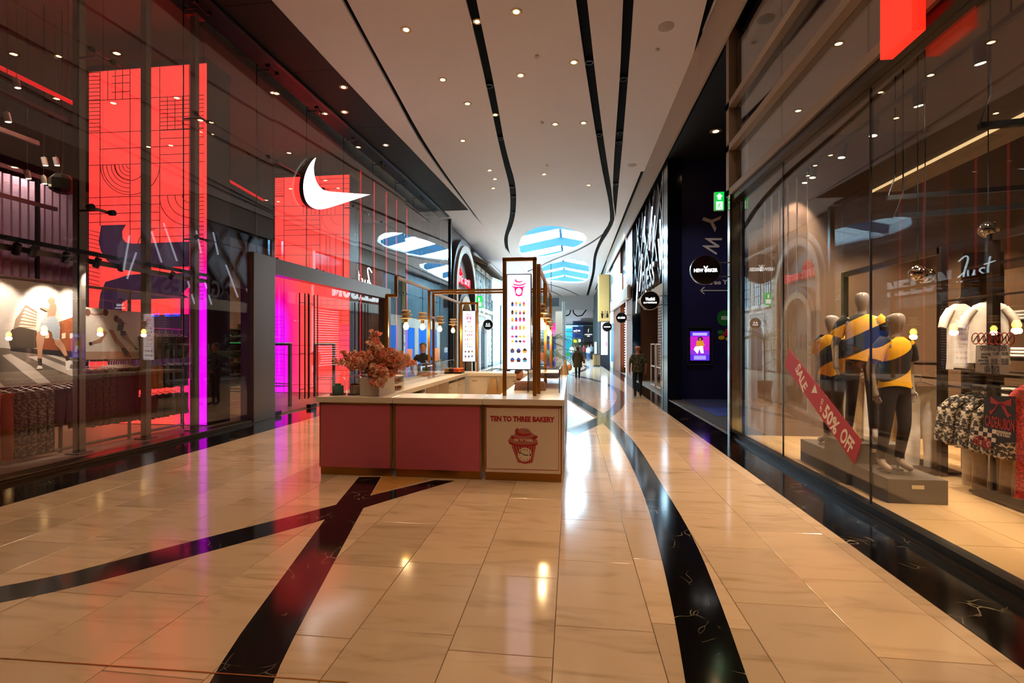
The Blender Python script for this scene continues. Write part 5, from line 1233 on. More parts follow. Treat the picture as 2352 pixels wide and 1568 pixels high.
MB().ell((0, .085, 1.52), .05, .05, .09, 10, 8).build('ponytail', M_HAIRL, wom, smooth=True)
bg = thing('handbag', 'small red handbag on the arm of the woman in the parka', 'bag', (pw.x + .3, pw.y - .02, .82)); MB().box(-.05, .05, -.12, .12, 0, .2).build('bag', mat('bag_red', '#7a2a28', .5), bg, bevel=.03); MB().tube([(0, -.09, .19), (0, -.06, .3), (0, .06, .3), (0, .09, .19)], .008, 6).build('strap', mat('bag_red'), bg)
# ================================================================ RIGHT: fashion store behind glass
XG = 3.08
YC = 9.55
M_FRAME = mat('warm_grey_frame', '#8a7a70', .45, .2)
M_BRONZE = mat('dark_bronze', '#2a1e16', .3, .6)
M_FLOORR = mat('store_tile', '#b8976c', .3, var=.08, vscale=2)
fr = struct(MB().box(3.1, 14.9, Y0 + .1, YC, -.011, .045).build('floor', mat('tile_joint', '#8a7250', .6)), 'tan tiled floor of the fashion store')
for i in range(12):
    for j in range(9):
        x, y = 3.2 + i * .62, 3.9 + j * .62
        MB().box(x + .003, x + .617, y + .003, min(y + .617, YC), .045, .05).build('floor_tile', M_FLOORR, fr)
struct(MB().box(3.2, 14.9, Y0 + .1, YC, 5.6, 5.75).build('ceiling', mat('store_ceiling_grey', '#6a5e56', .8)), 'grey ceiling of the fashion store')
struct(MB().box(8.6, 8.8, Y0 + .1, YC, 0, 5.6).build('wall_store', mat('store_wall_taupe', '#8a7460', .8)), 'taupe back wall of the fashion store')
struct(MB().box(3.3, 8.7, YC, YC + .15, 0, 8.5).build('wall_store', mat('store_wall_brown', '#6a5444', .8)), 'end wall of the fashion store')
struct(MB().box(3.3, 14.9, Y0 + .1, YC, 8.3, 8.5).build('ceiling', mat('store_ceiling_grey')), 'upper ceiling behind the top glazing of the fashion store')
struct(MB().box(3.9, 4.0, Y0 + .1, YC, 5.75, 8.3).build('wall_store', mat('store_wall_taupe')), 'added pale panel behind the top glazing of the fashion store')  # pale panel added so the top glazing looks lighter
sf = thing('glass_facade', 'fashion store glass front with warm grey rails and black kick', 'shopfront')
MB().box(3.02, 3.14, Y0 + .2, YC, .0, .1).build('kick_plate', M_BLACKM, sf); MB().box(2.98, 3.02, Y0 + .2, YC, .0, .03).build('floor_track', M_BRONZE, sf)
gj = [YC, 7.5, 5.42, 3.35, 1.25, -.85, -2.9, -5, -7]
M_GLR = glass('fashion_glass', (.96, .95, .93), .075)
for a, b in zip(gj, gj[1:]):
    MB().box(XG - .008, XG + .008, b + .005, a - .005, .1, 4.42).build('glass_pane', M_GLR, sf); MB().box(XG - .01, XG + .01, a - .006, a + .006, .1, 4.4).build('pane_joint', M_BRONZE, sf)
    MB().box(XG - .028, XG - .012, b + .005, a - .005, 4.66, 8.0).build('glass_pane', glass('upper_glass', (.95, .94, .92), .24), sf)
MB().box(XG - .1, XG + .12, Y0 + .2, YC, 4.42, 4.55).build('head_beam', M_BRONZE, sf)
for z in (4.6, 5.45, 6.25, 7.95): MB().box(XG - .14, XG - .02, Y0 + .2, YC + .12, z - .06, z + .06).build('rail', M_FRAME, sf)
for z in (5.9, 6.9, 7.5): MB().box(XG + .25, XG + .4, Y0 + .2, YC, z - .1, z + .1).build('inner_rail', M_BRONZE, sf)
MB().box(XG - .14, XG + .02, YC - .04, YC + .12, 4.55, 8.0).build('corner_post', M_FRAME, sf)
MB().box(XG - .1, XG + .1, YC - .02, YC + .16, 0, 4.55).build('corner_post', mat('mirror_steel', '#b8c4c8', .12, 1.), sf)
MB().box(XG - .14, XG - .1, YC - .1, YC - .03, 0, 4.55).build('corner_trim', mat('bronze_mirror', '#7a6450', .15, 1.), sf)
# red illuminated letters above the window
M_REDL = mat('red_lightbox', '#e02818', .4, emit='#ff3020', es=1.0, var=0); M_REDD = mat('red_lightbox_edge', '#d82010', .4, emit='#ff2818', es=1.25, var=0)
for k, (y0, y1, z0) in enumerate([(4.42, 4.84, 4.37), (3.72, 4.12, 4.9)]):
    t = thing('sign_letter', ('glowing red block letter stroke low over the store window', 'second glowing red letter stroke higher at the top edge')[k], 'sign')
    MB().box(2.83, 2.87, y0, y1, z0, 6.0).build('letter_face', M_REDL, t); MB().box(2.87, 2.935, y0, y1, z0, 6.0).build('letter_body', M_REDD, t)
# round blade sign
def blade_sign(x, y, z, r, words, label, xw, sgn=1, rim=M_WHITE, wm=None, wsz=None):
    t = thing('blade_sign', label, 'sign', (x, y, z))
    MB().lathe([(0, -.035), (r * .96, -.035), (r, -.03), (r, .03), (r * .96, .035), (0, .035)], n=40, axis='y').build('disc', mat('sign_black', '#0a0908', .25, var=0), t, smooth=True)
    MB().lathe([(r * .985, -.042), (r * 1.03, -.042), (r * 1.03, .042), (r * .985, .042), (r * .985, -.042)], n=40, axis='y').build('rim', rim, t, smooth=True)
    for zz in (-.35 * r * 2 * .7, .35 * r * 2 * .7): MB().tube([(sgn * r * .85, 0, zz), (xw - x, 0, zz)], .012, 6).build('bracket', M_STEEL, t)
    for (s, dz, w, h) in words:
        if s is None: MB().box(-w / 2, w / 2, -.04, -.034, dz - h / 2, dz + h / 2).build('illegible_line', mat('sign_letter_white'), t); continue
        text('lettering', s, .1, wm or mat('sign_letter_white', '#ffffff', .4, emit='#ffffff', es=1.4, var=0), (0, -.038, dz), FRONT, t, depth=.006, fit=(w, h), bold=.004)
    return t
bs = blade_sign(2.57, 9.72, 3.18, .275, [('NEW ORKER', -.01, .44, .07), ('Y', .012, .09, .12)], 'round black blade sign lettered NEWYORKER on the store corner', 3.0, 1, M_STEEL)
# exit sign
ex = thing('exit_sign', 'green lit emergency exit sign with arrow and running figure', 'sign', (2.94, 9.85, 4.53))
M_GRN = mat('exit_green', '#08b040', .4, emit='#0cc848', es=1.0, var=0); M_EXW = mat('exit_white', '#ffffff', .4, emit='#ffffff', es=1.3, var=0)
MB().box(-.17, .01, -.03, .03, -.18, .18).build('housing', mat('exit_case', '#d8d8d8', .5), ex); MB().box(-.168, .008, -.034, -.03, -.178, .178).build('face', M_GRN, ex)
MB().prism([(-.08, .15), (-.02, .09), (-.05, .09), (-.05, .03), (-.11, .03), (-.11, .09), (-.14, .09)], -.038, -.034, 'y').build('arrow', M_EXW, ex)
MB().box(-.14, -.02, -.037, -.034, -.165, -.01).build('door_symbol', M_EXW, ex)
mb = MB(); mb.prism([(-.085, -.03), (-.07, -.03), (-.07, -.045), (-.085, -.045)], -.04, -.037, 'y')
for a, b in [((-.08, -.05), (-.09, -.1)), ((-.09, -.1), (-.06, -.12)), ((-.06, -.12), (-.065, -.15)), ((-.09, -.1), (-.12, -.14)), ((-.08, -.06), (-.05, -.075)), ((-.08, -.06), (-.115, -.085))]: mb.bar((a[0], -.0385, a[1]), (b[0], -.0385, b[1]), .003, .014, (0, 0, 1) if abs(a[0] - b[0]) > abs(a[1] - b[1]) else (1, 0, 0))
mb.build('running_figure', M_GRN, ex); MB().box(.01, .1, -.02, .02, -.05, .05).build('arm', M_BLACKM, ex)
# lamp track and lamps
M_GREYL = mat('lamp_grey', '#3a342e', .45, .2)
trk = thing('lamp_track', 'grey lamp track running behind the top of the fashion window', 'track'); MB().box(4.17, 4.23, Y0 + 1, 9.9 - .4, 4.86, 4.92).build('track_rail', M_GREYL, trk)
for y in (3, 5.2, 7.4): MB().tube([(4.2, y, 4.9), (4.2, y, 5.6)], .01, 6).build('drop_rod', M_GREYL, trk)
for k, (u, v) in enumerate([(1820, 428), (1868, 390), (1935, 345), (2008, 285), (2108, 215), (2250, 112)]):
    y = min(atx(u, v, 4.2).y, 9.3)
    track_lamp((4.2, y, 4.86), (3.75, y + .2, .6) if k < 4 else (4.9, y + .6, .8), 'grey cylinder spotlight over the fashion window, number %s from the corner' % ('one', 'two', 'three', 'four', 'five', 'six')[k], 'spotlights over the fashion window', True, 240 if k < 4 else 420, M_GREYL, .055, .2, NEUT, 85)
for (x, y) in [(4.2, 3.2), (5.6, 5.0), (6.2, 7.2), (5.2, 8.4), (3.9, 7.6), (3.8, 4.9), (7.4, 6), (7.2, 3.4), (7.4, 8.4)]: spot('store_fill', (x, y, 4.1), 300, WARM2, 120, .6)  # fill spots without fittings, added to brighten the fashion store
spot('track_and_fill_light', (4.2, 6.6, 4.7), 420, NEUT, 45, .5, aim=(4.75, 7.3, .7)); spot('track_and_fill_light', (4.2, 5.2, 4.7), 320, NEUT, 45, .5, aim=(4.75, 6.1, .9))  # two extra unseen spots added to brighten the trousers and blouses
bm_ = thing('ceiling_bulkhead', 'pale grey boxed beam with light strip inside the fashion store', 'beam'); MB().box(5.0, 5.5, 1, 8.8, 4.3, 4.75).build('casing', mat('beam_grey', '#8a8078', .6), bm_); MB().box(4.985, 5.0, 1, 8.8, 4.28, 4.32).build('light_strip', mat('strip_warm', '#ffe0a8', .4, emit='#ffdca0', es=.9, var=0), bm_)
for k, (a, b) in enumerate([((4.3, 7.2, 3.75), (7.5, 6.6, 3.75)), ((3.9, 6.4, 3.3), (7.5, 5.4, 3.3)), ((4.0, 5.3, 3.9), (7.5, 4.8, 3.9))]):
    t = thing('ceiling_track', 'thin black suspended track inside the fashion store, %s one' % ('rear', 'lowest', 'front')[k], 'track'); MB().bar(a, b, .06, .06).build('rail', M_BLACKM, t); MB().tube([a, Vector(a) + Vector((.1, 0, .3)), (a[0] + .1, a[1], 5.6)], .008, 5).build('cable', M_BLACKM, t)
for k, (u, v) in enumerate([(2108, 628), (2125, 634), (2270, 527)]):
    p = aty(u, v, 6.4); t = thing('mirror_ball_lamp', 'chrome ball lamp hanging inside the fashion store, %s' % ('left of the pair', 'right of the pair', 'high near the glass edge')[k], 'lamp', p); MB().ell((0, 0, 0), .1, .1, .1, 20, 12).build('ball', mat('chrome_ball', '#d8d0c0', .05, 1.), t, smooth=True); MB().tube([(0, 0, .1), (0, 0, 5.6 - p.z)], .006, 5).build('cord', M_BLACKM, t)
# chain mesh curtain at the back corner of the window
cu = thing('mesh_curtain', 'sheer metal mesh curtain hanging in the far window corner', 'curtain')
M_MESH = glass('mesh_film', (.62, .56, .5), .1, 3., .35)
for k in range(2):
    mb = MB(); vs = []; fs = []; n = 40
    for i in range(n + 1):
        y = 7.6 + 1.8 * i / n; x = 3.45 + k * .5 + .04 * math.sin(i * .9); vs += [(x, y, .75 + .1 * k), (x, y, 4.3)]
    for i in range(n): fs.append((2 * i, 2 * i + 2, 2 * i + 3, 2 * i + 1))
    if k == 0: mb.add(vs, fs).build('mesh_sheet', M_MESH, cu, smooth=True)
MB().tube([(3.45, 7.5, 4.32), (3.45, 9.45, 4.32)], .015, 6).build('curtain_rod', M_BLACKM, cu)
# plinths
M_PLI = mat('plinth_grey', '#4e463c', .5)
def plinth(label, x0, x1, y0, y1, z1):
    t = thing('display_plinth', label, 'plinth', ((x0 + x1) / 2, (y0 + y1) / 2, .05)); MB().box((x0 - x1) / 2, (x1 - x0) / 2, (y0 - y1) / 2, (y1 - y0) / 2, 0, z1 - .05).build('block', M_PLI, t, bevel=.006)
    MB().box(-.06, .06, (y0 - y1) / 2 - .004, (y0 - y1) / 2, z1 - .15, z1 - .11).build('tag', mat('tag_cream', '#d8c8a0', .5), t); return t
plinth('long low grey plinth nearest the fashion window', 3.36, 3.95, 5.62, 6.28, .31); plinth('higher grey plinth under the tall mannequin', 3.3, 3.95, 6.29, 6.8, .55); plinth('low grey plinth under the farthest mannequin', 3.34, 3.95, 6.81, 7.56, .36)
# mannequins
M_MANN = mat('mannequin_grey', '#9a8c82', .18, var=.02, coat=.6)
def stripe_tee(nm):
    m = bpy.data.materials.new(nm); m.use_nodes = True; nt = m.node_tree; b = nt.nodes['Principled BSDF']
    tc = nt.nodes.new('ShaderNodeTexCoord'); mp = nt.nodes.new('ShaderNodeMapping'); mp.inputs['Rotation'].default_value = (0, .5, 0); mp.inputs['Location'].default_value = (0, 0, -.02)
    nt.links.new(tc.outputs['Object'], mp.inputs[0]); sp = nt.nodes.new('ShaderNodeSeparateXYZ'); nt.links.new(mp.outputs[0], sp.inputs[0])
    mu = nt.nodes.new('ShaderNodeMath'); mu.operation = 'MULTIPLY'; mu.inputs[1].default_value = 2.6; nt.links.new(sp.outputs['Z'], mu.inputs[0])
    fr_ = nt.nodes.new('ShaderNodeMath'); fr_.operation = 'FRACT'; nt.links.new(mu.outputs[0], fr_.inputs[0])
    r = nt.nodes.new('ShaderNodeValToRGB'); r.color_ramp.interpolation = 'CONSTANT'; r.color_ramp.elements[0].color = (*lin('#e2a800'), 1); r.color_ramp.elements[1].color = (*lin('#14100e'), 1); r.color_ramp.elements[1].position = .47
    nt.links.new(fr_.outputs[0], r.inputs[0]); nt.links.new(r.outputs[0], b.inputs['Base Color']); b.inputs['Roughness'].default_value = .8; return m
M_TEE = stripe_tee('yellow_black_tee')
M_PANTS = mat('pants_aubergine', '#1e1214', .8, bump=.3)
def tee(t, k, sh=None):
    mb = MB(); vs = []; fs = []; n = 22
    prof = [(1.475, .075, .072), (1.45, .125, .092), (1.4, .172, .112), (1.3, .178, .128), (1.15, .158, .116), (1.02, .168, .122), (.93, .182, .132)]
    for j, (z, rx, ry) in enumerate(prof):
        for i in range(n):
            a = 2 * PI * i / n; q = 1 + .035 * math.sin(4 * a + 1.7 * j) * (j / 6); vs.append((rx * q * math.cos(a) * k, ry * q * math.sin(a) * k, (z + .02 * math.sin(a * 2 + j) * j / 6) * k))
    for j in range(len(prof) - 1):
        for i in range(n): fs.append((j * n + i, j * n + (i + 1) % n, (j + 1) * n + (i + 1) % n, (j + 1) * n + i))
    mb.add(vs, fs)
    for s in (-1, 1):
        mb.tube([(s * .13 * k, 0, 1.43 * k), (s * .2 * k, .005 * k, 1.36 * k), (s * .25 * k, .015 * k, 1.22 * k)], [.072 * k, .074 * k, .07 * k], 12, cap=False)
    o = mb.build('tee', M_TEE, t, smooth=True); return o
def mannequin(label, x, y, z, rz, h, pose=None):
    pz = dict(knL=(.1, -.03, .51), anL=(.11, .05, .1), toL=(.13, -.1, .03), knR=(-.1, .02, .51), anR=(-.13, .06, .1), toR=(-.15, -.08, .03), elL=(.27, .06, 1.14), wrL=(.26, .02, .9), haL=(.25, .0, .82), elR=(-.27, .06, 1.14), wrR=(-.26, .02, .9), haR=(-.25, .0, .82)); pz.update(pose or {})
    t = person('mannequin', label, 'mannequin', (x, y, z), rz, h, pz, lambda c: 1 if .14 < c.z < 1.0 and abs(c.x) < .21 else 0, [M_MANN, M_PANTS], rad=dict(waist=(.12, .095), chest=(.155, .11), neck=(.045, .048), neckb=(.062, .06), jaw=(.068, .084), head=(.09, .112), crown=(.07, .086)))
    tee(t, h / 1.79)
    MB().lathe([(0, 0), (.16, 0), (.165, .006), (.15, .01), (0, .01)], n=28).build('base_plate', glass('base_glass', (.9, .95, .93), .08), t, smooth=True); MB().tube([(.17, .1, .01), (.17, .1, .3), (.13, .05, .36)], .012, 8).build('support_rod', M_STEEL, t, smooth=True)
    return t
mannequin('farthest mannequin in a yellow and black top behind the sale strip', 3.56, 7.12, .365, -1.2, 1.84)
mannequin('tallest middle mannequin in a yellow and black top on the high plinth', 3.62, 6.55, .555, -.5, 1.9)
mannequin('nearest mannequin in a yellow and black top beside white trousers', 3.62, 5.93, .315, .35, 1.84)
# racks and garments
def rack(label, x, y0, y1, zs, z1):
    t = thing('clothes_rack', label, 'rack')
    for y in (y0, y1): MB().box(x - .04, x + .04, y - .04, y + .04, .05, z1).build('upright', M_BRONZE, t)
    for z in zs: MB().tube([(x, y0, z), (x, y1, z)], .015, 8).build('rail', M_BRONZE, t, smooth=True)
    MB().box(x - .25, x + .25, y0, y1, zs[0] + .18, zs[0] + .21).build('shelf', M_BRONZE, t); MB().box(x - .25, x + .25, y0, y1, .07, .1).build('foot_shelf', M_BRONZE, t)
    MB().box(x - .04, x + .04, y0, y1, z1 - .08, z1).build('top_beam', M_BRONZE, t)
    return t
rack('black frame rack with white trousers behind the mannequins', 4.75, 6.86, 9.1, [1.3], 3.0)
rack('black frame rack with patterned blouses at the right window edge', 4.75, 4.6, 6.1, [1.22, 2.3], 3.0)
def garm(label, kind, p, rz, m, w, h, d=.1, group=None, taper=.85, seed=1): return hanging(kind, p, rz, m, w, h, d, seed, label, group, taper)
for k, (y, m) in enumerate([(8.85, 'white'), (8.5, 'beige'), (8.05, 'white'), (7.65, 'beige'), (7.2, 'white')]):
    garm('pale hanging trousers on the rack behind the mannequins, %s from the corner' % ORD[k], 'white_trousers', (4.72, y, 1.3), -.5, FAB[m], .4, 1.08, .1, 'pale trousers', .92, k)
PATT = camo('sequin_pattern', '#1a1410', '#b8a890', 34)
def shirt_mesh(w, h, seed, sleeve=.28):
    rnd = random.Random(seed); mb = MB(); vs = []; fs = []; n = 16
    prof = [(0, .22), (-.03, .4), (-.08, .5), (-.3 * h, .49), (-.6 * h, .5), (-.85 * h, .52), (-h, .53)]
    for j, (z, q) in enumerate(prof):
        for i in range(n):
            a = 2 * PI * i / n; f = 1 + .05 * math.sin(5 * a + j + seed) * j / 6; vs.append((w * q * f * math.cos(a), .034 * f * math.sin(a) * (.6 + .4 * min(j, 3) / 3), z))
    for j in range(len(prof) - 1):
        for i in range(n): fs.append((j * n + i, j * n + (i + 1) % n, (j + 1) * n + (i + 1) % n, (j + 1) * n + i))
    mb.add(vs, fs)
    for s in (-1, 1): mb.tube([(s * w * .36, 0, -.07), (s * w * .58, 0, -.18), (s * w * .68, 0, -.07 - sleeve)], [.045, .048, .042], 10, cap=False)
    return mb
def top(label, kind, p, rz, m, w, h, group=None, sleeve=.28, seed=0):
    t = thing(kind, label, 'shirt', p, rz, group); shirt_mesh(w, h, seed, sleeve).build('cloth', m, t, smooth=True, loc=(0, 0, -.07))
    hg = MB(); hg.tube([(-w * .35, 0, -.12), (0, 0, -.05), (w * .35, 0, -.12)], .008, 6); hg.tube([(0, 0, -.05), (0, 0, 0), (.02, 0, .03), (0, 0, .04)], .005, 5); hg.build('hanger', M_BLACKM, t); return t
for k, y in enumerate([6.36, 6.22, 6.0, 5.84, 5.68]):
    top('sequin patterned blouse on the lower rail, %s from the mannequins' % ORD[k], 'patterned_blouse', (4.7, y, 1.22), -.5, PATT, .42, .62, 'patterned blouses', .5, k)
    garm('beige trousers below the patterned blouses, %s from the mannequins' % ORD[k], 'beige_trousers', (4.87, y + .03, 1.2), -.5, FAB['beige'], .36, 1.05, .08, 'beige trousers', .95, k + 9)
MB().tube([(4.75, 6.1, 1.22), (4.75, 6.86, 1.22)], .015, 8).build('link_rail', M_BRONZE, bpy.data.objects['clothes_rack.001'], smooth=True); MB().tube([(4.75, 6.1, 2.3), (4.75, 6.86, 2.3)], .015, 8).build('link_rail', M_BRONZE, bpy.data.objects['clothes_rack.001'], smooth=True)
tt = top('white printed T-shirt hanging at the front of the upper rail', 'printed_tshirt', (4.62, 6.4, 2.3), .25, FAB['white'], .35, .78, None, .22, 4)
for s_, dz, w in (('MEM  IES', -.36, .24), ('~', -.5, .12)): text('print', s_, .05, M_BLACKM, (0, -.06, dz), FRONT, tt, depth=.003, fit=(w, .045 if dz > -.4 else .012))
for k, y in enumerate([6.2]): top('plain white T-shirt right of the printed one', 'white_tshirt', (4.78, y, 2.3), -.5, FAB['white'], .34, .7, 'white T-shirts', .22, k)
rd = top('red sequined dress at the right edge of the window', 'red_dress', (4.35, 5.1, 1.45), -.6, camo('red_sequin', '#8a1418', '#c83a34', 60), .3, 1.1, None, .1, 3)
MB().tube([(4.35, 4.6, 1.47), (4.35, 6.1, 1.47)], .012, 8).build('front_rail', M_BRONZE, bpy.data.objects['clothes_rack.001'], smooth=True)
MB().tube([Vector(p) - rd.location for p in ((4.3, 5.3, 1.3), (4.32, 5.4, .9), (4.38, 5.55, .5), (4.45, 5.75, .2), (4.54, 5.9, .075))], [.02, .025, .03, .035, .03], 8).build('sash', mat('sash_red', '#b81c18', .5), rd, smooth=True).rotation_euler = (0, 0, .2)
shv = thing('wall_shelves', 'brown shelves with folded beige clothes beside the white T-shirt', 'shelves')
for z in (1.05, 1.55, 2.0, 2.75): MB().box(5.3, 5.8, 5.4, 7.3, z, z + .04).build('shelf_board', M_BRONZE, shv)
for y in (5.4, 7.3): MB().box(5.3, 5.8, y - .02, y + .02, .05, 3.0).build('side_panel', M_BRONZE, shv)
for z in (1.09, 1.59, 2.04):
    for j in range(4):
        mb = MB()
        for q in range(3): mb.box(-.16, .16, -.18, .18, q * .04, q * .04 + .036)
        tag(mb.build('folded_clothes', FAB[('tan', 'beige', 'white', 'grey')[j]], loc=(5.52, 5.7 + j * .45, z + .002), bevel=.012), '%s folded clothes on the shelf %s' % (('tan', 'beige', 'white', 'grey')[j], {1.09: 'at hip height', 1.59: 'at eye height', 2.04: 'on top'}[z]), 'clothes', 'folded clothes in the fashion store')
for k, (x, y, w_, z0, z1, c) in enumerate([(8.55, 6.9, 1.2, 2.5, 3.6, '#c8b090'), (8.55, 5.0, 1.4, 2.6, 3.9, '#a89070'), (8.55, 8.2, .9, 2.4, 3.5, '#d8c8a8')]):
    t = thing('wall_poster', 'pale wall picture %s in the fashion store' % ('in the middle', 'at the right', 'at the left')[k], 'poster'); MB().box(x, x + .03, y - w_ / 2, y + w_ / 2, z0, z1).build('sheet', mat('poster_pale_%d' % k, c, .7), t); MB().box(x - .01, x, y - w_ * .1, y + w_ * .25, z0 + .1, z1 - .25).build('figure', mat('poster_fig', '#8a7a64', .7), t)
# ---- stickers on the glass
XS = XG - .0095
def c8(x, y): return pan((1680 + x / 2.4494, 560 + y / 2.4494), XS)
def c9(x, y): return pan((1780 + x / 3.2, 640 + y / 3.2), XS)
sl = thing('sale_sticker', 'slanted red sale strip stuck on the fashion store glass', 'sticker')
MB().prism([c9(102, 512), c9(640, 1190), c9(585, 1365), c9(72, 640)], XS - .001, XS, 'x').build('strip', mat('sale_red', '#b01c1c', .5, var=.03), sl)
def xtext(s, pa, pb, hgt, m, parent, conv, lay=.0018):
    """lettering on the glass from pixel pa to pb (baseline centre line), reading left to right seen from the mall"""
    A, B = Vector(conv(*pa)), Vector(conv(*pb)); w = (B - A).length
    me = text_mesh(s, .1, .0008, bold=.003); xs = [v.co.x for v in me.vertices]; ys = [v.co.y for v in me.vertices]
    ux = (B - A) / w; uy = Vector((ux.y, -ux.x)) 
    for v in me.vertices:
        a = (v.co.x - min(xs)) / (max(xs) - min(xs)) * w; b = ((v.co.y - min(ys)) / (max(ys) - min(ys)) - .5) * hgt
        p = A + ux * a + uy * b; z = v.co.z; v.co = (XS - lay - z, p.x, p.y)
    o = link('lettering', me, m, parent); return o
M_STW = mat('sticker_white', '#e8dccc', .6, var=0)
xtext('SALE', (165, 640), (225, 815), .17, M_STW, sl, c9)
MB().prism([c9(295, 775), c9(312, 840), c9(268, 838)], XS - .002, XS - .001, 'x').build('arrow', M_STW, sl)
xtext('UP TO', (335, 975), (352, 880), .05, M_STW, sl, c9); xtext('50%', (365, 960), (460, 1110), .2, M_STW, sl, c9); xtext('OFF', (490, 1130), (570, 1250), .2, M_STW, sl, c9)
def c10(x, y): return pan((2050 + x / 3.92, 560 + y / 3.92), XS)
st = thing('opening_hours_sticker', 'grey opening hours sticker on the fashion store glass', 'sticker')
MB().prism([c10(752, 912), c10(1065, 910), c10(1050, 1168), c10(745, 1150)], XS - .001, XS, 'x').build('sheet', mat('frosted_sticker', '#b0a69c', .6, alpha=.6), st)
M_STG = mat('sticker_ink', '#3a3430', .6, var=0)
for s, a, b, h in (('OPENINGSTIJDEN', (790, 944), (1030, 944), .055), ('maandag  11.00 - 20.00', (800, 992), (1045, 992), .03), ('dinsdag', (800, 1020), (860, 1020), .03), ('zaterdag  10.00 - 20.00', (770, 1050), (1045, 1050), .03), ('zondag  12.00 - 18.00', (790, 1078), (1045, 1078), .03), ('NEW ORKER', (832, 1140), (968, 1140), .07), ('Y', (885, 1130), (915, 1130), .1)): xtext(s, a, b, h, M_STG, st, c10)
ic = thing('rules_sticker', 'row of seven red ringed prohibition icons on the glass', 'sticker')
for k in range(7):
    q = c10(748 + k * 52, 852); MB().tube([(XS - .001, q[0] + .034 * math.cos(a * PI / 8), q[1] + .042 * math.sin(a * PI / 8)) for a in range(16)], .004, 4, closed=True).build('ring', mat('sale_red'), ic); MB().bar((XS - .001, q[0] - .02, q[1] + .025), (XS - .001, q[0] + .02, q[1] - .025), .003, .006).build('slash', M_STG, ic)
def c11(x, y): return pan((2050 + x / 4.6126, 860 + y / 4.6126), XS)
cb = thing('gift_card_sticker', 'dark gift card sticker with red bow and chequered flag', 'sticker')
MB().prism([c11(975, 230), c11(1300, 230), c11(1310, 720), c11(1060, 730), c11(960, 540)], XS - .0006, XS, 'x').build('sheet', mat('sticker_black', '#1a0e0c', .6), cb)
M_BOW = mat('bow_red', '#a8241a', .6, var=0)
for q in ([(1040, 230), (1120, 290), (1150, 285), (1150, 310), (1120, 320), (1040, 300)], [(1265, 250), (1180, 290), (1150, 285), (1150, 310), (1185, 330), (1262, 330)], [(1140, 300), (1110, 340), (1040, 430), (1028, 385), (1075, 365), (1120, 310)], [(1150, 300), (1185, 320), (1225, 400), (1268, 435), (1240, 440), (1230, 470), (1190, 400), (1155, 330)]): MB().prism([c11(*p) for p in q], XS - .002, XS - .001, 'x').build('bow', M_BOW, cb)
xtext('CADEAUBON', (985, 485), (1295, 548), .085, M_BOW, cb, c11)
xtext('VERKRIJGBAAR', (1108, 605), (1262, 632), .025, M_STW, cb, c11); xtext('BIJ DE KASSA!', (1108, 635), (1248, 662), .025, M_STW, cb, c11)
for i in range(5):
    for j in range(4):
        f = lambda a, b: c11(872 + a * 47 + b * -4, 545 + a * 8 + b * 45)
        MB().prism([f(i, j), f(i + 1, j), f(i + 1, j + 1), f(i, j + 1)], XS - .002, XS - .001, 'x').build('flag_square', M_STW if (i + j) % 2 == 0 else mat('sticker_black'), cb)
xtext('NEW ORKER', (865, 690), (1048, 745), .075, M_BOW, cb, c11, .003); xtext('Y', (935, 710), (975, 722), .1, M_BOW, cb, c11, .003)
# ================================================================ RECESSED BLUE ENTRANCE
YN = 15.95
M_NAVYW = mat('navy_wall', '#1e1848', .45, var=.25, vscale=.35)
navy = struct(MB().box(3.42, 8.5, YN, YN + .2, 0, 8.4).build('wall_entrance', M_NAVYW), 'navy wall with rotated letters in the recessed entrance')
struct(MB().box(2.99, 3.42, YN - .35, YN + .3, 0, 8.4).build('wall_pier', mat('navy_gloss', '#070a1c', .12, .2)), 'glossy navy pier at the recess corner')
struct(MB().box(8.5, 8.6, YC, YN + .2, 0, 8.4).build('wall_recess', mat('recess_black', '#0a0a10', .6)), 'dark inner wall of the recess')
struct(MB().box(3.0, 8.6, YC + .1, YN + .1, 7.55, 7.7).build('ceiling', mat('recess_black')), 'black ceiling of the recessed entrance')
carp = struct(MB().box(3.12, 8.5, YC + .2, YN, -.01, .008).build('floor', mat('carpet_grey', '#2a2830', .9)), 'carpet of the recessed entrance')
for k, (a, b, c) in enumerate([(YC + .25, 12.2, '#1a4a8c'), (12.2, 13.9, '#0f2a7a'), (13.9, YN - .02, '#0c1a4a')]): MB().box(3.5 if k else 3.75, 8.4, a + .01, b - .01, .008, .014).build('carpet_tile', mat('carpet_%d' % k, c, .9), carp)
for k, (u, v, y) in enumerate([(1644, 301, 0), (1541, 452, 0)]):
    if k == 0: p = atz(u, v, 7.55); downlight(p.x, p.y, 7.545, power=260, label='cool white downlight in the black recess ceiling', group='recess lights', r=1.3, lens=mat('lens_cool', '#ffffff', .3, emit='#e8f4ff', es=14, var=0), col=COOL)
M_LET = mat('wall_letter', '#d8ccc4', .6, var=.02)
for s, u, v, an in (('Y', 1632, 508, -1.95), ('W', 1634, 561, -1.95 + .0)):
    q = aty(u, v, YN - .012); o = text('wall_lettering', s, 1, M_LET, q, (PI / 2, 0 if False else 0, 0), navy, depth=.02, fit=(.55, .5), bold=.012); o.rotation_euler = Matrix.Rotation(-an + PI / 2 - .0, 4, 'Y').to_3x3().to_4x4().to_euler() if False else (Matrix.Rotation(PI * .62 if s == 'Y' else PI * .6, 4, 'Y') @ Matrix.Rotation(PI / 2, 4, 'X')).to_euler()
q = aty(1642, 648, YN - .012); text('wall_lettering', 'Entree You', .2, M_LET, q + Vector((.1, 0, 0)), FRONT, navy, depth=.01, fit=(1.0, .15), bold=.006)
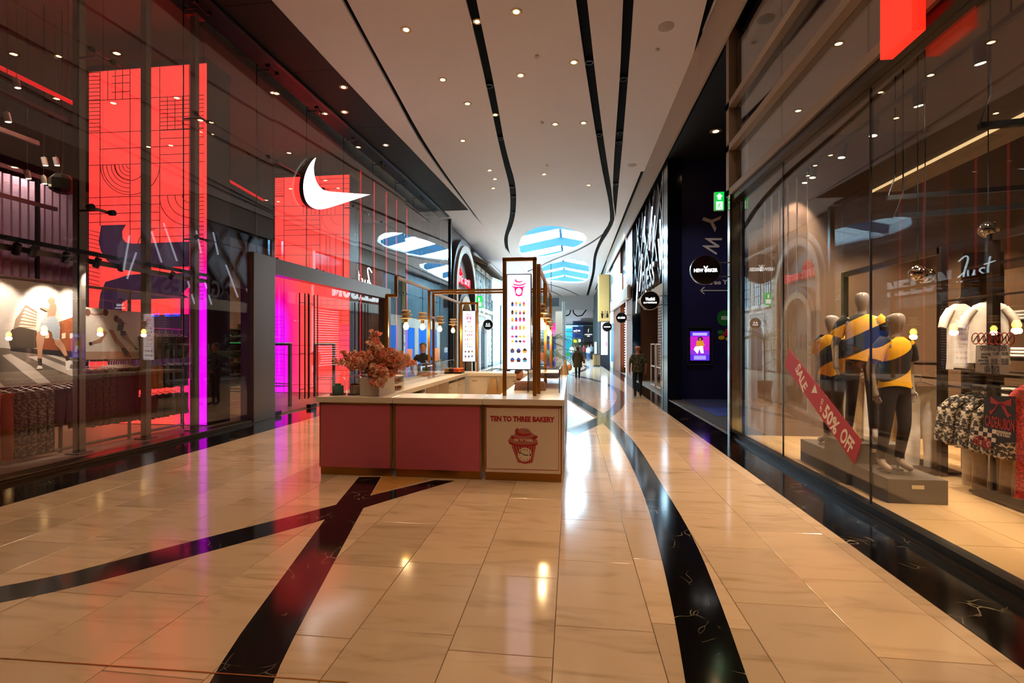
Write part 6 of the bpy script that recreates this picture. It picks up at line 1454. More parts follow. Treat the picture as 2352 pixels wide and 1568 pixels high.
a, b = aty(1609, 667, YN - .01), aty(1680, 667, YN - .01); mb = MB().bar(a, b, .01, .03); mb.bar(a, a + Vector((.12, 0, .11)), .01, .03); mb.bar(a, a + Vector((.12, 0, -.11)), .01, .03); mb.build('wall_arrow', M_LET, navy)
kd = thing('wall_decal', 'green disc decal with flag and coloured petals on the navy wall', 'decal'); c = aty(1664, 730, YN - .01)
MB().prism([(c.x + .22 * math.cos(k * PI / 12), c.z + .25 * math.sin(k * PI / 12)) for k in range(24)], YN - .012, YN - .002, 'y').build('disc', mat('decal_green', '#1c7a2a', .5), kd); MB().box(c.x - .1, c.x + .1, YN - .016, YN - .012, c.z - .06, c.z + .06).build('flag', mat('decal_pale', '#bcd8b0', .5), kd)
for k, (dx, dz, cc) in enumerate([(-.02, -.5, '#c8281c'), (-.14, -.62, '#d8b81c'), (.08, -.66, '#d8b81c'), (-.16, -.45, '#2a8a3a'), (.06, -.4, '#c8281c')]): MB().ell((c.x + dx + .05, YN - .008, c.z + dz), .1, .006, .07, 12, 6).build('petal', mat('decal_petal_%d' % k, cc, .5), kd)
# digital poster
ds = thing('digital_poster', 'silver framed wall screen showing a purple advert', 'screen'); p0, p1 = aty(1580, 836, YN - .06), aty(1635, 752, YN - .06)
MB().box(p0.x, p1.x, YN - .06, YN, p0.z, p1.z).build('housing', M_BLACKM, ds, bevel=.02); mb = MB(); 
for (xa, xb, za, zb) in ((p0.x - .02, p0.x + .01, p0.z - .02, p1.z + .02), (p1.x - .01, p1.x + .02, p0.z - .02, p1.z + .02), (p0.x, p1.x, p0.z - .02, p0.z + .01), (p0.x, p1.x, p1.z - .01, p1.z + .02)): mb.box(xa, xb, YN - .07, YN - .02, za, zb)
mb.build('frame', M_STEEL, ds)
def em(n, c='#ffffff', e=1.): return mat('em_' + n, c, .5, emit=c, es=e, var=0)
W_, H_ = p1.x - p0.x, p1.z - p0.z
def dq(u0, u1, v0, v1, m, lay=1, n='display'): return MB().box(p0.x + W_ * u0, p0.x + W_ * u1, YN - .062 - .002 * lay, YN - .06 - .002 * lay, p1.z - H_ * v1, p1.z - H_ * v0).build(n, m, ds)
dq(.1, .9, .1, .9, em('violet', '#5a2ae0')); dq(.1, .9, .24, .74, em('magenta', '#c020c0'), 2); dq(.1, .9, .62, .74, em('magenta2', '#8a30d0'), 3)
for k, v in enumerate((.15, .19)): dq(.2, .8, v, v + .018, em('white', '#ffffff'), 3, 'caption')
for k in range(5): dq(.25, .75, .77 + k * .022, .782 + k * .022, em('pale', '#c8c0ff'), 3, 'caption')
def dp(n, pts, m, lay): MB().prism([(p0.x + W_ * u, p1.z - H_ * v) for u, v in pts], YN - .064 - .002 * lay, YN - .062 - .002 * lay, 'y').build(n, m, ds)
dp('figure_hair', [(.42, .26), (.58, .25), (.64, .32), (.56, .36), (.42, .35)], em('hair', '#3a1418'), 3); dp('figure_jacket', [(.36, .36), (.62, .35), (.7, .48), (.6, .55), (.34, .5)], em('mustard', '#c88a28'), 4); dp('figure_trousers', [(.3, .52), (.62, .5), (.66, .7), (.54, .7), (.48, .58), (.4, .72), (.24, .6)], em('white'), 5); dp('figure_face', [(.47, .29), (.54, .29), (.54, .34), (.47, .34)], em('skin', '#c88a6a'), 5)
# ================================================================ RIGHT ROW BEYOND THE RECESS
XW = 3.06
M_STEELB = mat('mirror_blue_steel', '#7a96a4', .12, 1.)
M_CHAR = mat('charcoal_panel', '#3a3a3e', .35, .3)
# lattice store
lt = thing('lattice_facade', 'grey shop facade with crossed metal bars and light tubes', 'shopfront')
MB().box(XW + .1, XW + .3, 16.3, 24.4, 3.9, 7.5).build('backing', mat('lattice_grey', '#a0a0a8', .35, .3), lt)
MB().box(XW - .08, XW + .3, 16.28, 16.45, 0, 7.5).build('end_post', M_STEELB, lt); MB().box(XW - .08, XW + .3, 24.25, 24.4, 0, 7.5).build('end_post', M_STEELB, lt)
rr = random.Random(21)
for k, (ya, za, yb, zb) in enumerate([(16.6, 7.4, 19.6, 3.9), (17.2, 3.9, 19.4, 7.4), (18.2, 7.4, 21.6, 3.9), (18.8, 3.9, 21.4, 7.4), (20.2, 7.4, 23.4, 3.9), (20.8, 3.9, 23.2, 7.4), (22.2, 7.4, 24.2, 4.6), (22.6, 3.9, 24.2, 6.2), (16.5, 5.6, 17.6, 7.4), (16.5, 5.0, 17.3, 3.9)]):
    MB().bar((XW + .02, ya, za), (XW + .02, yb, zb), .14, .1, (1, 0, 0)).build('lattice_bar', M_CHAR, lt)
M_TUBE = mat('tube_white', '#ffffff', .3, emit='#dfe8ff', es=1.8, var=0)
for k, (ya, za, yb, zb) in enumerate([(18.6, 6.9, 19.3, 5.4), (18.0, 6.4, 18.5, 5.2), (17.0, 6.0, 16.75, 4.6), (17.3, 5.4, 16.9, 4.3), (21.2, 5.6, 22.0, 4.1), (20.4, 7.0, 20.7, 6.0), (22.6, 4.6, 23.2, 3.2), (19.9, 4.6, 20.3, 3.6)]):
    MB().bar((XW - .05, ya, za), (XW - .05, yb, zb), .04, .04, (1, 0, 0)).build('light_tube', M_TUBE, lt)
MB().prism([(XW + .1, 3.9), (XW + .1, 4.6), (XW + .5, 3.6), (XW + .5, 3.4)], 16.45, 24.3, 'y').build('sloped_canopy', M_WHITE, lt)
for i, ch in enumerate('GUESS'): text('letter', ch, 1, mat('letter_pewter', '#8a7a74', .3, .7), (XW - .02, 18.0 - .0 + (4 - i) * .62, 4.2 + .12), RIGHTW, lt, depth=.2, fit=(.5, .85), bold=.02)
MB().box(XW + .5, XW + 3, 16.4, 24.4, 3.5, 3.6).build('shop_ceiling', M_CHAR, lt); MB().box(XW + 2.6, XW + 2.7, 16.4, 24.4, 0, 3.5).build('shop_wall', mat('shop_brown', '#5a3c2c', .7), lt)
MB().box(XW + .2, XW + 2.7, 24.3, 24.42, 0, 3.5).build('shop_wall', mat('shop_brown'), lt)
for k in range(26):
    z = .6 + k * .11; MB().box(XW + .28, XW + .31, 16.5, 19.2, z, z + .075).build('shutter_slat', mat('shutter_pale', '#b8a498', .4, .3), lt)
for y in [16.5 + .3 * k for k in range(10)]: MB().box(XW + .26, XW + .28, y - .012, y + .012, .5, 3.4).build('shutter_bar', mat('shutter_pale'), lt)
for k in range(2):
    t = thing('white_stand', 'white tubular display stand beside the walking man, %s' % ('nearer', 'farther')[k], 'stand', (XW + .2, 18.6 + k * 1.3, 0)); mb = MB()
    for (dx, dy) in ((0, -.5), (0, .5), (.4, -.5), (.4, .5)): mb.box(dx - .02, dx + .02, dy - .02, dy + .02, 0, 1.75)
    for z in (.1, .85, 1.73): mb.box(-.02, .02, -.5, .5, z, z + .04).box(.38, .42, -.5, .5, z, z + .04).box(-.02, .42, -.52, -.48, z, z + .04).box(-.02, .42, .48, .52, z, z + .04)
    mb.build('frame', mat('stand_white', '#cfc4bc', .4), t)
t = thing('shoe_box_stack', 'lit cream box stack at the foot of the roller shutter', 'box', (XW + .12, 17.0, 0)); MB().box(-.1, .1, -.3, .3, 0, .3).build('box', mat('box_brown', '#7a5a3c', .6), t); MB().box(-.1, .1, -.3, .3, .305, .45).build('lid_box', mat('box_amber', '#c88a3c', .5), t)
spot('shop_lamp', (XW + 1.4, 18.4, 3.4), 60, WARM2, 120, .6); spot('shop_lamp', (XW + 1.4, 22, 3.4), 60, WARM2, 120, .6)
blade_sign(2.55, 16.2, 3.17, .3, [('Westfield', .05, .3, .11), ('MALL OF THE NETHERLANDS', -.07, .42, .05)], 'round black blade sign with Westfield script by the lattice facade', 3.02)
blade_sign(2.55, 25.3, 3.1, .27, [('GUESS', 0, .38, .1)], 'round black blade sign lettered GUESS by the copper facade', 3.02)
blade_sign(2.55, 35.2, 2.98, .33, [(None, 0, .44, .07)], 'small round black blade sign at the gold column', 3.02, 1, M_BRASS)
# copper store
cp = thing('copper_facade', 'rust copper clad shop facade with scalloped white awning', 'shopfront')
M_COP = mat('copper_rust', '#7a3a18', .4, .6, var=.35, vscale=2.5)
for (a, b) in [(24.6, 27.2), (30.4, 35.4)]: MB().box(XW - .05, XW + .4, a, b, 0, 8.0).build('copper_pier', M_COP, cp)
MB().box(XW + .05, XW + .35, 27.2, 30.4, 4.6, 8.0).build('upper_glass', mat('dark_glazing', '#28363c', .1, .2), cp); MB().box(XW - .06, XW + .02, 27.15, 27.4, 0, 8.0).build('light_edge', mat('edge_white', '#e8f0f4', .3, emit='#dff0ff', es=1.2), cp)
for k in range(14):
    y = 24.8 + k * .75; MB().prism([(y, 4.05), (y + .72, 4.05), (y + .72, 4.75), (y, 4.75)], XW - .28, XW - .08, 'x').build('awning_panel', mat('awning_cream', '#d8cabc', .4, var=.1), cp, bevel=.08)
for i, ch in enumerate('NELSON'): text('letter', ch, 1, mat('letter_lit', '#ffffff', .4, emit='#f4fbff', es=3.5, var=0), (XW - .12, 35.0 - i * 1.05, 5.45), RIGHTW, cp, depth=.12, fit=(.8, 1.0), bold=.03)
for k in range(24):
    z = .35 + k * .155; MB().box(XW + .2, XW + .23, 27.3, 30.4, z, z + .05).build('glow_slat', mat('slat_glow', '#ffffff', .4, emit='#eef6ff', es=2.0, var=0), cp)  # glow put into the slats in place of the lit shop behind
MB().box(XW + .5, XW + .55, 27.2, 30.4, 0, 4.6).build('shop_back', M_DARKIN, cp)
spot('facade_lamp', (2.3, 27, 8.3), 160, WARM2, 90, .6, aim=(3.1, 28, 4))
# white and blue shop, dark upper storey
wb = thing('blue_white_shop', 'white shop with bright blue panels beyond the copper facade', 'shopfront')
MB().box(XW, XW + .4, 35.5, 52, 4.2, 8.3).build('dark_upper', mat('slate_upper', '#4a6068', .4), wb); MB().box(XW - .02, XW + .4, 35.5, 52, 3.3, 4.2).build('white_band', M_WHITE, wb)
for k in range(5):
    y = 35.9 + k * 3.2; MB().box(XW + .02, XW + .3, y, y + 2.2, .4, 3.3).build('blue_panel', em('azure', '#0a6ad0', .8), wb); MB().box(XW - .02, XW + .4, y + 2.2, y + 3.2, .0, 3.3).build('white_pier', M_WHITE, wb); MB().box(XW - .06, XW + .4, y - .1, y + 2.3, 0, .4).build('white_plinth', M_WHITE, wb)
# gold column
gc = thing('gold_column', 'tall gold clad column with restroom symbols and white floor guide', 'column', (2.95, 39.5, 0))
MB().box(-.8, .09, -.5, .5, 3.55, 7.3).build('gold_casing', mat('gold_clad', '#dcae68', .35, .3), gc, bevel=.05); MB().box(-.7, .09, -.5, .5, 0, 3.55).build('dark_core', M_CHAR, gc); MB().box(-.6, -.08, -.53, -.5, .9, 3.5).build('guide_panel', em('guide', '#f4f4f8', 1.0), gc)
text('numeral', '2', .5, em('pinknum', '#d8308a'), (-.18, -.54, 2.75), FRONT, gc, depth=.01, fit=(.17, .32)); text('numeral', '1', .5, em('pinknum'), (-.18, -.54, 1.75), FRONT, gc, depth=.01, fit=(.07, .32))
for k, x in enumerate((-.5, -.1)):
    MB().ell((x, -.51, 4.3), .06, .02, .06, 10, 6).build('symbol_head', M_BLACKM, gc); MB().prism([(x - .1, 3.85), (x + .1, 3.85), (x + .07, 4.2), (x - .07, 4.2)] if k else [(x - .06, 3.8), (x + .06, 3.8), (x + .1, 4.2), (x - .1, 4.2)], -.52, -.5, 'y').build('symbol_body', M_BLACKM, gc)
MB().box(-.31, -.28, -.52, -.5, 3.8, 4.4).build('symbol_bar', M_BLACKM, gc)
t = thing('waste_bin', 'gold ribbed waste bin beside the gold column', 'bin', (1.95, 38.2, 0)); mb = MB()
MB().lathe([(0, 0), (.25, 0), (.25, .1), (.24, .1), (.24, .95), (.26, .95), (.26, 1.0), (0, 1.0)], n=16).build('drum', M_CHAR, t, smooth=True)
for k in range(14): MB().box(-.02, .02, -.01, .01, .12, .93).build('rib', mat('gold_clad'), t, loc=(.255 * math.cos(k * 2 * PI / 14), .255 * math.sin(k * 2 * PI / 14), 0))
struct(MB().box(XW + .1, XW + .5, 52.1, 71, 0, 8.5).build('wall_far_right', mat('far_wall_slate', '#4c5a60', .5)), 'far right wall')
struct(MB().box(XW + .45, XW + .6, 16.4, 36, 7.5, 9).build('wall_upper_right', M_DARKW), 'upper wall above the right shops')
# ================================================================ LEFT ROW BEYOND THE SPORTS STORE
XA = -6.45
M_WOODP = mat('wood_slats', '#5e5248', .5, var=.3, vscale=3); M_OAK = mat('arch_oak', '#a08060', .45, var=.15); M_ARCHD = mat('arch_dark', '#241a16', .4)
af = thing('arch_facade', 'timber shop facade with nested wooden arches and red lettering', 'shopfront')
MB().box(XA - .5, XA - .3, 25.5, 32.0, 0, 8.4).build('dark_backing', M_ARCHD, af)
for k in range(32): MB().box(XA - .3, XA - .27, 25.6 + k * .2, 25.78 + k * .2, .1, 8.3).build('wood_board', M_WOODP, af)
MB().box(XA - .5, XA + .02, 25.42, 25.6, 0, 8.5).build('edge_post', mat('teal_steel', '#4a6870', .25, .8), af)
def arch(cy, r0, r1, zc, x0, x1, m, z0=0, name='arch_ring'):
    n = 28; o_ = [(cy + r1 * math.cos(PI * i / n), zc + r1 * math.sin(PI * i / n)) for i in range(n + 1)]; i_ = [(cy + r0 * math.cos(PI * i / n), zc + r0 * math.sin(PI * i / n)) for i in range(n + 1)]
    o_ = [(cy + r1, z0)] + o_ + [(cy - r1, z0)]; i_ = [(cy + r0, z0)] + i_ + [(cy - r0, z0)]; N = len(o_)
    vs = [(x, *p) for x in (x0, x1) for p in o_ + i_]; fs = []
    for k in range(N - 1):
        fs += [(k, k + 1, N + k + 1, N + k), (2 * N + k, 3 * N + k, 3 * N + k + 1, 2 * N + k + 1), (k, 2 * N + k, 2 * N + k + 1, k + 1), (N + k, N + k + 1, 3 * N + k + 1, 3 * N + k)]
    return MB().add(vs, fs).build(name, m, af)
cyA = 28.7
arch(cyA, 2.75, 3.1, 4.9, XA - .27, XA + .1, M_ARCHD); arch(cyA, 2.4, 2.75, 4.9, XA - .2, XA + .22, M_OAK); arch(cyA, 2.3, 2.4, 4.9, XA - .27, XA + .2, M_ARCHD)
arch(cyA, 1.75, 2.05, 2.9, XA - .27, XA + .1, M_ARCHD); arch(cyA, 1.4, 1.75, 2.9, XA - .2, XA + .18, M_OAK)
M_SIM = mat('simit_red', '#d01824', .35, emit='#e01c28', es=.7, var=0)
for i, ch in enumerate('simit sarayi'):
    if ch != ' ': text('letter', ch, 1, M_SIM, (XA - .05, cyA - 1.75 + i * .31, 5.55), LEFTW, af, depth=.18, fit=None, bold=.02).scale = (.75, .75, 1)
for (dy, dz) in [(-1.25, .62), (-.62, .62), (-.95, .78)]: MB().lathe([(0, 0), (.13, 0), (.16, .12), (.05, .22), (.04, .4), (.06, .42), (0, .42)], (XA - .05, cyA + dy, 5.4 + dz - .2), 12).build('glass_ornament', M_SIM, af, smooth=True)
for k in range(3): MB().box(XA - .26, XA - .22, cyA - .9 + k * .62, cyA - .4 + k * .62, 1.4, 2.3).build('menu_board', mat('board_dark', '#2c2420', .5), af)
# brick house
hs = thing('brick_house', 'pale brick house front with barred windows, tiled eave and arched shutter', 'building')
M_BRK = mat('pale_brick', '#b8b0a4', .8, var=.2, vscale=12, bump=.6, bscale=20); M_STONE = mat('pale_stone', '#d8d8d4', .7)
MB().box(XA - .6, XA - .1, 32.1, 39.5, 0, 8.0).build('wall', mat('mortar', '#8a8680', .9), hs)
mb = MB(); kk = 0
for r_ in range(34):
    z = .05 + r_ * .235
    for c_ in range(15):
        y = 32.12 + c_ * .5 + (.25 if r_ % 2 else 0); 
        cyb, zcb = y + .24, z + .11
        if (33.3 < cyb < 36.3 and z < 3.6) or any(abs(cyb - yw) < .6 and 4.2 < zcb < 7.1 for yw in (33.2, 34.9, 36.8, 38.4)) or cyb > 39.3: continue
        d = .03 + .02 * ((r_ * 7 + c_ * 3) % 5) / 5
        MB().box(XA - .1, XA - .1 + d, y + .012, y + .478, z + .01, z + .222).build('brick', M_BRK, hs) if kk < 300 else mb.box(XA - .1, XA - .1 + d, y + .012, y + .478, z + .01, z + .222)
        kk += 1
if mb.v: tag(mb.build('brick_rest', M_BRK, hs), kind='stuff')
for yw in (33.2, 34.9, 36.8, 38.4):
    w = MB().box(XA - .12, XA - .06, yw - .52, yw + .52, 4.4, 6.9).build('window', em('pane_day', '#b8d8e0', .9), hs); fb = MB()
    for y in (-.52, -.18, .18, .52): fb.box(XA - .07, XA - .02, yw + y - .025, yw + y + .025, 4.4, 6.9)
    for z in (4.4, 5.0, 5.65, 6.3, 6.88): fb.box(XA - .07, XA - .02, yw - .52, yw + .52, z - .02, z + .02)
    fb.build('window_bars', M_BLACKM, w); MB().box(XA - .1, XA + .1, yw - .65, yw + .65, 4.15, 4.38).build('sill', M_STONE, hs); MB().box(XA - .1, XA + .06, yw - .65, yw + .65, 6.92, 7.2).build('lintel', M_STONE, hs)
def harch(cy, r0, r1, zc, x0, x1, m, z0, nm):
    n = 16; o_ = [(cy + r1, z0)] + [(cy + r1 * math.cos(PI * i / n), zc + r1 * .7 * math.sin(PI * i / n)) for i in range(n + 1)] + [(cy - r1, z0)]; i_ = [(cy + r0, z0)] + [(cy + r0 * math.cos(PI * i / n), zc + r0 * .7 * math.sin(PI * i / n)) for i in range(n + 1)] + [(cy - r0, z0)]; N = len(o_)
    vs = [(x, *p) for x in (x0, x1) for p in o_ + i_]; fs = []
    for k in range(N - 1): fs += [(k, k + 1, N + k + 1, N + k), (2 * N + k, 3 * N + k, 3 * N + k + 1, 2 * N + k + 1), (k, 2 * N + k, 2 * N + k + 1, k + 1), (N + k, N + k + 1, 3 * N + k + 1, 3 * N + k)]
    MB().add(vs, fs).build(nm, m, hs)
harch(34.8, 1.25, 1.55, 2.4, XA - .1, XA + .12, M_STONE, 0, 'arch_surround')
for k in range(22): MB().box(XA - .09, XA - .05, 33.5, 36.1, .05 + k * .15, .18 + k * .15).build('shutter_slat', mat('shutter_slate', '#3c444c', .45, .4), hs)
MB().prism([(XA - .2, 7.5), (XA + .9, 7.05), (XA + .92, 7.12), (XA - .2, 7.75)], 32.0, 39.6, 'y').build('eave_board', mat('eave_wood', '#4a3424', .7), hs)
for k in range(26): MB().prism([(XA - .2, 7.74), (XA + .96, 7.1), (XA + .97, 7.17), (XA - .2, 7.84)], 32.0 + k * .29, 32.25 + k * .29, 'y').build('roof_tile', mat('roof_tile', '#6a5844', .8, var=.3), hs, bevel=.02)
for k in range(15): MB().bar((XA - .1, 32.2 + k * .5, 7.35), (XA + .85, 32.2 + k * .5, 6.98), .08, .1).build('rafter', mat('eave_wood'), hs)
# pale facades further on
struct(MB().box(XA - .6, XA - .2, 39.6, 72, 0, 8.5).build('wall_far_left', mat('far_wall_white', '#e4eaea', .5)), 'far left pale wall')
for k in range(6):
    t = thing('shop_window', 'tall pale shop window in the far left wall, number %s from the brick house' % ('one', 'two', 'three', 'four', 'five', 'six')[k], 'window'); y = 40.2 + k * 5
    MB().box(XA - .2, XA - .15, y, y + 4.2, .2, 5.2).build('pane', em('pane_white', '#dff0f4', 1.0), t); MB().box(XA - .22, XA - .1, y - .15, y, 0, 5.4).build('mullion', mat('teal_steel'), t)
blade_sign(-5.75, 33.2, 3.1, .36, [('A A', .05, .3, .14), (None, -.1, .34, .05)], 'round black blade sign with two white letters by the brick house', -6.5, -1)
blade_sign(-5.2, 40.5, 3.15, .42, [(None, 0, .5, .08)], 'round black blade sign half hidden behind the near menu stand', -6.68, -1)
# left exit sign
t = thing('exit_sign', 'small green exit sign at the corner of the brick house', 'sign', (XA + .35, 32.3, 4.6)); MB().box(-.3, .1, -.05, .05, -.4, .4).build('housing', M_GRN, t); MB().box(-.25, .05, -.056, -.05, -.3, -.02).build('figure', M_EXW, t); MB().box(-.15, -.05, -.056, -.05, .05, .3).build('arrow', M_EXW, t); MB().box(-.48, -.3, -.03, .03, -.05, .05).build('arm', M_STEEL, t)
# ================================================================ FAR END
struct(MB().box(-6.8, 3.8, 69.0, 69.3, 6.6, ZC + .5).build('wall_bulkhead', mat('bulkhead_plaster', '#b8b4b4', .6)), 'curved end of the high ceiling')
struct(MB().box(-16, 14, 81.2, 97, 6.9, 7.0).build('ceiling', M_CEIL), 'lower ceiling at the far end')
blk = mat('slot_black')
def farline(pts, y, w):
    for a, b in zip(pts, pts[1:]):
        pa, pb = aty(*a, y), aty(*b, y); MB().bar(pa, pb, .03, w, (0, 0, 1) if abs(pa.x - pb.x) > abs(pa.z - pb.z) else (1, 0, 0)).build('trim_line', blk, vault)
for _x, _y in ((-3, 73), (0, 77), (2.5, 73), (-5, 79)): spot('far_fill_light', (_x, _y, 1.2 if _y == 77 else 6.6), 700, COOL, 160, .8, aim=(_x, _y + .5, 8 if _y == 77 else 0))  # added fill without fixtures; one points up to brighten the vault
vault = struct(MB().add([(-6.8 + 10.6 * i / 12, 69.2 + 12 * j / 8, 8.3 - 3.4 * (j / 8) ** .6 ) for j in range(9) for i in range(13)], [(j * 13 + i, j * 13 + i + 1, (j + 1) * 13 + i + 1, (j + 1) * 13 + i) for j in range(8) for i in range(12)]).build('ceiling', mat('vault_plaster', '#b4b2ba', .6), smooth=True), 'sloping pale vault at the far end')
for pts in ([(1340, 684), (1314, 702), (1308, 722), (1298, 726)], [(1314, 702), (1318, 720), (1326, 726), (1337, 724), (1346, 712), (1356, 702), (1366, 700)], [(1326, 699), (1340, 693), (1366, 691)]): farline(pts, 69.1, .16)
M_FW = mat('far_white', '#cfe0e4', .5)
fe = struct(MB().box(-8, 8, 84, 84.2, 0, 7).build('wall_end', M_FW), 'pale end wall of the mall')
def farsign(u0, v0, u1, v1, y, m, name, label, words=None, cat='sign'):
    a, b = aty(u0, v1, y), aty(u1, v0, y); t = thing(name, label, cat); MB().box(a.x, b.x, y - .15, max(y + .4, 83.1 if 76 < y < 83 and 'sign' in name or name == 'light_panel' and y > 70 else 0), a.z if a.z > 1.2 or y < 70 else 0, b.z).build('panel', m, t)
    if words:
        for (s, fx, fz, fw, fh) in words:
            _x, _z = a.x + (b.x - a.x) * fx, a.z + (b.z - a.z) * fz
            if s is None: MB().box(_x - (b.x - a.x) * fw / 2, _x + (b.x - a.x) * fw / 2, y - .18, y - .15, _z - (b.z - a.z) * fh / 2, _z + (b.z - a.z) * fh / 2).build('illegible_line', em('white'), t); continue
            text('lettering', s, .3, em('white'), (a.x + (b.x - a.x) * fx, y - .17, a.z + (b.z - a.z) * fz), FRONT, t, depth=.02, fit=((b.x - a.x) * fw, (b.z - a.z) * fh))
    return t
farsign(1315, 750, 1340, 776, 78, mat('sign_navy', '#0c2a6a', .4, emit='#0a2a70', es=.35), 'shop_sign', 'navy blue box shop sign at the far end', [(None, .2, .62, .22, .1), (None, .36, .62, .05, .26), (None, .58, .64, .26, .12)])
farsign(1340, 747, 1363, 785, 79, mat('sign_char', '#26262a', .4), 'shop_sign', 'dark slanted shop sign with white emblem at the far end', [('f', .5, .68, .12, .22), (None, .5, .45, .75, .05), (None, .5, .35, .28, .05)])
farsign(1300, 754, 1314, 810, 80, em('turq', '#18a0c0', .8), 'light_wall', 'turquoise lit wall panel at the far end', None, 'panel'); farsign(1300, 810, 1312, 828, 79.8, em('grn', '#20a050', .7), 'light_wall', 'green lit panel low at the far end', None, 'panel')
farsign(1318, 780, 1325, 786, 77, em('ylw', '#c8e020', 1.2), 'light_panel', 'small yellow green lit panel under the navy sign', None, 'panel'); farsign(1329, 779, 1334, 785, 77, em('wht2', '#eaf4ff', 1.3), 'light_panel', 'small white lit panel under the navy sign', None, 'panel')
farsign(1328, 742, 1366, 830, 83, mat('far_slate', '#45545a', .5), 'far_storefront', 'slate shop front behind the far signs', None, 'shopfront')
farsign(1342, 786, 1364, 836, 80, mat('far_brown', '#4a382e', .6), 'far_storefront', 'dark brown shop opening under the dark sign', None, 'shopfront')
farsign(1366, 785, 1370, 826, 55, em('cream', '#f0e0c8', 1.0), 'light_panel', 'tall cream lit panel left of the gold column', None, 'panel')
# left far pillars and screens
for k, u in enumerate((1293, 1297)):
    p = aty(u, 850, 44); tag(MB().lathe([(0, 0), (.09, 0), (.09, 5.6), (0, 5.6)], (p.x, 44 + k * .2, 0), 14).build('steel_pole', M_STEEL, smooth=True), 'slim chrome pole %s of the pair beyond the kiosk' % ('left', 'right')[k], 'pole')
def panelbox(u0, v0, u1, v1, y, cols, name, label, cat):
    t = thing(name, label, cat); n = len(cols)
    for k, c in enumerate(cols):
        a, b = aty(u0, v0 + (v1 - v0) * (k + 1) / n, y), aty(u1, v0 + (v1 - v0) * k / n, y); MB().box(a.x, b.x, y, y + .3, a.z, b.z).build('panel', c, t)
    return t
panelbox(1256, 742, 1276, 848, 24, [em('pk1', '#e040b0', .9), em('pk2', '#e870c0', .9), em('bl1', '#1848d8', .9), em('bl2', '#1050c8', .9), em('tq2', '#40a8d0', .8), em('bl1'), em('pk2')], 'led_banner', 'pink and blue lit banner behind the right lamp frame', 'screen')
_a = aty(1260, 850, 24.15); _b = aty(1272, 850, 24.15)
for _p in (_a, _b): MB().box(_p.x - .04, _p.x + .04, 24.1, 24.2, 0, .6).build('leg', M_CHAR, bpy.data.objects['led_banner'])
farsign(1276, 715, 1292, 850, 46, mat('tan_wall', '#8a7460', .6), 'tan_pillar', 'tan pillar behind the palms', None, 'pillar')
farsign(1248, 684, 1284, 704, 41, M_BLACKM, 'dark_screen', 'black hanging box above the palms', None, 'screen')
_p = aty(1266, 690, 41); MB().tube([(_p.x, 41, _p.z), (_p.x, 41, ZC + .02)], .03, 6).build('rod', M_BLACKM, bpy.data.objects['dark_screen'])
# palms and leafy plants in a planter behind the kiosk
M_PALM = mat('palm_green', '#2a5a30', .5, var=.3); M_PALMD = mat('palm_dark', '#16301c', .5, var=.3)
def palm(x, y, z, h, nf, L, m, label, name='potted_palm', seed=0, potc='#6a5a4a'):
    rd_ = random.Random(seed); t = thing(name, label, 'plant', (x, y, z))
    MB().lathe([(0, 0), (.2, 0), (.26, .42), (.24, .45), (0, .43)], n=18).build('pot', mat('pot_' + potc, potc, .6), t, smooth=True)
    MB().tube([(0, 0, .4), (.02, 0, h)], .035, 8).build('trunk', mat('trunk_brown', '#5a4630', .8), t, smooth=True)
    for k in range(nf):
        a = 2 * PI * k / nf + rd_.uniform(-.2, .2); e = rd_.uniform(.3, 1.2); pts = []; mb = MB()
        for i in range(9):
            q = i / 8; pts.append(Vector((math.cos(a) * L * q * math.cos(e * (1 - q * .9)), math.sin(a) * L * q * math.cos(e * (1 - q * .9)), h + L * (math.sin(e) * q - .75 * q * q))))
        mb.tube(pts, [.008] * 8 + [.003], 4)
        for i in range(1, 9):
            d = (pts[i] - pts[i - 1]).normalized(); sd = d.cross(Vector((0, 0, 1))).normalized()
            for s in (-1, 1):
                for q in (0, .5):
                    p = pts[i - 1].lerp(pts[i], q); ln_ = .26 * L * math.sin(PI * min(.95, (i + q) / 9.5)) + .03; tip = p + (sd * s * .8 + d * .5).normalized() * ln_ + Vector((0, 0, -.06)); w = d * .014
                    mb.add([p - w, p + w, tip], [(0, 1, 2)])
        mb.build('frond', m, t)
    return t
pp = aty(1275, 800, 18.0)
palm(pp.x - .1, 18.2, 0, 1.9, 12, 1.25, M_PALM, 'tall feathery palm right behind the kiosk', seed=1); palm(-.75, 16.0, 0, 1.3, 12, 1.0, M_PALM, 'lower green palm beside the tall one', seed=2); palm(-1.0, 14.3, 0, 1.6, 11, .8, M_PALMD, 'dark palm behind the right pendant lamps', seed=5)
palm(-1.95, 14.6, 0, .9, 10, .8, M_PALMD, 'dark leafy plant behind the back worktop', seed=3)
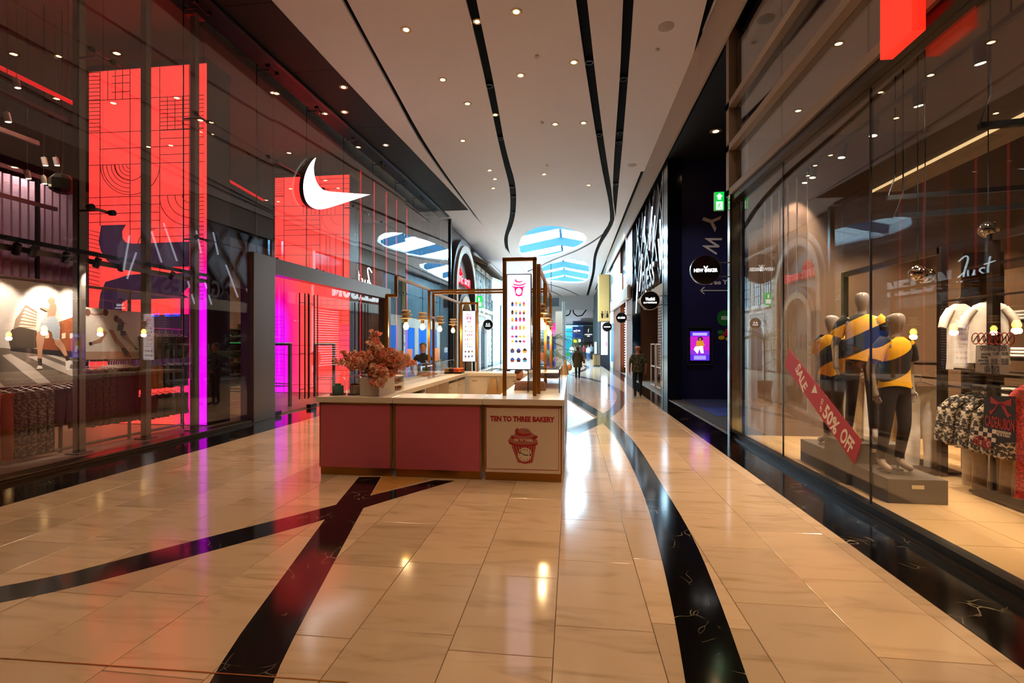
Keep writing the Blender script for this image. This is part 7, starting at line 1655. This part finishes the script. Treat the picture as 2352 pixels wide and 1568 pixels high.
# orange flowers beside the palms
of_ = thing('orange_flowers', 'orange flower arrangement between the right lamp posts', 'flowers', (-.85, 12.9, 0)); MB().lathe([(0, 0), (.2, 0), (.22, .85), (0, .85)], n=16).build('vase', mat('vase_dark', '#3a302a', .5), of_, smooth=True)
rr = random.Random(8)
for k in range(40):
    p = Vector((rr.gauss(0, .14), rr.gauss(0, .14), 1.15 + rr.gauss(0, .2))); o = link('blossom', bl_me[k % 6].copy() if k < 3 else bl_me[0], None, of_, loc=p); o.scale = (1.8, 1.8, 1.8); o.rotation_euler = (rr.uniform(0, 6), rr.uniform(0, 6), 0)
for k in range(8): MB().tube([(0, 0, .8), (rr.uniform(-.2, .2), rr.uniform(-.2, .2), 1.3)], .006, 5).build('stem', M_PALM, of_)
t = thing('cone_bag', 'tan paper cone decoration on the right worktop end', 'decoration', (-.14, 11.2, HT)); MB().lathe([(0, 0), (.09, 0), (.05, .2), (.02, .34), (0, .34)], n=14).build('cone', FAB['tan'], t, smooth=True); MB().ell((.1, .1, .16), .06, .06, .08, 10, 8).build('ball', mat('ball_peach', '#d8a078', .6), t, smooth=True)
# far visitors
cols_ = [('#b0a8a0', '#2a3a5a', 'pale top'), ('#3a302c', '#1c1a1c', 'dark jacket'), ('#8a2a2a', '#2a2624', 'red top'), ('#d8d4d0', '#3a5a8a', 'white top and jeans'), ('#6a7a8a', '#202024', 'grey blue jacket'), ('#c8b8a8', '#4a4038', 'beige coat'), ('#2a4a6a', '#1c1c20', 'blue jacket'), ('#e0dcd8', '#2a2a30', 'white shirt')]
for k, (u, y, h) in enumerate([(1313, 52, 1.7), (1333, 60, 1.75), (1341, 58, 1.7), (1351, 50, 1.66), (1358, 56, 1.78), (1322, 66, 1.7), (1346, 68, 1.7), (1330, 72, 1.75)]):
    p = aty(u, 800, y); a_, b_, nm_ = cols_[k]
    person('person', 'far visitor in %s, %s' % (nm_, ('leftmost of the crowd', 'left of the mall centre', 'near the crowd centre', 'walking nearest on the right', 'beside the white top visitor', 'far back on the left', 'far back on the right', 'farthest in the middle')[k]), 'person', (p.x, y, 0), rr.uniform(2.6, 3.6), h, dict(anL=(.1, .08, .09), toL=(.11, -.08, .04)), lambda c: 0 if c.z > 1.48 else (1 if c.z > .92 else 2), [M_SKIN, mat('far_top_%d' % k, a_, .8), mat('far_leg_%d' % k, b_, .8)], hair=M_HAIRB, hands=False, subdiv=1, group='far visitors')
